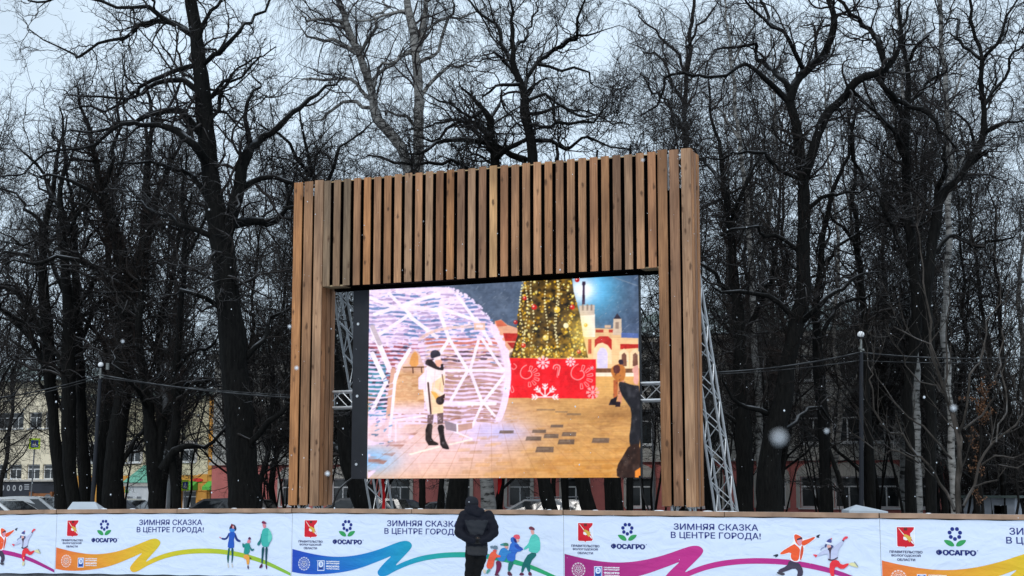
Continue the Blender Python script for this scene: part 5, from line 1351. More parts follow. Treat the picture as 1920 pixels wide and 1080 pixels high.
T('bare_lime_tree', 'bare dark tree with a crooked trunk leaning right, near the right picture edge', 43,
  [[(1746, 965, 11), (1745, 800, 10), (1742, 700, 10), (1740, 620, 11), (1738, 540, 11), (1745, 480, 10), (1755, 420, 10), (1765, 370, 9), (1785, 345, 8), (1805, 325, 8), (1835, 280, 7), (1845, 255, 6.5), (1845, 210, 5.5), (1842, 150, 5), (1835, 100, 4), (1825, 50, 3.5), (1815, 0, 3), (1805, -60, 1.5)]],
  [[(1845, 252, 4.5), (1865, 240, 3.5), (1890, 232, 2.5), (1930, 230, 2)], [(1842, 115, 4), (1848, 95, 3.5), (1870, 65, 3), (1890, 35, 2.5), (1910, 0, 1.5)], [(1757, 380, 6), (1754, 350, 5.5), (1764, 335, 5), (1772, 315, 4), (1768, 295, 4), (1776, 265, 2)], [(1785, 345, 5), (1812, 312, 4.5), (1830, 290, 4), (1842, 285, 3)], [(1837, 110, 4), (1815, 90, 3.5), (1800, 70, 3), (1790, 40, 2)], [(1844, 200, 4), (1880, 150, 3), (1905, 110, 2.5), (1925, 70, 2)], [(1744, 480, 5), (1790, 445, 4), (1830, 460, 3.5), (1860, 450, 2.5), (1890, 440, 2)],
   [(1838, 290, 4), (1820, 240, 3), (1800, 215, 2)]], group=GP, seed=21, crown_from=0.45)
BL = 'birches in the park'
T('birch_tree', 'white birch with a slim black flecked trunk near the right picture edge', 47,
  [[(1790, 965, 7), (1782, 800, 7), (1775, 700, 6.5), (1772, 600, 6.5), (1775, 500, 6), (1779, 420, 6), (1779, 330, 6), (1776, 230, 5.5), (1772, 150, 5), (1766, 70, 4.5), (1760, 0, 4), (1752, -80, 2)]],
  [[(1776, 200, 2.5), (1800, 160, 2), (1820, 120, 1.5)], [(1770, 130, 2.5), (1750, 90, 2), (1735, 50, 1.5)], [(1779, 330, 3), (1810, 290, 2), (1835, 270, 1.5)]], bark='birch', twig='twig_birch', style='birch', group=BL, seed=22, crown_from=0.5, dens=1.1)
T('birch_tree', 'white birch trunk beside the last window of the pink building', 48,
  [[(1723, 965, 8), (1720, 850, 7.5), (1717, 700, 7), (1712, 560, 6.5), (1705, 420, 5.5), (1700, 300, 4.5), (1690, 150, 3), (1680, 0, 2), (1675, -80, 1)]], [], bark='birch', twig='twig_birch', style='birch', group=BL, seed=23, crown_from=0.5)
T('birch_tree', 'grey white birch trunk half hidden behind the huge forked tree', 50,
  [[(1430, 965, 8), (1425, 850, 7.5), (1420, 700, 7), (1412, 550, 6), (1400, 400, 5), (1385, 250, 4), (1370, 100, 3), (1360, 0, 2), (1350, -80, 1)]], [[(1385, 260, 3), (1350, 200, 2), (1320, 170, 1.5)], [(1372, 120, 2.5), (1400, 60, 2), (1420, 20, 1.5)]], bark='birch', twig='twig_birch', style='birch', group=BL, seed=24, crown_from=0.4, dens=1.2)
T('birch_tree', 'slender grey birch whose fine hanging twigs edge the gap of open sky', 52,
  [[(1330, 965, 8), (1325, 800, 7.5), (1310, 600, 7), (1295, 400, 6), (1285, 250, 5), (1290, 120, 4), (1300, 0, 3), (1310, -100, 1.5)]], [[(1286, 250, 3), (1250, 190, 2.5), (1220, 170, 2)], [(1290, 150, 3), (1260, 90, 2.5), (1225, 50, 2), (1190, 25, 1.5)], [(1290, 90, 3), (1330, 30, 2)], [(1287, 200, 3), (1240, 120, 2.5), (1210, 100, 1.5)]], bark='bark_far', twig='twig_birch', style='birch', group=BL, seed=25, crown_from=0.35, dens=1.3)
for i, (pts, lab, sd) in enumerate((
    ([(1107, 965, 15), (1092, 900, 13), (1080, 750, 12), (1070, 600, 10), (1060, 450, 8), (1052, 340, 5), (1045, 270, 2.5)], 'thick dark leaning trunk below the middle of the screen', 31),
    ([(1062, 965, 6.5), (1057, 900, 6), (1050, 700, 5), (1042, 500, 4), (1035, 350, 2.5), (1030, 300, 1)], 'thin dark trunk below the screen, between two thick leaning ones', 32),
    ([(1144, 965, 9), (1140, 900, 8), (1135, 700, 7), (1128, 500, 6), (1120, 350, 4), (1118, 280, 2)], 'mottled grey trunk below the right half of the screen', 33),
    ([(1160, 965, 10), (1156, 900, 9), (1160, 700, 8), (1165, 500, 6), (1175, 360, 4), (1185, 280, 2)], 'dark upright trunk below the right half of the screen, beside a mottled grey one', 34),
    ([(1181, 965, 6), (1180, 900, 6), (1185, 700, 5), (1195, 500, 4), (1205, 350, 2.5), (1215, 270, 1)], 'thin dark trunk below the right corner of the screen', 35),
    ([(790, 965, 6), (793, 900, 6), (800, 700, 5), (790, 500, 4), (780, 350, 3), (770, 270, 1.5)], 'thin dark trunk below the screen, right of the red cloth strip on the truss', 36),
    ([(823, 965, 5), (827, 900, 4.5), (835, 700, 4), (850, 500, 3.5), (860, 350, 2.5), (870, 280, 1)], 'very thin dark trunk below the screen, left of the person in black', 37))):
    T('bare_lime_tree', lab, 44 + i % 3, [pts], [], group=GP, seed=sd, crown_from=0.5, dens=0.85)
T('bare_shrub', 'light brown many stemmed bare shrub fanning out before the dark trunks at the right', 33,
  [[(1796, 965, 5.5), (1792, 880, 5), (1788, 800, 4.5), (1772, 720, 4), (1756, 660, 3.5), (1745, 600, 3), (1735, 540, 2.2), (1725, 470, 1.5), (1720, 420, 1)], [(1800, 960, 4.5), (1800, 850, 4), (1797, 780, 3.5), (1780, 730, 2.5), (1772, 670, 2), (1770, 600, 1.5), (1778, 520, 1)]],
  [[(1790, 958, 4), (1765, 905, 3.5), (1740, 870, 3.2), (1700, 820, 3), (1665, 780, 2.5), (1645, 745, 2), (1630, 700, 1.5), (1622, 660, 1)], [(1722, 868, 2.2), (1690, 860, 2), (1650, 840, 2), (1620, 820, 1.5), (1580, 800, 1)], [(1784, 860, 2.5), (1760, 830, 2.5), (1720, 800, 2.2), (1695, 775, 2), (1660, 730, 1.5), (1640, 690, 1)],
   [(1798, 810, 3.5), (1815, 770, 3), (1825, 720, 2.6), (1832, 680, 2.2), (1850, 620, 1.8), (1862, 560, 1.2), (1870, 500, .8)], [(1806, 805, 3), (1840, 765, 2.6), (1860, 700, 2.2), (1872, 650, 1.8), (1888, 590, 1.4), (1900, 520, 1)], [(1806, 950, 4), (1825, 910, 3.5), (1840, 870, 3), (1868, 832, 2.6), (1900, 790, 2), (1930, 755, 1.5)], [(1826, 914, 2.5), (1870, 895, 2), (1910, 878, 1.5), (1940, 865, 1)],
   [(1840, 872, 2.5), (1880, 850, 2.2), (1925, 818, 1.5)], [(1868, 830, 2.2), (1876, 780, 2), (1882, 740, 1.8), (1895, 690, 1.4), (1910, 640, 1)], [(1764, 690, 2.2), (1735, 640, 1.8), (1700, 610, 1.4), (1680, 590, 1)], [(1775, 740, 2.2), (1740, 715, 1.8), (1700, 680, 1.5), (1675, 660, 1)]],
  cat='shrub', bark='shrub', twig='shrub', style='shrub', seed=41, crown_from=0.2, dens=1.2, rs=0.8)

# ------------------------------------------------------------------ the crowd of trees farther back: six grown kinds, copied
def grown_tree(seed, h, r0, style):
    rng = np.random.default_rng(seed)
    k = 14
    z = np.linspace(0, h, k); P = np.zeros((k, 3)); P[:, 2] = z
    w = np.cumsum(rng.normal(0, 0.16, (k, 2)), 0); P[:, :2] = w - w[0]
    R = r0 * (1 - 0.86 * (z / h) ** 0.9); R[0] *= 1.3
    tr, cr = Tubes(), Tubes()
    tr.one(P, R, 10)
    A, RA = grow([(P, R)], 2.8 if style == 'lime' else 2.6, (2.2, 6.4) if style == 'lime' else (1.6, 3.8), 0.85, 0.17, 0.10 if style == 'lime' else 0.06, 11, 0.45, 0.02, 0.07, 0.14, 0.2, 0.6, rng=rng)
    tr.many(A, RA, 7)
    main = [(P[int(k * .35):], R[int(k * .35):])] + aslist(A, RA)
    if style == 'lime':
        B, RB = grow(main, 2.8, (0.9, 2.8), 0.95, 0.34, 0.05, 8, 0.5, 0.012, 0.04, 0.12, 0.1, 0.4, rng=rng)
        C, RC = grow(aslist(B, RB), 4.0, (0.45, 1.3), 0.9, 0.36, 0.05, 6, 0.6, 0.008, 0.018, 0.12, 0.1, 0.4, rng=rng)
        D, RD = grow(aslist(C, RC), 5.6, (0.22, 0.7), 0.85, 0.28, 0.05, 4, 0.6, 0.0055, 0.009, 0.1, 0.1, 0.3, rng=rng)
    else:
        B, RB = grow(main, 2.0, (0.9, 2.4), 0.8, 0.16, 0.0, 7, 0.5, 0.010, 0.03, 0.1, 0.1, 0.4, rng=rng)
        C, RC = grow(aslist(B, RB), 3.2, (0.6, 1.5), 0.7, 0.16, -0.15, 5, 0.6, 0.006, 0.012, 0.1, 0.0, 0.3, rng=rng)
        D, RD = grow(aslist(C, RC), 4.4, (0.4, 1.0), 0.5, 0.12, -0.25, 4, 0.6, 0.0045, 0.006, 0.1, -0.2, 0.3, rng=rng)
    cr.many(B, RB, 4); cr.many(C, RC, 3); cr.many(D, RD, 3)
    return tr, cr
KIND = {}
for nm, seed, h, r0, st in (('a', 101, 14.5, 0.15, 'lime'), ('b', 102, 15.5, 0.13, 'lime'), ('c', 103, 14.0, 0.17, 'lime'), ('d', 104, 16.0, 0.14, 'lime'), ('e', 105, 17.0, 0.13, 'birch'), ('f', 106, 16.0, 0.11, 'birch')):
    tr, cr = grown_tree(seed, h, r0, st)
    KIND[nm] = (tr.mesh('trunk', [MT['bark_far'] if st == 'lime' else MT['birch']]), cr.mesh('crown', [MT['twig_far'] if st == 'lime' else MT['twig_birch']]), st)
FAR = [  # photo x of the foot, distance, kind, scale, turn
    (-70, 50, 'a', 0.98, 0.4), (-20, 55, 'b', 0.9, 2.2), (2, 66, 'd', 0.85, 1.2), (190, 53, 'b', 0.86, 0.1), (214, 57, 'a', 0.9, 3.0), (294, 51, 'd', 0.78, 5.2), (300, 54, 'c', 0.9, 2.6), (452, 50, 'b', 0.84, 4.4), (445, 60, 'a', 0.95, 1.9),
    (490, 49, 'd', 0.78, 0.7), (520, 55, 'c', 0.85, 3.3), (560, 52, 'a', 0.86, 5.5), (590, 58, 'b', 0.84, 2.0), (692, 56, 'd', 0.82, 0.2), (700, 54, 'c', 0.8, 1.5), (702, 60, 'b', 0.85, 4.9), (826, 53, 'a', 0.82, 3.9), (868, 57, 'd', 0.82, 2.9), (917, 55, 'c', 0.8, 0.9),
    (1036, 59, 'b', 0.78, 5.9), (1105, 55, 'a', 0.76, 2.4), (1181, 58, 'd', 0.74, 4.1), (1255, 52, 'c', 0.9, 1.1), (1280, 57, 'e', 1.05, 0.5), (1335, 50, 'd', 0.95, 3.6), (1365, 58, 'f', 1.1, 2.2), (1397, 54, 'b', 1.05, 5.0), (1446, 57, 'e', 1.12, 1.6), (1455, 52, 'a', 1.0, 4.6),
    (1549, 58, 'f', 1.15, 0.3), (1634, 53, 'c', 1.02, 2.7), (1708, 50, 'd', 0.92, 5.4), (1712, 57, 'e', 1.15, 3.1), (1760, 52, 'b', 0.98, 0.8), (1800, 57, 'f', 1.12, 4.3), (1840, 51, 'a', 0.86, 1.7), (1880, 55, 'd', 0.9, 3.8), (1925, 50, 'c', 0.85, 5.7), (1965, 56, 'e', 1.1, 2.1), (2010, 52, 'b', 0.95, 0.6),
    (1450, 61, 'd', 1.1, 5.1), (1636, 62, 'b', 1.1, 1.0), (600, 63, 'a', 0.98, 1.3), (670, 60, 'd', 0.9, 4.2), (791, 64, 'a', 0.95, 0.4), (850, 62, 'c', 0.95, 2.2), (943, 63, 'b', 0.9, 5.0), (861, 62, 'a', 0.92, 3.0), (1061, 62, 'd', 0.85, 1.8),  (1720, 62, 'a', 1.12, 3.5), (332, 62, 'd', 0.92, 2.3), (162, 62, 'c', 1.0, 5.6)]
for x, Y, kd, sc, rz in FAR:
    p = at(x, 950, Y); tm_, cm_, st = KIND[kd]
    zone = 'left of the portal' if x < 540 else ('behind the portal and screen' if x < 1310 else 'right of the portal')
    root = empty('background_tree' if st == 'lime' else 'background_birch', (p[0], p[1], 0), rz); root.scale = (sc, sc, sc)
    what = 'bare dark tree lost in the tangle of far trees ' if st == 'lime' else 'fine twigged bare birch in the far tangle of trees '
    tag(root, what + zone, 'tree', ('far bare trees ' if st == 'lime' else 'far bare birches ') + zone)
    link('trunk', tm_, root); link('crown', cm_, root)

# bushy young growth between the trunks
def thicket(seed, h):
    rng = np.random.default_rng(seed); tr, cr = Tubes(), Tubes(); st = []
    for i in range(4):
        k = 8; a = rng.uniform(0, 6.28); ln = rng.uniform(0.02, 0.30); hh = h * rng.uniform(0.6, 1)
        P = np.zeros((k, 3)); P[:, 2] = np.linspace(0, hh, k); t = P[:, 2]
        P[:, 0] = math.cos(a) * (0.15 + ln * t); P[:, 1] = math.sin(a) * (0.15 + ln * t); P[:, :2] += np.cumsum(rng.normal(0, 0.05, (k, 2)), 0); P[:, :2] -= 0
        R = np.linspace(0.045, 0.012, k); tr.one(P, R, 6); st.append((P, R))
    B, RB = grow(st, 4.2, (0.7, 2.6), 0.8, 0.25, 0.06, 7, 0.55, 0.010, 0.02, 0.42, 0.15, 0.4, rng=rng)
    C, RC = grow(aslist(B, RB), 3.6, (0.4, 1.2), 0.85, 0.3, 0.05, 6, 0.6, 0.007, 0.012, 0.1, 0.1, 0.4, rng=rng)
    D, RD = grow(aslist(C, RC), 4.0, (0.2, 0.7), 0.8, 0.28, 0.05, 4, 0.6, 0.005, 0.008, 0.1, 0.1, 0.3, rng=rng)
    cr.many(B, RB, 4); cr.many(C, RC, 3); cr.many(D, RD, 3)
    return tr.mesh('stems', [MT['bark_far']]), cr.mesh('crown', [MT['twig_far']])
TK_ = 0
TK = [thicket(201, 7.5), thicket(202, 9.0), thicket(203, 6.5)]
for i, x in enumerate([-60, 165, 222, 328, 480, 510, 545, 600, 640, 700, 1215, 1262, 1310, 1350, 1397, 1443, 1452, 1551, 1634, 1708, 1712, 1746, 1765, 1800, 1840, 1870, 1905, 1940, 1980]):
    Y = 49 + (i * 7) % 13; p = at(x, 950, Y)
    root = empty('bare_sapling', (p[0], p[1], 0), i * 1.7); sc = 0.85 + 0.12 * (i * 5 % 4); root.scale = (sc, sc, sc)
    zone = 'left of the screen' if x < 720 else 'right of the screen'
    tag(root, 'low bushy bare sapling among the far trunks ' + zone, 'sapling', 'bare saplings among the trunks ' + zone)
    a, b = TK[i % 3]; link('stem', a, root); link('crown', b, root)
# low dark brush beyond the last birch
def brush(seed):
    rng = np.random.default_rng(seed); tr, cr = Tubes(), Tubes(); st = []
    for i in range(9):
        k = 7; a = rng.uniform(0, 6.28); hh = rng.uniform(2.4, 5.0)
        P = np.zeros((k, 3)); P[:, 2] = np.linspace(0, hh, k); P[:, 0] = math.cos(a) * (.2 + .3 * P[:, 2]); P[:, 1] = math.sin(a) * (.2 + .3 * P[:, 2]); P[1:, :2] += np.cumsum(rng.normal(0, .07, (k - 1, 2)), 0)
        R = np.linspace(.04, .012, k); tr.one(P, R, 5); st.append((P, R))
    B, RB = grow(st, 4.5, (.6, 1.8), .8, .28, .05, 7, .55, .012, .02, .04, .1, .4, rng=rng); C, RC = grow(aslist(B, RB), 4.2, (.3, 1.0), .85, .3, .05, 6, .6, .009, .013, .1, .1, .4, rng=rng); D, RD = grow(aslist(C, RC), 4.0, (.2, .6), .8, .28, .05, 4, .6, .006, .009, .1, .1, .3, rng=rng)
    cr.many(B, RB, 4); cr.many(C, RC, 3); cr.many(D, RD, 3)
    return tr.mesh('stem', [MT['bark_far']]), cr.mesh('crown', [MT['twig']])
BK = [brush(301), brush(302)]
for i, x in enumerate([1752, 1778, 1800, 1822, 1842, 1862, 1884, 1905, 1926, 1950, 1975, 1765, 1812, 1855, 1895, 1938]):
    Y = (66 if i < 11 else 74) + (i * 3) % 5; p = at(x, 950, Y)
    root = empty('bare_bush', (p[0], p[1], 0), i * 2.1); sc = 0.95 + .1 * (i % 4); root.scale = (sc, sc, sc)
    tag(root, 'dark bare bush in the thick brush beyond the whitewashed hut', 'bush', 'bare bushes beyond the whitewashed hut')
    a, b = BK[i % 2]; link('stem', a, root); link('crown', b, root)
# ------------------------------------------------------------------ buildings across the street
m_pink = mat('pink_plaster', lin(198, 116, 110), 0.9, noise=0.16, nscale=1.6, bump=0.2, bscale=12)
m_grey = mat('pale_grey_plaster', lin(182, 180, 174), 0.9, noise=0.18, nscale=1.0, bump=0.15, bscale=10)
m_trim = mat('pale_window_trim', lin(186, 180, 172), 0.85, noise=0.12, nscale=3)
m_frame = mat('white_window_frame', (0.62, 0.63, 0.64), 0.5)
m_glass = mat('window_glass', (0.03, 0.035, 0.038), 0.08, spec=0.6, noise=0.5, nscale=0.8)
m_roof = mat('weathered_sheet_roof', lin(118, 132, 126), 0.6, noise=0.25, nscale=1.2); snow_on_top(m_roof, 0.3, 0.7, 0.6, 0.8)
m_cream = mat('cream_plaster', lin(228, 216, 190), 0.9, noise=0.12, nscale=1.0)
m_yel = mat('pale_yellow_plaster', lin(206, 196, 166), 0.9, noise=0.15, nscale=0.8)
m_orange = mat('orange_plaster', lin(206, 148, 70), 0.85, noise=0.14, nscale=1.5)
m_dark = mat('dark_shop_front', lin(46, 48, 56), 0.5, noise=0.35, nscale=1.2)
m_green = mat('green_roof_sheet', lin(112, 176, 150), 0.6, noise=0.14, nscale=2.0)
m_awn = mat('green_awning', lin(86, 172, 70), 0.7, noise=0.1, nscale=3)
m_white = mat('white_paint', (0.68, 0.69, 0.70), 0.6, noise=0.08, nscale=3)
m_pipe = mat('zinc_pipe', lin(120, 122, 126), 0.5, 0.4)
m_print = mat('sign_print', (1, 1, 1), 0.5)
_t = m_print.node_tree; _a = _t.nodes.new('ShaderNodeAttribute'); _a.attribute_name = 'tint'; _t.links.new(_a.outputs['Color'], _t.nodes['Principled BSDF'].inputs['Base Color'])

def facade(mb, s0, s1, z0, z1, ops, th=0.35, mi=0):
    """One storey of wall along local x with real openings ops = (a, b, z lower, z upper), all of one height."""
    ops = sorted(ops)
    if not ops:
        mb.box(s0, s1, 0, th, z0, z1, mi); return
    zl, zu = ops[0][2], ops[0][3]
    mb.box(s0, s1, 0, th, z0, zl, mi); mb.box(s0, s1, 0, th, zu, z1, mi)
    x = s0
    for a, b, _, _ in ops:
        mb.box(x, a, 0, th, zl, zu, mi); x = b
    mb.box(x, s1, 0, th, zl, zu, mi)

def window(root, a, b, z0, z1, trim=True, arch=False, frame_m=None, transom=0.68):
    fr = MB(); w = 0.07; y0, y1 = 0.12, 0.19
    fr.box(a, a + w, y0, y1, z0, z1); fr.box(b - w, b, y0, y1, z0, z1)
    fr.box(a + w, b - w, y0, y1, z0, z0 + w); fr.box(a + w, b - w, y0, y1, z1 - w, z1)
    zt_ = z0 + (z1 - z0) * transom
    fr.box(a + w, b - w, y0 + 0.01, y1 - 0.01, zt_ - 0.03, zt_ + 0.03)
    mx = (a + b) / 2
    fr.box(mx - 0.03, mx + 0.03, y0 + 0.013, y1 - 0.013, z0 + w, zt_ - 0.03)
    f = fr.build('window', frame_m or m_frame, root)
    g = MB(); g.box(a + w, b - w, 0.15, 0.16, z0 + w, z1 - w); g.build('pane', m_glass, f)
    si = MB(); si.box(a - 0.08, b + 0.08, -0.09, 0.12, z0 - 0.06, z0 - 0.002); si.build('sill', m_white, f)
    if trim:
        t = MB(); q = 0.17
        t.box(a - q, a - 0.002, -0.04, 0.0 - 0.002, z0, z1); t.box(b + 0.002, b + q, -0.04, -0.002, z0, z1)
        if arch:
            n = 10; r = (b - a) / 2 + q; cx_, cz = mx, z1
            out = [(cx_ + r * math.cos(math.pi * i / n), cz + r * 0.78 * math.sin(math.pi * i / n)) for i in range(n + 1)]
            t.prism(out, -0.04, -0.002)
        else: t.box(a - q, b + q, -0.05, -0.003, z1 + 0.002, z1 + 0.2)
        t.build('surround', m_trim, f)

D_PK = 70.0
def bld(d0, xs, name, label, cat, group=None):
    """Empty at the middle of a facade lying on the plane Y + m X = d0."""
    s0, s1 = on_plane(xs[0], 930, d0)[0], on_plane(xs[1], 930, d0)[0]; smid = (s0 + s1) / 2
    q = np.array([0.0, d0]) + e * smid
    r = empty(name, (q[0], q[1], 0), RZ); tag(r, label, cat, group)
    return r, s0 - smid, s1 - smid, (lambda x, y: (on_plane(x, y, d0)[0] - smid, on_plane(x, y, d0)[1]))

pk, a0, a1, Q = bld(D_PK, (396, 1742), 'townhouse', 'long pink and pale grey building with white framed windows behind the trees', 'building')
zc = Q(1215, 866)[1]
wx = [452, 545, 640, 748, 860, 973, 1078, 1200, 1325, 1448, 1528, 1592, 1662, 1722]
row = []
for x in wx:
    s, z0 = Q(x, 950); hw = 0.56 if x < 1300 else 0.60
    row.append((s - hw, s + hw, 1.02, 2.32))
w = MB(); facade(w, a0, a1, 0.0, zc, row)
w.box(a0, a1, 0.36, 12, 0.0, zc)
w.build('wall', m_pink, pk)
w = MB(); r2 = [(p - 0.03, q + 0.03, 3.72, 5.25) for p, q, _, _ in row]; r3 = [(p, q, 6.35, 7.45) for p, q, _, _ in row]
facade(w, a0 + .01, a1 - .01, zc + 0.16, 5.75, r2); facade(w, a0 + .01, a1 - .01, 5.78, 8.2, r3)
w.box(a0 + .01, a1 - .01, 0.36, 11.9, zc + 0.16, 8.2)
w.build('wall', m_grey, pk)
c = MB(); c.box(a0 - 0.1, a1 + 0.1, -0.14, 12.1, zc, zc + 0.158); c.build('string_course', m_trim, pk)
c = MB(); c.box(a0 - 0.25, a1 + 0.25, -0.35, 12.3, 8.205, 8.42); c.build('cornice', m_trim, pk)
rf = MB(); vs = [(a0 - .3, -.4, 8.425), (a1 + .3, -.4, 8.425), (a1 + .3, 12.4, 8.425), (a0 - .3, 12.4, 8.425), (a0 + 4, 6, 10.3), (a1 - 4, 6, 10.3)]
rf.add(vs, [(0, 1, 5, 4), (1, 2, 5), (2, 3, 4, 5), (3, 0, 4), (3, 2, 1, 0)])
n = int((a1 - a0) / 0.6)
for i in range(7, n - 7):
    x = a0 + i * (a1 - a0) / n
    rf.obox((x, 2.8, 9.385), (0.02, 0, 0), (0, 3.2, 0.937), (0, -0.01, 0.03))
ro = rf.build('roof', m_roof, pk)

for (p, q, z0, z1) in row: window(pk, p, q, z0, z1, True, True)
for (p, q, z0, z1) in r2: window(pk, p, q, z0, z1)
for (p, q, z0, z1) in r3: window(pk, p, q, z0, z1, False)
for x in (1231, 690, 1408, 1030):
    s = Q(x, 900)[0]; p = MB(); p.rod((s, -0.42, 0.2), (s, -0.42, 8.2), 0.065, 8); p.build('downpipe', m_pipe, pk)
pl_ = MB(); pl_.box(a0 - 0.05, a1 + 0.05, -0.08, -0.003, 0.0, 0.55); pl_.build('plinth', m_grey, pk)

# cream house with a dark shop front at the far left
ch, a0, a1, Q = bld(84.0, (-150, 112), 'corner_house', 'cream plastered house with a dark shop front, at the far left behind the cars', 'building')
zf0, zf1 = Q(40, 935)[1], Q(40, 903)[1]
w = MB()
rA = []; rB = []
for x in (-120, -75, -30, 2, 28, 62, 92):
    s = Q(x, 890)[0]; rA.append((s - 0.5, s + 0.5, Q(28, 899)[1], Q(28, 871)[1])); rB.append((s - 0.5, s + 0.5, Q(28, 804)[1], Q(28, 774)[1]))
zm = (rA[0][3] + rB[0][2]) / 2
ze = Q(40, 716)[1]
facade(w, a0, a1, zf1 + 0.12, zm, rA); facade(w, a0, a1, zm + .003, ze, rB); w.box(a0, a1, 0.36, 11, zf1 + 0.12, ze)
w.build('wall', m_cream, ch)
for (p, q, z0, z1) in rA + rB: window(ch, p, q, z0, z1, False)
d = MB(); d.box(a0, a1, -0.06, 10.9, 0.0, zf1 + 0.0); sf = d.build('shop_front', m_dark, ch)
d = MB(); d.box(a0 - .06, a1 + .06, -0.22, 11.05, zf1 + 0.003, zf1 + 0.118); d.build('ledge', m_trim, ch)
lt = MB()
for i, x in enumerate((6, 17, 28, 40)):
    p0_, z_ = Q(x, 915); lt.sheet(disc((p0_, z_), 0.13, 10, 0.19), 0, (0.42, 0.43, 0.45), lambda a, b: (a, -0.066, b))
    lt.sheet(disc((p0_, z_), 0.06, 8, 0.11), 0, (0.03, 0.03, 0.035), lambda a, b: (a, -0.069, b))
for y in (909, 913, 917):
    p0_, z_ = Q(47, y); p1_, _ = Q(56, y); lt.sheet([(p0_, z_ - .03), (p1_, z_ - .03), (p1_, z_ + .03), (p0_, z_ + .03)], 0, (0.4, 0.42, 0.45), lambda a, b: (a, -0.066, b))
lt.build('lettering', m_print, sf, fix=False)
d = MB(); p0_, z1_ = Q(64, 925); p1_, _ = Q(98, 925); d.box(p0_, p1_, -0.16, -0.063, 0.0, z1_); d.box(p0_ - .18, p0_ - .003, -0.24, -0.063, 0, z1_ + .1); d.box(p1_ + .003, p1_ + .18, -0.24, -0.063, 0, z1_ + .1); d.build('doorway', mat('brown_timber_door', lin(136, 88, 54), 0.7, noise=0.2, nscale=4), ch)
rf = MB(); rf.add([(a0 - .4, -.5, ze + .003), (a1 + .4, -.5, ze + .003), (a1 + .4, 11.4, ze + .003), (a0 - .4, 11.4, ze + .003), (a0 + 4, 5.5, ze + 1.9), (a1 - 4, 5.5, ze + 1.9)], [(0, 1, 5, 4), (1, 2, 5), (2, 3, 4, 5), (3, 0, 4), (3, 2, 1, 0)]); rf.build('roof', m_roof, ch)

# orange shop house with pale yellow upper floor
oh, a0, a1, Q = bld(80.0, (113, 404), 'shop_house', 'house with an orange ground floor, green awnings and pale yellow upper floor', 'building')
zo = Q(370, 891)[1]; ze = Q(370, 742)[1]
w = MB(); op = []
for x0, x1 in ((338, 368), (391, 401), (300, 316), (205, 230), (150, 175)):
    p, q = Q(x0 + 2, 940)[0], Q(x1 - 1, 940)[0]; op.append((p, q, 0.7, 1.78))
facade(w, a0, a1, 0, zo, op); w.box(a0, a1, 0.36, 10, 0, zo)
for i in range(5):
    z = 0.25 + i * 0.5
    for p, q in ((op[0][1] + .15, op[1][0] - .15),): w.box(p, q, -0.05, -0.003, z, z + 0.44)
w.build('wall', m_orange, oh)
w = MB(); up = [(Q(x, 850)[0] - .5, Q(x, 850)[0] + .5, Q(370, 866)[1], Q(370, 832)[1]) for x in (130, 165, 210, 250, 300, 352)]
facade(w, a0 + .02, a1 - .02, zo + .003, ze, up); w.box(a0 + .02, a1 - .02, .36, 9.9, zo + .003, ze); w.build('wall', m_yel, oh)
for o_ in op: window(oh, *o_, trim=False)
for o_ in up: window(oh, *o_)
w = MB(); p, q = Q(393, 850)[0], Q(400, 850)[0]; w.box(p, q, -0.14, -0.003, zo + .01, ze); w.build('pilaster', m_orange, oh)
for o_ in op[:3]:
    aw = MB(); p, q = o_[0] - .12, o_[1] + .12
    aw.add([(p, -.003, 2.3), (q, -.003, 2.3), (q, -.62, 1.98), (p, -.62, 1.98), (p, -.62, 1.8), (q, -.62, 1.8), (q, -.003, 1.8), (p, -.003, 1.8)], [(0, 1, 2, 3), (3, 2, 5, 4), (0, 3, 4, 7), (1, 6, 5, 2)]); aw.build('awning', m_awn, oh)
st = MB()
put_text(st, 'ЕКА ХР', Q(337, 909)[0], Q(380, 909)[0], Q(350, 904)[1], Q(350, 914)[1], lambda a, b: (a, -0.03, b), lin(84, 190, 50), 0.03)
st.build('lettering', m_print, oh, fix=False)
ov = MB(); cx_, cz = Q(372.5, 900); ov.prism(disc((cx_, cz), Q(382, 900)[0] - cx_, 16, 0.10), -0.1, -0.003); ov.build('round_sign', mat('red_sign', lin(206, 52, 44), 0.5), oh)
rf = MB(); rf.box(a0 - .3, a1 + .3, -.4, 10.3, ze + .003, ze + .22); rf.build('roof', m_roof, oh)

# small kiosk with a green roof
kk, a0, a1, Q = bld(68.0, (234, 281), 'kiosk', 'small white kiosk with a green sheet roof, between dark trunks', 'kiosk')
zk = Q(257, 912)[1]; zr = Q(257, 905)[1]; zt2 = Q(257, 872)[1]
w = MB(); op = []
for x0, x1 in ((238, 249), (256, 265)): op.append((Q(x0, 940)[0], Q(x1, 940)[0], 0.9, Q(257, 931)[1]))
facade(w, a0, a1, 0, zk, op, 0.12); w.box(a0, a1, 0.13, 1.6, 0, zk); w.build('wall', m_white, kk)
for o_ in op: window(kk, *o_, trim=False, transom=0.95)
w = MB(); w.box(a0 - .1, a1 + .1, -.1, 1.7, zk + .003, zr); w.build('fascia', m_trim, kk)
rf = MB(); xm = (a0 + a1) / 2; rf.add([(a0 - .12, -.14, zr + .003), (a1 + .12, -.14, zr + .003), (a1 + .12, 1.74, zr + .003), (a0 - .12, 1.74, zr + .003), (xm - .25, .8, zt2), (xm + .25, .8, zt2)], [(0, 1, 5, 4), (1, 2, 5), (2, 3, 4, 5), (3, 0, 4), (3, 2, 1, 0)]); rf.build('roof', m_green, kk)
w = MB(); p0_, z_ = Q(238, 921); w.prism(disc((p0_, z_), .09, 10, .1), -.05, -.003); w.build('green_cross', m_awn, kk)

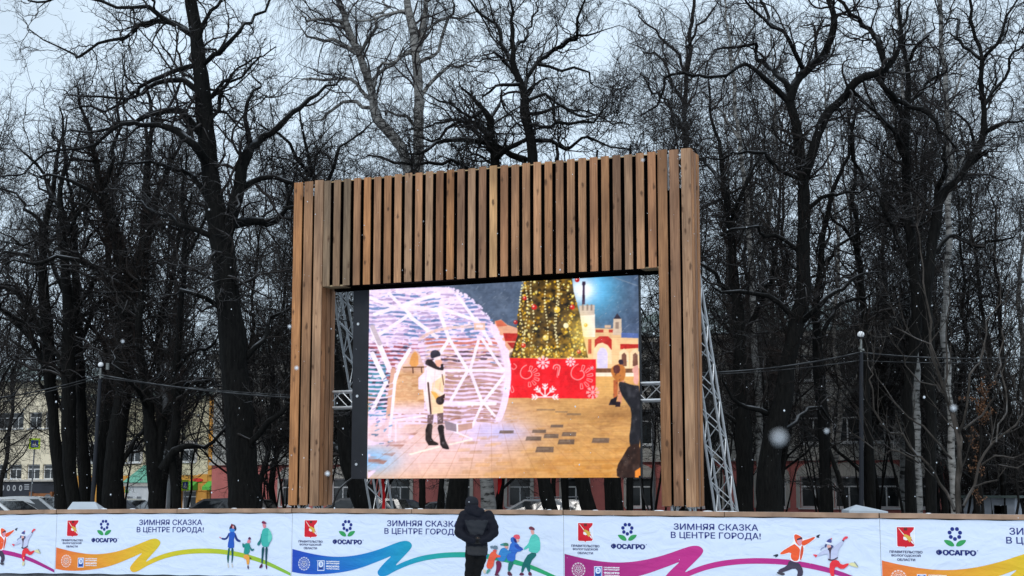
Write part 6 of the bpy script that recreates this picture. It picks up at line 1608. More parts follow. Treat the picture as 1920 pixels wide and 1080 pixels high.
# white hut with a dark opening at the far right
hh, a0, a1, Q = bld(62.0, (1806, 1902), 'park_hut', 'low whitewashed hut with a dark doorway behind the bare shrub', 'hut')
zk = Q(1850, 934)[1]
w = MB(); d0_, d1_ = Q(1863, 950)[0], Q(1888, 950)[0]
w.box(a0, d0_, 0, .15, 0, zk); w.box(d1_, a1, 0, .15, 0, zk); w.box(d0_, d1_, 0, .15, 1.2, zk); w.box(a0, a0 + .15, .155, 3, 0, zk); w.box(a1 - .15, a1, .155, 3, 0, zk); w.box(a0, a1, 3.003, 3.15, 0, zk)
w.build('wall', mat('dirty_whitewash', lin(168, 172, 180), 0.9, noise=0.25, nscale=2.2), hh)
w = MB(); w.box(a0 - .2, a1 + .2, -.3, 3.4, zk + .003, zk + .09); w.build('roof', mat('hut_roof', lin(92, 104, 100), 0.7, noise=.2), hh)

# ------------------------------------------------------------------ street signs, lamps, cables
BLUE, YG = lin(24, 62, 150), lin(196, 230, 40)
def crossing_sign(x, y, Y, size, yaw, base_x, label):
    p = at(x, y, Y); b0 = at(base_x, y, Y)
    root = empty('crossing_sign', (b0[0], b0[1], 0)); tag(root, label, 'road sign', 'pedestrian crossing signs')
    pm = MB(); pm.rod((0, 0.05, 0), (p[0] - b0[0], 0.05, p[2] + size * .5), 0.035, 8); pm.build('post', m_pipe, root)
    pn = MB(); ca, sa = math.cos(yaw), math.sin(yaw); cx_, cz = p[0] - b0[0], p[2]
    def F(k): return lambda a, b: (cx_ + a * ca + k * -sa * -1, a * sa - k * ca, cz + b)
    h = size / 2
    pn.obox((cx_, 0, cz), (h * ca, h * sa, 0), (-sa * .012, ca * .012, 0), (0, 0, h), 0, YG)
    pn.sheet([(-h * .66, -h * .66), (h * .66, -h * .66), (h * .66, h * .66), (-h * .66, h * .66)], 0, BLUE, F(.016))
    pn.sheet([(-h * .52, -h * .46), (h * .52, -h * .46), (0, h * .52)], 0, (.8, .8, .82), F(.019))
    k = h
    for poly_ in (disc((0.02 * k, 0.2 * k), .07 * k, 8), [(-.06 * k, .12 * k), (.07 * k, .12 * k), (.05 * k, -.12 * k), (-.05 * k, -.12 * k)], [(-.05 * k, -.11 * k), (.0, -.11 * k), (-.16 * k, -.42 * k), (-.22 * k, -.42 * k)], [(0, -.11 * k), (.05 * k, -.11 * k), (.18 * k, -.42 * k), (.12 * k, -.42 * k)], [(-.05 * k, .1 * k), (-.17 * k, -.06 * k), (-.12 * k, -.08 * k), (-.04 * k, .02 * k)], [(.05 * k, .1 * k), (.17 * k, -.04 * k), (.13 * k, -.07 * k), (.04 * k, .02 * k)]):
        pn.sheet(poly_, 0, (.02, .02, .02), F(.022))
    pn.build('plate', m_print, root, fix=False)
crossing_sign(65, 832, 74, 0.52, 0.25, 60, 'blue and yellow green pedestrian crossing sign before the cream house')
crossing_sign(346.5, 910, 66, 0.46, 1.05, 350, 'narrow looking pedestrian crossing sign turned sideways before the orange shop')
r = at(89.5, 933, 66); root = empty('round_sign', (r[0], r[1], 0)); tag(root, 'pale grey round sign seen from its blank back, above the white cars', 'road sign')
q = MB(); q.rod((0, .03, 0), (0, .03, r[2] + .1), .03, 8); q.build('post', m_pipe, root); q = MB(); q.prism(disc((0, r[2]), 0.145, 20), -.01, .01); q.build('plate', m_pipe, root)
r = at(319, 930, 64); root = empty('utility_pole', (r[0], r[1], 0)); tag(root, 'plain grey concrete pole beside the orange shop wall', 'pole')
q = MB(); q.rod((0, 0, 0), (0, 0, 9.5), .15, 10, 0, .10); q.build('shaft', mat('grey_concrete', lin(128, 130, 132), .9, noise=.15), root); q = MB(); q.obox((0, 0, 9.2), (.6, 0, 0), (0, .05, 0), (0, 0, .05)); q.build('crossarm', m_pipe, root)

m_lp = mat('lamp_post_paint', (0.012, 0.014, 0.020), 0.5)
m_globe = mat('opal_globe', (0.82, 0.83, 0.84), 0.35)
m_ins = mat('weathered_fitting', lin(120, 124, 122), 0.7, noise=.3, nscale=30)
def street_lamp(xb, xt, yt, rg, Y, label, box=None):
    b0, g0 = at(xb, 955, Y), at(xt, yt, Y)
    root = empty('street_lamp', (b0[0], b0[1], 0)); tag(root, label, 'street lamp', 'globe street lamps')
    dx = g0[0] - b0[0]; R_ = rg * Y / FPX; zt_ = g0[2]
    top = zt_ - 5.0 * R_
    q = MB(); q.rod((0, 0, 0), (dx * .25, 0, top * .25), .085, 12, 0, .06); q.rod((dx * .25, 0, top * .25), (dx * .97, 0, top), .056, 12, 0, .045); q.rod((dx * .25 - .0, 0, top * .25), (dx * .25, 0, top * .25 + .06), .075, 12); q.build('post', m_lp, root)
    q = MB(); q.rod((dx * .97, 0, top), (dx, 0, zt_ - R_ * 1.1), .028, 8); q.ball((dx * .98 - .03, 0, top + .09), .04, 8); q.ball((dx * .98 + .05, 0, top + .05), .035, 8); q.build('fitting', m_ins, root)
    q = MB(); q.lathe([(R_ * .5, -R_ * 1.25), (R_ * .95, -R_ * .8), (R_ * 1.0, -R_ * .45), (R_ * .5, -R_ * .4)], (dx, .02, zt_), 14); q.build('holder', m_lp, root)
    q = MB(); q.ball((dx, 0, zt_), R_, 18); q.build('globe', m_globe, root, smooth=True)
    if box:
        c_ = at(box[0], box[1], Y); q = MB(); q.obox((c_[0] - b0[0], .0, c_[2]), (.035, 0, 0), (0, .05, 0), (0, 0, .085)); q.build('junction_box', m_ins, root)
    return (b0[0] + dx * .97, Y, top)
tR = street_lamp(1612, 1614, 627.5, 6.6, 36, 'black street lamp with a white globe before the trees right of the portal')
tL = street_lamp(170, 189, 684, 5.2, 40, 'slanted black street lamp with a white globe and junction box among the left trunks', (202, 687))
m_cab = mat('black_cable', (0.008, 0.008, 0.009), 0.6)
snow_on_top(m_cab, 0.3, 0.8, 0.35, 3.0, (0.45, 0.48, 0.5))
def cable(pts, r, label, sag=0.0, grp='overhead cables strung between the lamps'):
    P = []
    for (x0, y0, Y0), (x1, y1, Y1) in zip(pts[:-1], pts[1:]):
        A, B_ = at(x0, y0, Y0), at(x1, y1, Y1)
        for i in range(12):
            t = i / 12; q = A * (1 - t) + B_ * t; q[2] -= sag * 4 * t * (1 - t); P.append(q)
    P.append(at(*pts[-1])); P = np.array(P); b0 = P[0].copy()
    t_ = Tubes(); t_.one(P, np.full(len(P), r), 6); me_ = t_.mesh('overhead_cable', [m_cab], b0)
    o = link('overhead_cable', me_); o.location = tuple(b0); tag(o, label, 'cable', grp)
cable([(1300, 700, 33.5), (1612, 661, 36), (1960, 668, 38)], 0.021, 'thick black cable from the portal past the right street lamp', 0.10)
cable([(1300, 703, 33.5), (1612, 676, 36), (1960, 676, 38)], 0.012, 'thin cable just under the thick one at the right street lamp', 0.06)
cable([(-60, 752, 38), (189, 703, 40), (600, 748, 33.5)], 0.020, 'thick black cable sagging either side of the slanted left lamp', 0.10)
cable([(-60, 764, 38), (189, 708, 40), (600, 744, 33.5)], 0.011, 'thin cable under the thick one at the slanted left lamp', 0.06)
cable([(540, 594, 34), (663, 602, 34.2)], 0.014, 'short dark cable between the left leg of the portal and the screen', 0.01, 'cables hanging at the screen')
cable([(660, 897, 31.9), (650, 904, 31.9), (637, 916, 31.8), (628, 935, 31.8), (622, 960, 31.8)], 0.022, 'black cable curling down from the lower left corner of the screen', 0.0, 'cables hanging at the screen')
cable([(1199, 892, 30.2), (1205, 925, 30.2), (1218, 962, 30.2)], 0.020, 'black cable hanging from the lower right corner of the screen', 0.0, 'cables hanging at the screen')
m_red = mat('red_cloth', lin(214, 26, 30), 0.8)
def ribbon(pts, Y, wpx, label):
    b0 = at(pts[0][0], 955, Y); mb = MB(); n = len(pts); vs = []
    for i, (x, y) in enumerate(pts):
        for sgn in (-1, 1):
            p = at(x + sgn * wpx[i] / 2, y, Y); vs += [(p[0] - b0[0], (0.02 * math.sin(i * 2.1)) + d_, p[2]) for d_ in (0, 0.012)]
    fs = []
    for i in range(n - 1):
        k = 4 * i; fs += [(k, k + 2, k + 6, k + 4), (k + 1, k + 5, k + 7, k + 3), (k, k + 4, k + 5, k + 1), (k + 2, k + 3, k + 7, k + 6)]
    mb.add(vs, fs); o = mb.build('red_ribbon', m_red); o.location = (b0[0], b0[1], 0); tag(o, label, 'ribbon', 'red cloth strips below the screen')
ribbon([(717, 880), (718, 905), (720, 930), (719, 962)], 33.4, [5, 5, 5, 6], 'long red cloth strip hanging down beside the brace truss foot')
ribbon([(936, 880), (937, 898), (937, 908), (935.5, 918), (934.5, 926)], 32.4, [8, 8, 7, 4, 1.5], 'short pointed red cloth hanging under the screen beside the birch trunk')

# ------------------------------------------------------------------ storage boxes behind the barrier
m_box = mat('grey_box_lid', lin(178, 186, 194), 0.7, noise=0.1, nscale=2.0)
for x0, x1, yt, yb, lab, hip in ((126, 187, 941, 956, 'pale grey utility box with a sloping lid behind the orange banner', 0.75), (1591, 1664, 946.5, 957, 'pale grey utility box with a peaked lid under the right street lamp', 0.3)):
    Y = 30.0; A, B_ = at(x0, yb, Y), at(x1, yb, Y); zt_ = at(x0, yt, Y + .3)[2]; w_ = B_[0] - A[0]
    root = empty('utility_box', ((A[0] + B_[0]) / 2, Y + .3, 0), 0.0); tag(root, lab, 'utility box', 'grey utility boxes by the rink')
    h = w_ / 2
    q = MB(); q.box(-h + .03, h - .03, -.3, .3, 0.0, A[2] - .01); q.build('body', m_box, root)
    q = MB(); xa, xb = (-h + .02, h * .45) if hip > .5 else (-h * .45, -h * .40)
    q.add([(-h, -.34, A[2] - .06), (h, -.34, A[2] - .06), (h, .34, A[2] - .06), (-h, .34, A[2] - .06), (-h, -.34, A[2]), (h, -.34, A[2] - .02), (h, .34, A[2] - .02), (-h, .34, A[2]), (xa, -.02, zt_), (xb, .0, zt_)],
          [(3, 2, 1, 0), (0, 1, 5, 4), (1, 2, 6, 5), (2, 3, 7, 6), (3, 0, 4, 7), (4, 5, 9, 8), (5, 6, 9), (6, 7, 8, 9), (7, 4, 8)])
    q.build('lid', m_box, root)

# ------------------------------------------------------------------ cars parked along the street
m_tyre = mat('tyre_rubber', (0.012, 0.012, 0.012), 0.8); m_rim = mat('alloy_rim', (0.4, 0.41, 0.42), 0.35, 0.8)
m_cg = mat('car_glass', (0.02, 0.024, 0.028), 0.05, spec=0.7); m_lamp = mat('headlamp_lens', (0.6, 0.62, 0.64), 0.15); m_red_l = mat('tail_lamp_lens', (0.3, 0.02, 0.02), 0.2)
def paint(name, col, rough=0.28): 
    m = mat(name, col, rough, spec=0.5); b = m.node_tree.nodes['Principled BSDF']; b.inputs['Coat Weight'].default_value = 0.5; snow_on_top(m, .8, .99, .35, .7); return m
def car(name, label, x, Y, rz, pm, L=4.3, W=1.74, H=1.46, kind='hatch', rails=False):
    p = at(x, 950, Y); root = empty(name, (p[0], p[1], 0), rz); tag(root, label, 'car', 'cars parked along the street')
    hl = L / 2
    # stations along the length: (x, bottom z, shoulder z, half width)
    sec = [(-hl, .42, .78, .60), (-hl + .12, .30, .88, .76), (-hl + .5, .24, .95, .84), (-.9, .20, .97, W / 2), (.4, .20, .95, W / 2), (hl - 1.1, .22, .90, .85), (hl - .45, .26, .80, .80), (hl - .1, .34, .66, .68), (hl, .42, .58, .56)]
    vs, fs = [], []
    for (xx_, zb_, zs, hw) in sec:
        ring_ = [(xx_, -hw * .92, zb_), (xx_, -hw, zb_ + .18), (xx_, -hw, zs - .16), (xx_, -hw * .94, zs), (xx_, hw * .94, zs), (xx_, hw, zs - .16), (xx_, hw, zb_ + .18), (xx_, hw * .92, zb_)]
        vs += ring_
    for i in range(len(sec) - 1):
        for j in range(8): fs.append((8 * i + j, 8 * i + (j + 1) % 8, 8 * i + 8 + (j + 1) % 8, 8 * i + 8 + j))
    fs += [tuple(range(7, -1, -1)), tuple(range(8 * (len(sec) - 1), 8 * len(sec)))]
    b = MB(); b.add(vs, fs)
    # greenhouse: rear, roof, windscreen
    rear = {'hatch': (-hl + .25, -hl + .75), 'wagon': (-hl + .12, -hl + .42), 'sedan': (-hl + .75, -hl + 1.45)}[kind]
    gl = [(rear[0], .93, W / 2 * .90), (rear[1], H - .06, W / 2 * .70), ((rear[1] + .1) / 2 + .1, H, W / 2 * .72), (.15, H - .03, W / 2 * .70), (1.05, .92, W / 2 * .88)]
    g_ = MB(); v2, f2 = [], []
    for (xx_, z, hw) in gl: v2 += [(xx_, -hw, z), (xx_, hw, z)]
    bot = len(v2); v2 += [(gl[0][0], -gl[0][2], .90), (gl[0][0], gl[0][2], .90), (gl[-1][0], -gl[-1][2], .88), (gl[-1][0], gl[-1][2], .88)]
    n_ = len(gl)
    for i in range(n_ - 1): f2.append((2 * i, 2 * i + 1, 2 * i + 3, 2 * i + 2))
    f2 += [tuple([2 * i for i in range(n_)]), tuple([2 * i + 1 for i in range(n_)][::-1]), ]
    b.add(v2, f2)
    body = b.build('body', pm, root, smooth=False)
    def lerp(a_, b_, t): return tuple(a_[k] * (1 - t) + b_[k] * t for k in range(3))
    def P4(i, s): return np.array((gl[i][0], s * gl[i][2], gl[i][1]))
    for nm, A_, B_, C_, D_ in (('windscreen', P4(3, -1), P4(3, 1), P4(4, 1), P4(4, -1)), ('rear_window', P4(1, 1), P4(1, -1), P4(0, -1), P4(0, 1))):
        c_ = (A_ + B_ + C_ + D_) / 4; nn = np.cross(B_ - A_, D_ - A_); nn = nn / np.linalg.norm(nn); nn = nn if nn[2] > 0 else -nn
        q = MB(); pts = [c_ + (k_ - c_) * .90 + nn * .012 for k_ in (A_, B_, C_, D_)]; q.add(pts, [(0, 1, 2, 3)]); q.build(nm, m_cg, root)
    for s in (-1, 1):
        base_f, base_r, top_f, top_r = P4(4, s), P4(0, s), P4(3, s), P4(1, s)
        for t0, t1 in ((.06, .36), (.39, .66), (.69, .93)):
            lo0, lo1 = base_f * (1 - t0) + base_r * t0, base_f * (1 - t1) + base_r * t1; hi0, hi1 = top_f * (1 - t0) + top_r * t0, top_f * (1 - t1) + top_r * t1
            q = MB(); pts = [lo0 * .9 + hi0 * .1, lo1 * .9 + hi1 * .1, lo1 * .12 + hi1 * .88, lo0 * .12 + hi0 * .88]; q.add([pp + np.array((0, s * .014, 0.004)) for pp in pts], [(0, 1, 2, 3)]); q.build('side_window', m_cg, root)
        q = MB(); q.obox((hl - .13, s * .52, .66), (.06, .02 * s, 0), (0, .13, 0), (.02, 0, .06)); q.build('headlight', m_lamp, root)
        q = MB(); q.obox((-hl + .06, s * .60, .80), (.05, 0, 0), (0, .08, 0), (0, 0, .10)); q.build('tail_light', m_red_l, root)
        q = MB(); q.obox((.92, s * (W / 2 + .07), .96), (.05, 0, 0), (0, .08, 0), (0, 0, .06)); q.build('mirror', pm, root)
        if rails:
            q = MB(); q.rod((rear[1] + .1, s * W * .33, H + .05), (.1, s * W * .33, H + .03), .022, 6)
            for xx_ in (rear[1] + .2, -.5, .05): q.rod((xx_, s * W * .33, H - .03), (xx_, s * W * .33, H + .045), .02, 6)
            q.build('roof_rail', m_pipe, root)
        for xx_ in (-hl + .82, hl - .86):
            wv = MB(); prof = [(.20, -.1), (.30, -.105), (.325, -.07), (.325, .07), (.30, .105), (.20, .1)]
            vs_, fs_ = [], []
            for r_, y_ in prof:
                for i in range(18): vs_.append((xx_ + r_ * math.cos(i * math.pi / 9), s * (W / 2 - .09) + y_, .325 + r_ * math.sin(i * math.pi / 9)))
            for k_ in range(5):
                for i in range(18): fs_.append((k_ * 18 + i, k_ * 18 + (i + 1) % 18, (k_ + 1) * 18 + (i + 1) % 18, (k_ + 1) * 18 + i))
            wv.add(vs_, fs_); wh = wv.build('wheel', m_tyre, root)
            rm = MB(); rm.prism([(xx_ + .2 * math.cos(i * math.pi / 8), .325 + .2 * math.sin(i * math.pi / 8)) for i in range(16)], s * (W / 2 - .16), s * (W / 2 - .02)); rm.build('rim', m_rim, wh)
    return root
W1 = paint('white_car_paint', (0.66, 0.68, 0.70)); G1 = paint('graphite_car_paint', (0.05, 0.055, 0.065)); B1 = paint('dark_blue_car_paint', (0.03, 0.035, 0.06)); S1 = paint('silver_grey_car_paint', (0.20, 0.21, 0.23)); K1 = paint('black_car_paint', (0.015, 0.015, 0.017))
car('hatchback_car', 'white hatchback with its grey windscreen towards the pink house, at the far left edge', 10, 46, -0.35, W1, H=1.44)
car('estate_car', 'white car with a snowy roof, second behind the white hatchback at the left', 82, 55, -0.2, W1, 4.5, 1.8, 1.52, 'wagon')
car('saloon_car', 'dark blue car beside the kiosk with the green roof', 226, 60, 2.8, B1, kind='sedan', H=1.42)
car('saloon_car', 'white car seen low beyond the dark trunks by the green roofed kiosk', 268, 63, 0.3, W1, kind='sedan', H=1.36)
car('estate_car', 'graphite estate car before the orange shop house, beside the thick trunk', 400, 52, 3.05, G1, 4.5, 1.76, 1.47, 'wagon')
car('estate_car', 'black car with a frosted pale roof between the left portal leg and a truss', 655, 52, 3.0, paint('frosted_black_paint', (0.12, 0.12, 0.125)), 4.4, 1.76, 1.49, 'wagon')
car('hatchback_car', 'dark car below the screen, just right of the long red cloth strip', 762, 54, 0.2, B1, H=1.43)
car('saloon_car', 'grey white roofed car below the screen, left of the person in black', 842, 57, 0.1, S1, kind='sedan', H=1.36)
car('estate_car', 'silver grey estate car with roof rails below the screen, right of the person in black', 996, 53, 3.0, S1, 4.4, 1.78, 1.45, 'wagon', True)
# ------------------------------------------------------------------ the person at the barrier, seen from behind
def remeshed(name, mb, voxel, mats, parent, colour=None, smooth_it=6, warp=None):
    me = bpy.data.meshes.new('tmp'); me.from_pydata(mb.v, [], mb.f); me.update()
    import bmesh
    bm = bmesh.new(); bm.from_mesh(me); bmesh.ops.recalc_face_normals(bm, faces=bm.faces); bm.to_mesh(me); bm.free()
    o = bpy.data.objects.new('tmp', me); COL.objects.link(o)
    r = o.modifiers.new('r', 'REMESH'); r.mode = 'VOXEL'; r.voxel_size = voxel
    s = o.modifiers.new('s', 'SMOOTH'); s.factor = 0.5; s.iterations = smooth_it
    bpy.context.view_layer.update()
    new = bpy.data.meshes.new_from_object(o.evaluated_get(bpy.context.evaluated_depsgraph_get()))
    bpy.data.objects.remove(o); new.name = name
    n = len(new.vertices); co = np.zeros(n * 3, 'f'); new.vertices.foreach_get('co', co); co = co.reshape(-1, 3)
    if warp is not None:
        nr = np.zeros(n * 3, 'f'); new.vertices.foreach_get('normal', nr); co = co + nr.reshape(-1, 3) * warp(co)[:, None]; new.vertices.foreach_set('co', co.astype('f').ravel())
    cl = np.ones((n, 4), 'f'); cl[:, :3] = colour(co) if colour is not None else 1
    a = new.attributes.new('tint', 'FLOAT_COLOR', 'POINT'); a.data.foreach_set('color', cl.ravel())
    new.materials.clear()
    for m in mats: new.materials.append(m)
    new.polygons.foreach_set('use_smooth', np.ones(len(new.polygons), bool)); new.update()
    ob = bpy.data.objects.new(name, new); COL.objects.link(ob); ob.parent = parent
    return ob
def limb(mb, pts, n=14):
    """A tapering chain of (x, y, z, r) joints with round ends."""
    for a, b in zip(pts[:-1], pts[1:]):
        mb.rod(a[:3], b[:3], a[3], n, 0, b[3])
    for p in pts: mb.ball(p[:3], p[3], n)
def rings(mb, rows, n=20):
    vs, fs = [], []
    for (cx_, cy_, z, rx, ry) in rows:
        for i in range(n):
            t = 2 * math.pi * i / n; vs.append((cx_ + rx * math.cos(t), cy_ + ry * math.sin(t), z))
    for k in range(len(rows) - 1):
        for i in range(n): fs.append((k * n + i, k * n + (i + 1) % n, (k + 1) * n + (i + 1) % n, (k + 1) * n + i))
    fs += [tuple(range(n - 1, -1, -1)), tuple((len(rows) - 1) * n + i for i in range(n))]
    mb.add(vs, fs)
def cloth_mat(name, rough=0.85):
    m = mat(name, (1, 1, 1), rough, bump=0.35, bscale=26, spec=0.2); t = m.node_tree; a = t.nodes.new('ShaderNodeAttribute'); a.attribute_name = 'tint'
    t.links.new(a.outputs['Color'], t.nodes['Principled BSDF'].inputs['Base Color']); return m

pq = at(893.5, 960, 23.5)
per = empty('person', (pq[0], pq[1], 0), 0.06)
tag(per, 'person in a black and grey hooded jacket standing with hands behind the back', 'person')
ARM = {-1: [(-.175, .0, 1.285, .052), (-.245, -.03, 1.12, .047), (-.262, -.055, 1.04, .042), (-.16, -.135, .955, .036), (-.05, -.165, .915, .029)],
       1: [(.178, .0, 1.272, .052), (.245, -.03, 1.12, .047), (.258, -.055, 1.03, .042), (.16, -.135, .945, .036), (.065, -.165, .912, .029)]}
def hand(mb, s, wrist, k=1.0):
    x, y, z = wrist
    d = -s                                                         # the hand points across the back
    mb.obox((x + d * .038 * k, y - .008, z - .006), (.040 * k, 0, 0), (0, .014 * k, 0), (0, 0, .036 * k))
    for i, (dz, ln) in enumerate(((.027, .060), (.010, .068), (-.008, .064), (-.025, .050))):
        a = (x + d * .074 * k, y - .008, z - .006 + dz * k)
        limb(mb, [(*a, .0085 * k), (a[0] + d * ln * .45 * k, a[1] - .006, a[2] - .004, .0082 * k), (a[0] + d * ln * .75 * k, a[1] + .010, a[2] - .006, .0075 * k), (a[0] + d * ln * .85 * k, a[1] + .028, a[2] - .006, .0065 * k)], 8)
    t = (x + d * .018 * k, y - .008, z + .028 * k)
    limb(mb, [(*t, .011 * k), (t[0] + d * .022 * k, t[1] - .012, t[2] + .022 * k, .0095 * k), (t[0] + d * .045 * k, t[1] - .010, t[2] + .026 * k, .008 * k)], 8)
b = MB()
hc = (-.070, .035, 1.455)
b.ball(hc, .082, 18, 0, .92, 1.08, 1.28); b.ball((hc[0] - .012, hc[1] + .06, hc[2] - .065), .045, 12)           # skull and jaw
limb(b, [(hc[0] - .018, hc[1] + .085, hc[2] + .008, .009), (hc[0] - .022, hc[1] + .105, hc[2] - .022, .014)], 8)     # nose
limb(b, [(hc[0] - .04, hc[1] + .09, hc[2] - .052, .006), (hc[0] + .004, hc[1] + .095, hc[2] - .053, .006)], 8)         # lips
for s in (-1, 1):
    b.ball((hc[0] + s * .078, hc[1] - .005, hc[2] - .008), .022, 10, 0, .4, .8, 1.4)                                  # ears
    b.ball((hc[0] - .014 + s * .030, hc[1] + .077, hc[2] + .018), .012, 8)                                            # eyes under the brow
limb(b, [(-.045, .02, 1.38, .052), (-.02, .0, 1.30, .060)], 14)
rings(b, [(0, 0, .72, .135, .10), (0, 0, .84, .140, .105), (0, 0, .96, .125, .095), (0, 0, 1.10, .145, .10), (0, 0, 1.22, .165, .10), (0, 0, 1.29, .150, .085), (0, 0, 1.33, .07, .06)])
for s in (-1, 1): limb(b, [(p[0], p[1], p[2], p[3] * .82) for p in ARM[s]]); hand(b, s, ARM[s][-1][:3], .80)
LEG = {-1: [(-.075, .0, .76, .085), (-.105, .015, .42, .056), (-.125, -.01, .09, .036)], 1: [(.065, .0, .76, .085), (-.005, .02, .42, .056), (.000, .0, .09, .036)]}
for s in (-1, 1):
    limb(b, LEG[s]); fx_ = LEG[s][-1][0]
    limb(b, [(fx_, -.04, .045, .040), (fx_ + s * .015, .09, .035, .038), (fx_ + s * .02, .17, .028, .026)])
m_skin = mat('skin', (0.45, 0.27, 0.20), .55)
remeshed('body', b, .008, [m_skin], per, None, 4)

NB, DG, MG = (0.0045, 0.0052, 0.0110), (0.024, 0.026, 0.032), (0.030, 0.030, 0.033)
j = MB()
rings(j, [(.005, .0, .695, .158, .125), (.005, .0, .72, .168, .135), (.005, 0, .80, .170, .138), (.003, -.0, .88, .168, .135), (0, -.005, .96, .172, .138), (0, -.008, 1.06, .186, .142), (0, -.01, 1.16, .205, .145), (0, -.008, 1.24, .212, .138), (0, -.005, 1.30, .185, .118), (-.005, 0, 1.345, .125, .10), (-.02, .0, 1.385, .095, .088)], 28)
for s in (-1, 1): limb(j, [(p[0], p[1], p[2], p[3] + q) for p, q in zip(ARM[s], (.040, .038, .034, .026, .016))], 16)
# the hood thrown back: a thick roll round the neck, hanging deeper at the back
for i in range(22):
    t = 2 * math.pi * i / 22; sb = -math.sin(t)
    rr_ = .046 + .016 * max(0, sb)
    j.ball((-.035 + .100 * math.cos(t), .005 + .085 * math.sin(t), 1.382 - .045 * max(0, sb) + .02 * math.cos(t) * -1), rr_, 12)
limb(j, [(.055, -.06, 1.34, .066), (.02, -.10, 1.31, .062), (-.07, -.09, 1.35, .064)], 14)
limb(j, [(-.11, -.03, 1.40, .05), (-.07, -.075, 1.405, .052), (-.01, -.07, 1.395, .052)], 14)
def jc(co):
    x, y, z = co[:, 0], co[:, 1], co[:, 2]
    c_ = np.tile(np.array(NB), (len(co), 1))
    wob = .006 * np.sin(x * 60)
    lower = z < .835 + wob
    c_[lower] = MG
    edge = .182 - np.clip(1.22 - z, 0, 1) * .40
    panel = (y < -.03) & (z > 1.005 + wob) & (z < 1.222 + wob) & (np.abs(x + .005) < edge) 
    c_[panel] = DG
    return c_
def puff(co):
    x, y, z = co[:, 0], co[:, 1], co[:, 2]
    return .0025 * np.sin(z * 74 + 1.5 * np.sin(x * 9)) + .004 * np.sin(x * 41 + z * 23) * np.sin(y * 37 - z * 31)
remeshed('jacket', j, .009, [cloth_mat('jacket_fabric', .75)], per, jc, 5, puff)
t_ = MB()
for s in (-1, 1):
    L_ = LEG[s]; limb(t_, [(L_[0][0], L_[0][1], L_[0][2], .098), (L_[0][0] * .9 + L_[1][0] * .1 + 0, .005, .62, .090), (L_[1][0], L_[1][1], L_[1][2], .073), (L_[2][0], L_[2][1], .16, .064), (L_[2][0], L_[2][1], .06, .062)], 16)
rings(t_, [(0, 0, .70, .150, .112), (0, 0, .84, .150, .115), (0, 0, .90, .14, .105)])
def tc_(co): return np.tile(np.array((0.003, 0.003, 0.0036)), (len(co), 1))
def fold(co): return .004 * np.sin(co[:, 2] * 46 + co[:, 0] * 30)
remeshed('trousers', t_, .010, [cloth_mat('trouser_fabric')], per, tc_, 5, fold)
h_ = MB()
rings(h_, [(hc[0] + .002, hc[1] - .002, 1.425, .090, .100), (hc[0], hc[1] - .004, 1.455, .099, .108), (hc[0], hc[1] - .004, 1.48, .100, .109), (hc[0] - .001, hc[1] - .006, 1.515, .096, .104), (hc[0] - .002, hc[1] - .008, 1.545, .080, .086), (hc[0] - .004, hc[1] - .01, 1.565, .052, .056), (hc[0] - .005, hc[1] - .01, 1.575, .02, .02)], 24)
def hcol(co):
    c_ = np.tile(np.array((0.018, 0.019, 0.025)), (len(co), 1)); c_[(co[:, 2] > 1.462) & (co[:, 2] < 1.47)] = (0.012, 0.012, 0.015); return c_
remeshed('hat', h_, .008, [cloth_mat('knitted_hat', .95)], per, hcol, 4, lambda co: .0025 * np.sin(np.arctan2(co[:, 1] - hc[1], co[:, 0] - hc[0]) * 34))
pt = MB(); pt.obox((hc[0] - .045, hc[1] - .103, 1.492), (.012, .004, 0), (0, .002, 0), (0, 0, .010)); pt.build('hat_badge', mat('pale_badge', (0.35, .36, .38), .5), per)
for s in (-1, 1):
    g_ = MB(); hand(g_, s, ARM[s][-1][:3], 1.18); limb(g_, [(*ARM[s][-1][:3], .036), (ARM[s][-1][0] + s * .05, ARM[s][-1][1] + .012, ARM[s][-1][2] + .012, .040)], 10)
    remeshed('glove', g_, .005, [mat('black_glove', (0.006, 0.006, 0.007), .7)], per, None, 2)
    f_ = MB(); fx_ = LEG[s][-1][0]; limb(f_, [(fx_, -.045, .052, .052), (fx_ + s * .015, .09, .048, .050), (fx_ + s * .02, .18, .042, .040)], 12); limb(f_, [(fx_, -.01, .06, .055), (fx_, -.01, .17, .060)], 12)
    remeshed('boot', f_, .009, [mat('black_boot', (0.008, 0.008, 0.009), .6)], per, None, 4)

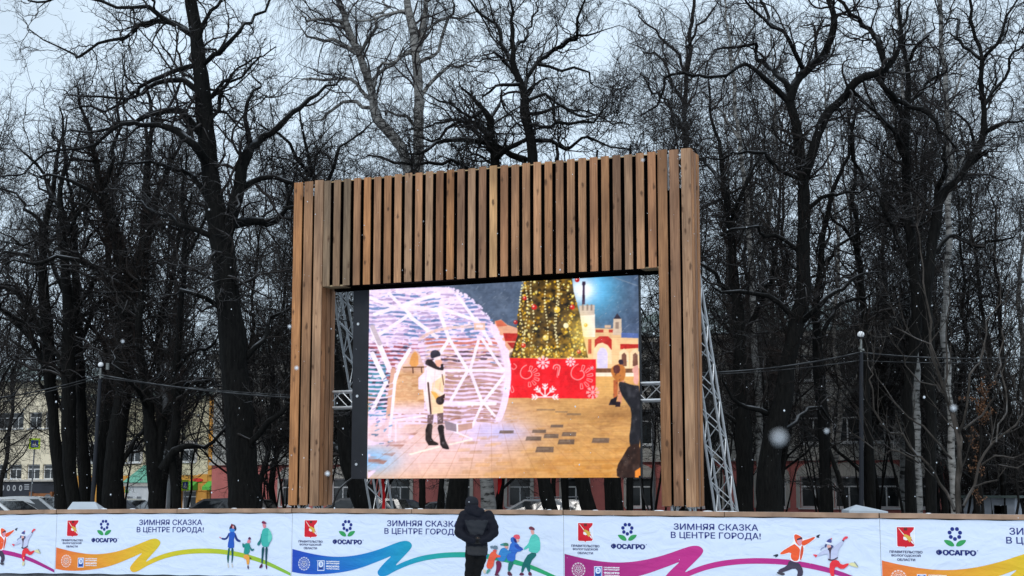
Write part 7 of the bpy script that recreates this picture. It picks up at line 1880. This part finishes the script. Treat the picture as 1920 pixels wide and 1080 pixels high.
# ------------------------------------------------------------------ withered leaves, falling snow
rl = np.random.default_rng(9)
lv = MB(); c0 = at(1836, 862, 46)
rt = empty('withered_tree', (c0[0], c0[1], 0)); tag(rt, 'small tree still holding brown withered leaves, behind the bare shrub', 'tree')
tt = Tubes(); P_l = np.array([(0, 0, 0), (.05, 0, 1.2), (0, .05, 2.2), (.08, 0, 3.4), (.1, 0, 4.6)]); tt.one(*resample(P_l, [.06, .05, .045, .03, .01], .3), 8)
Bq, RBq = grow([resample(P_l, [.06, .05, .045, .03, .01], .3)], 5.0, (.4, 1.1), .9, .2, .05, 6, .5, .006, .015, .25, .1, .3, rng=rl); tt.many(Bq, RBq, 4)
link('trunk', tt.mesh('trunk', [MT['bark_far']]), rt)
for i in range(900):
    k = rl.integers(len(Bq)); p = Bq[k, rl.integers(1, 6)] + rl.normal(0, .05, 3); a = unit(rl.normal(size=3)) * .035; b2 = np.cross(a, unit(rl.normal(size=3))) * .8
    lv.add([p - a, p + b2, p + a, p - b2], [(0, 1, 2, 3)], 0, tuple(np.array((.16, .075, .035)) * rl.uniform(.5, 1.2)))
lv.build('leaves', m_print, rt, fix=False)

sn = MB(); oct_f = [(0, 2, 4), (2, 1, 4), (1, 3, 4), (3, 0, 4), (2, 0, 5), (1, 2, 5), (3, 1, 5), (0, 3, 5)]
for i in range(1900):
    Y = 4 + 32 * rl.random() ** 0.6; p = at(rl.uniform(-60, 1980), rl.uniform(-40, 1060), Y); r_ = .0014 + .0040 * rl.random() ** 2.2
    qx, qy = pix_of(p)
    if 850 < qx < 940 and qy > 920 and Y < 24: continue
    sn.add([p + np.array(v_) * r_ for v_ in ((1, 0, 0), (-1, 0, 0), (0, 1, 0), (0, -1, 0), (0, 0, 1.3), (0, 0, -1.3))], oct_f)
for (x, y, Y, r_) in ((1461, 820, .50, .0015), (1550, 808, 1.5, .0016), (1788, 765, 1.3, .0019), (614, 888, 2.2, .0028), (556, 690, 2.6, .003), (543, 612, 2.8, .0026), (900, 90, 3, .002), (230, 640, 2.4, .002), (1110, 690, 2.5, .0018), (1205, 300, 2.2, .0018)):
    sn.ball(at(x, y, Y), r_, 10)
so_ = sn.build('falling_snow', mat('snow_flakes', (0.74, 0.76, 0.79), .9)); tag(so_, kind='stuff')
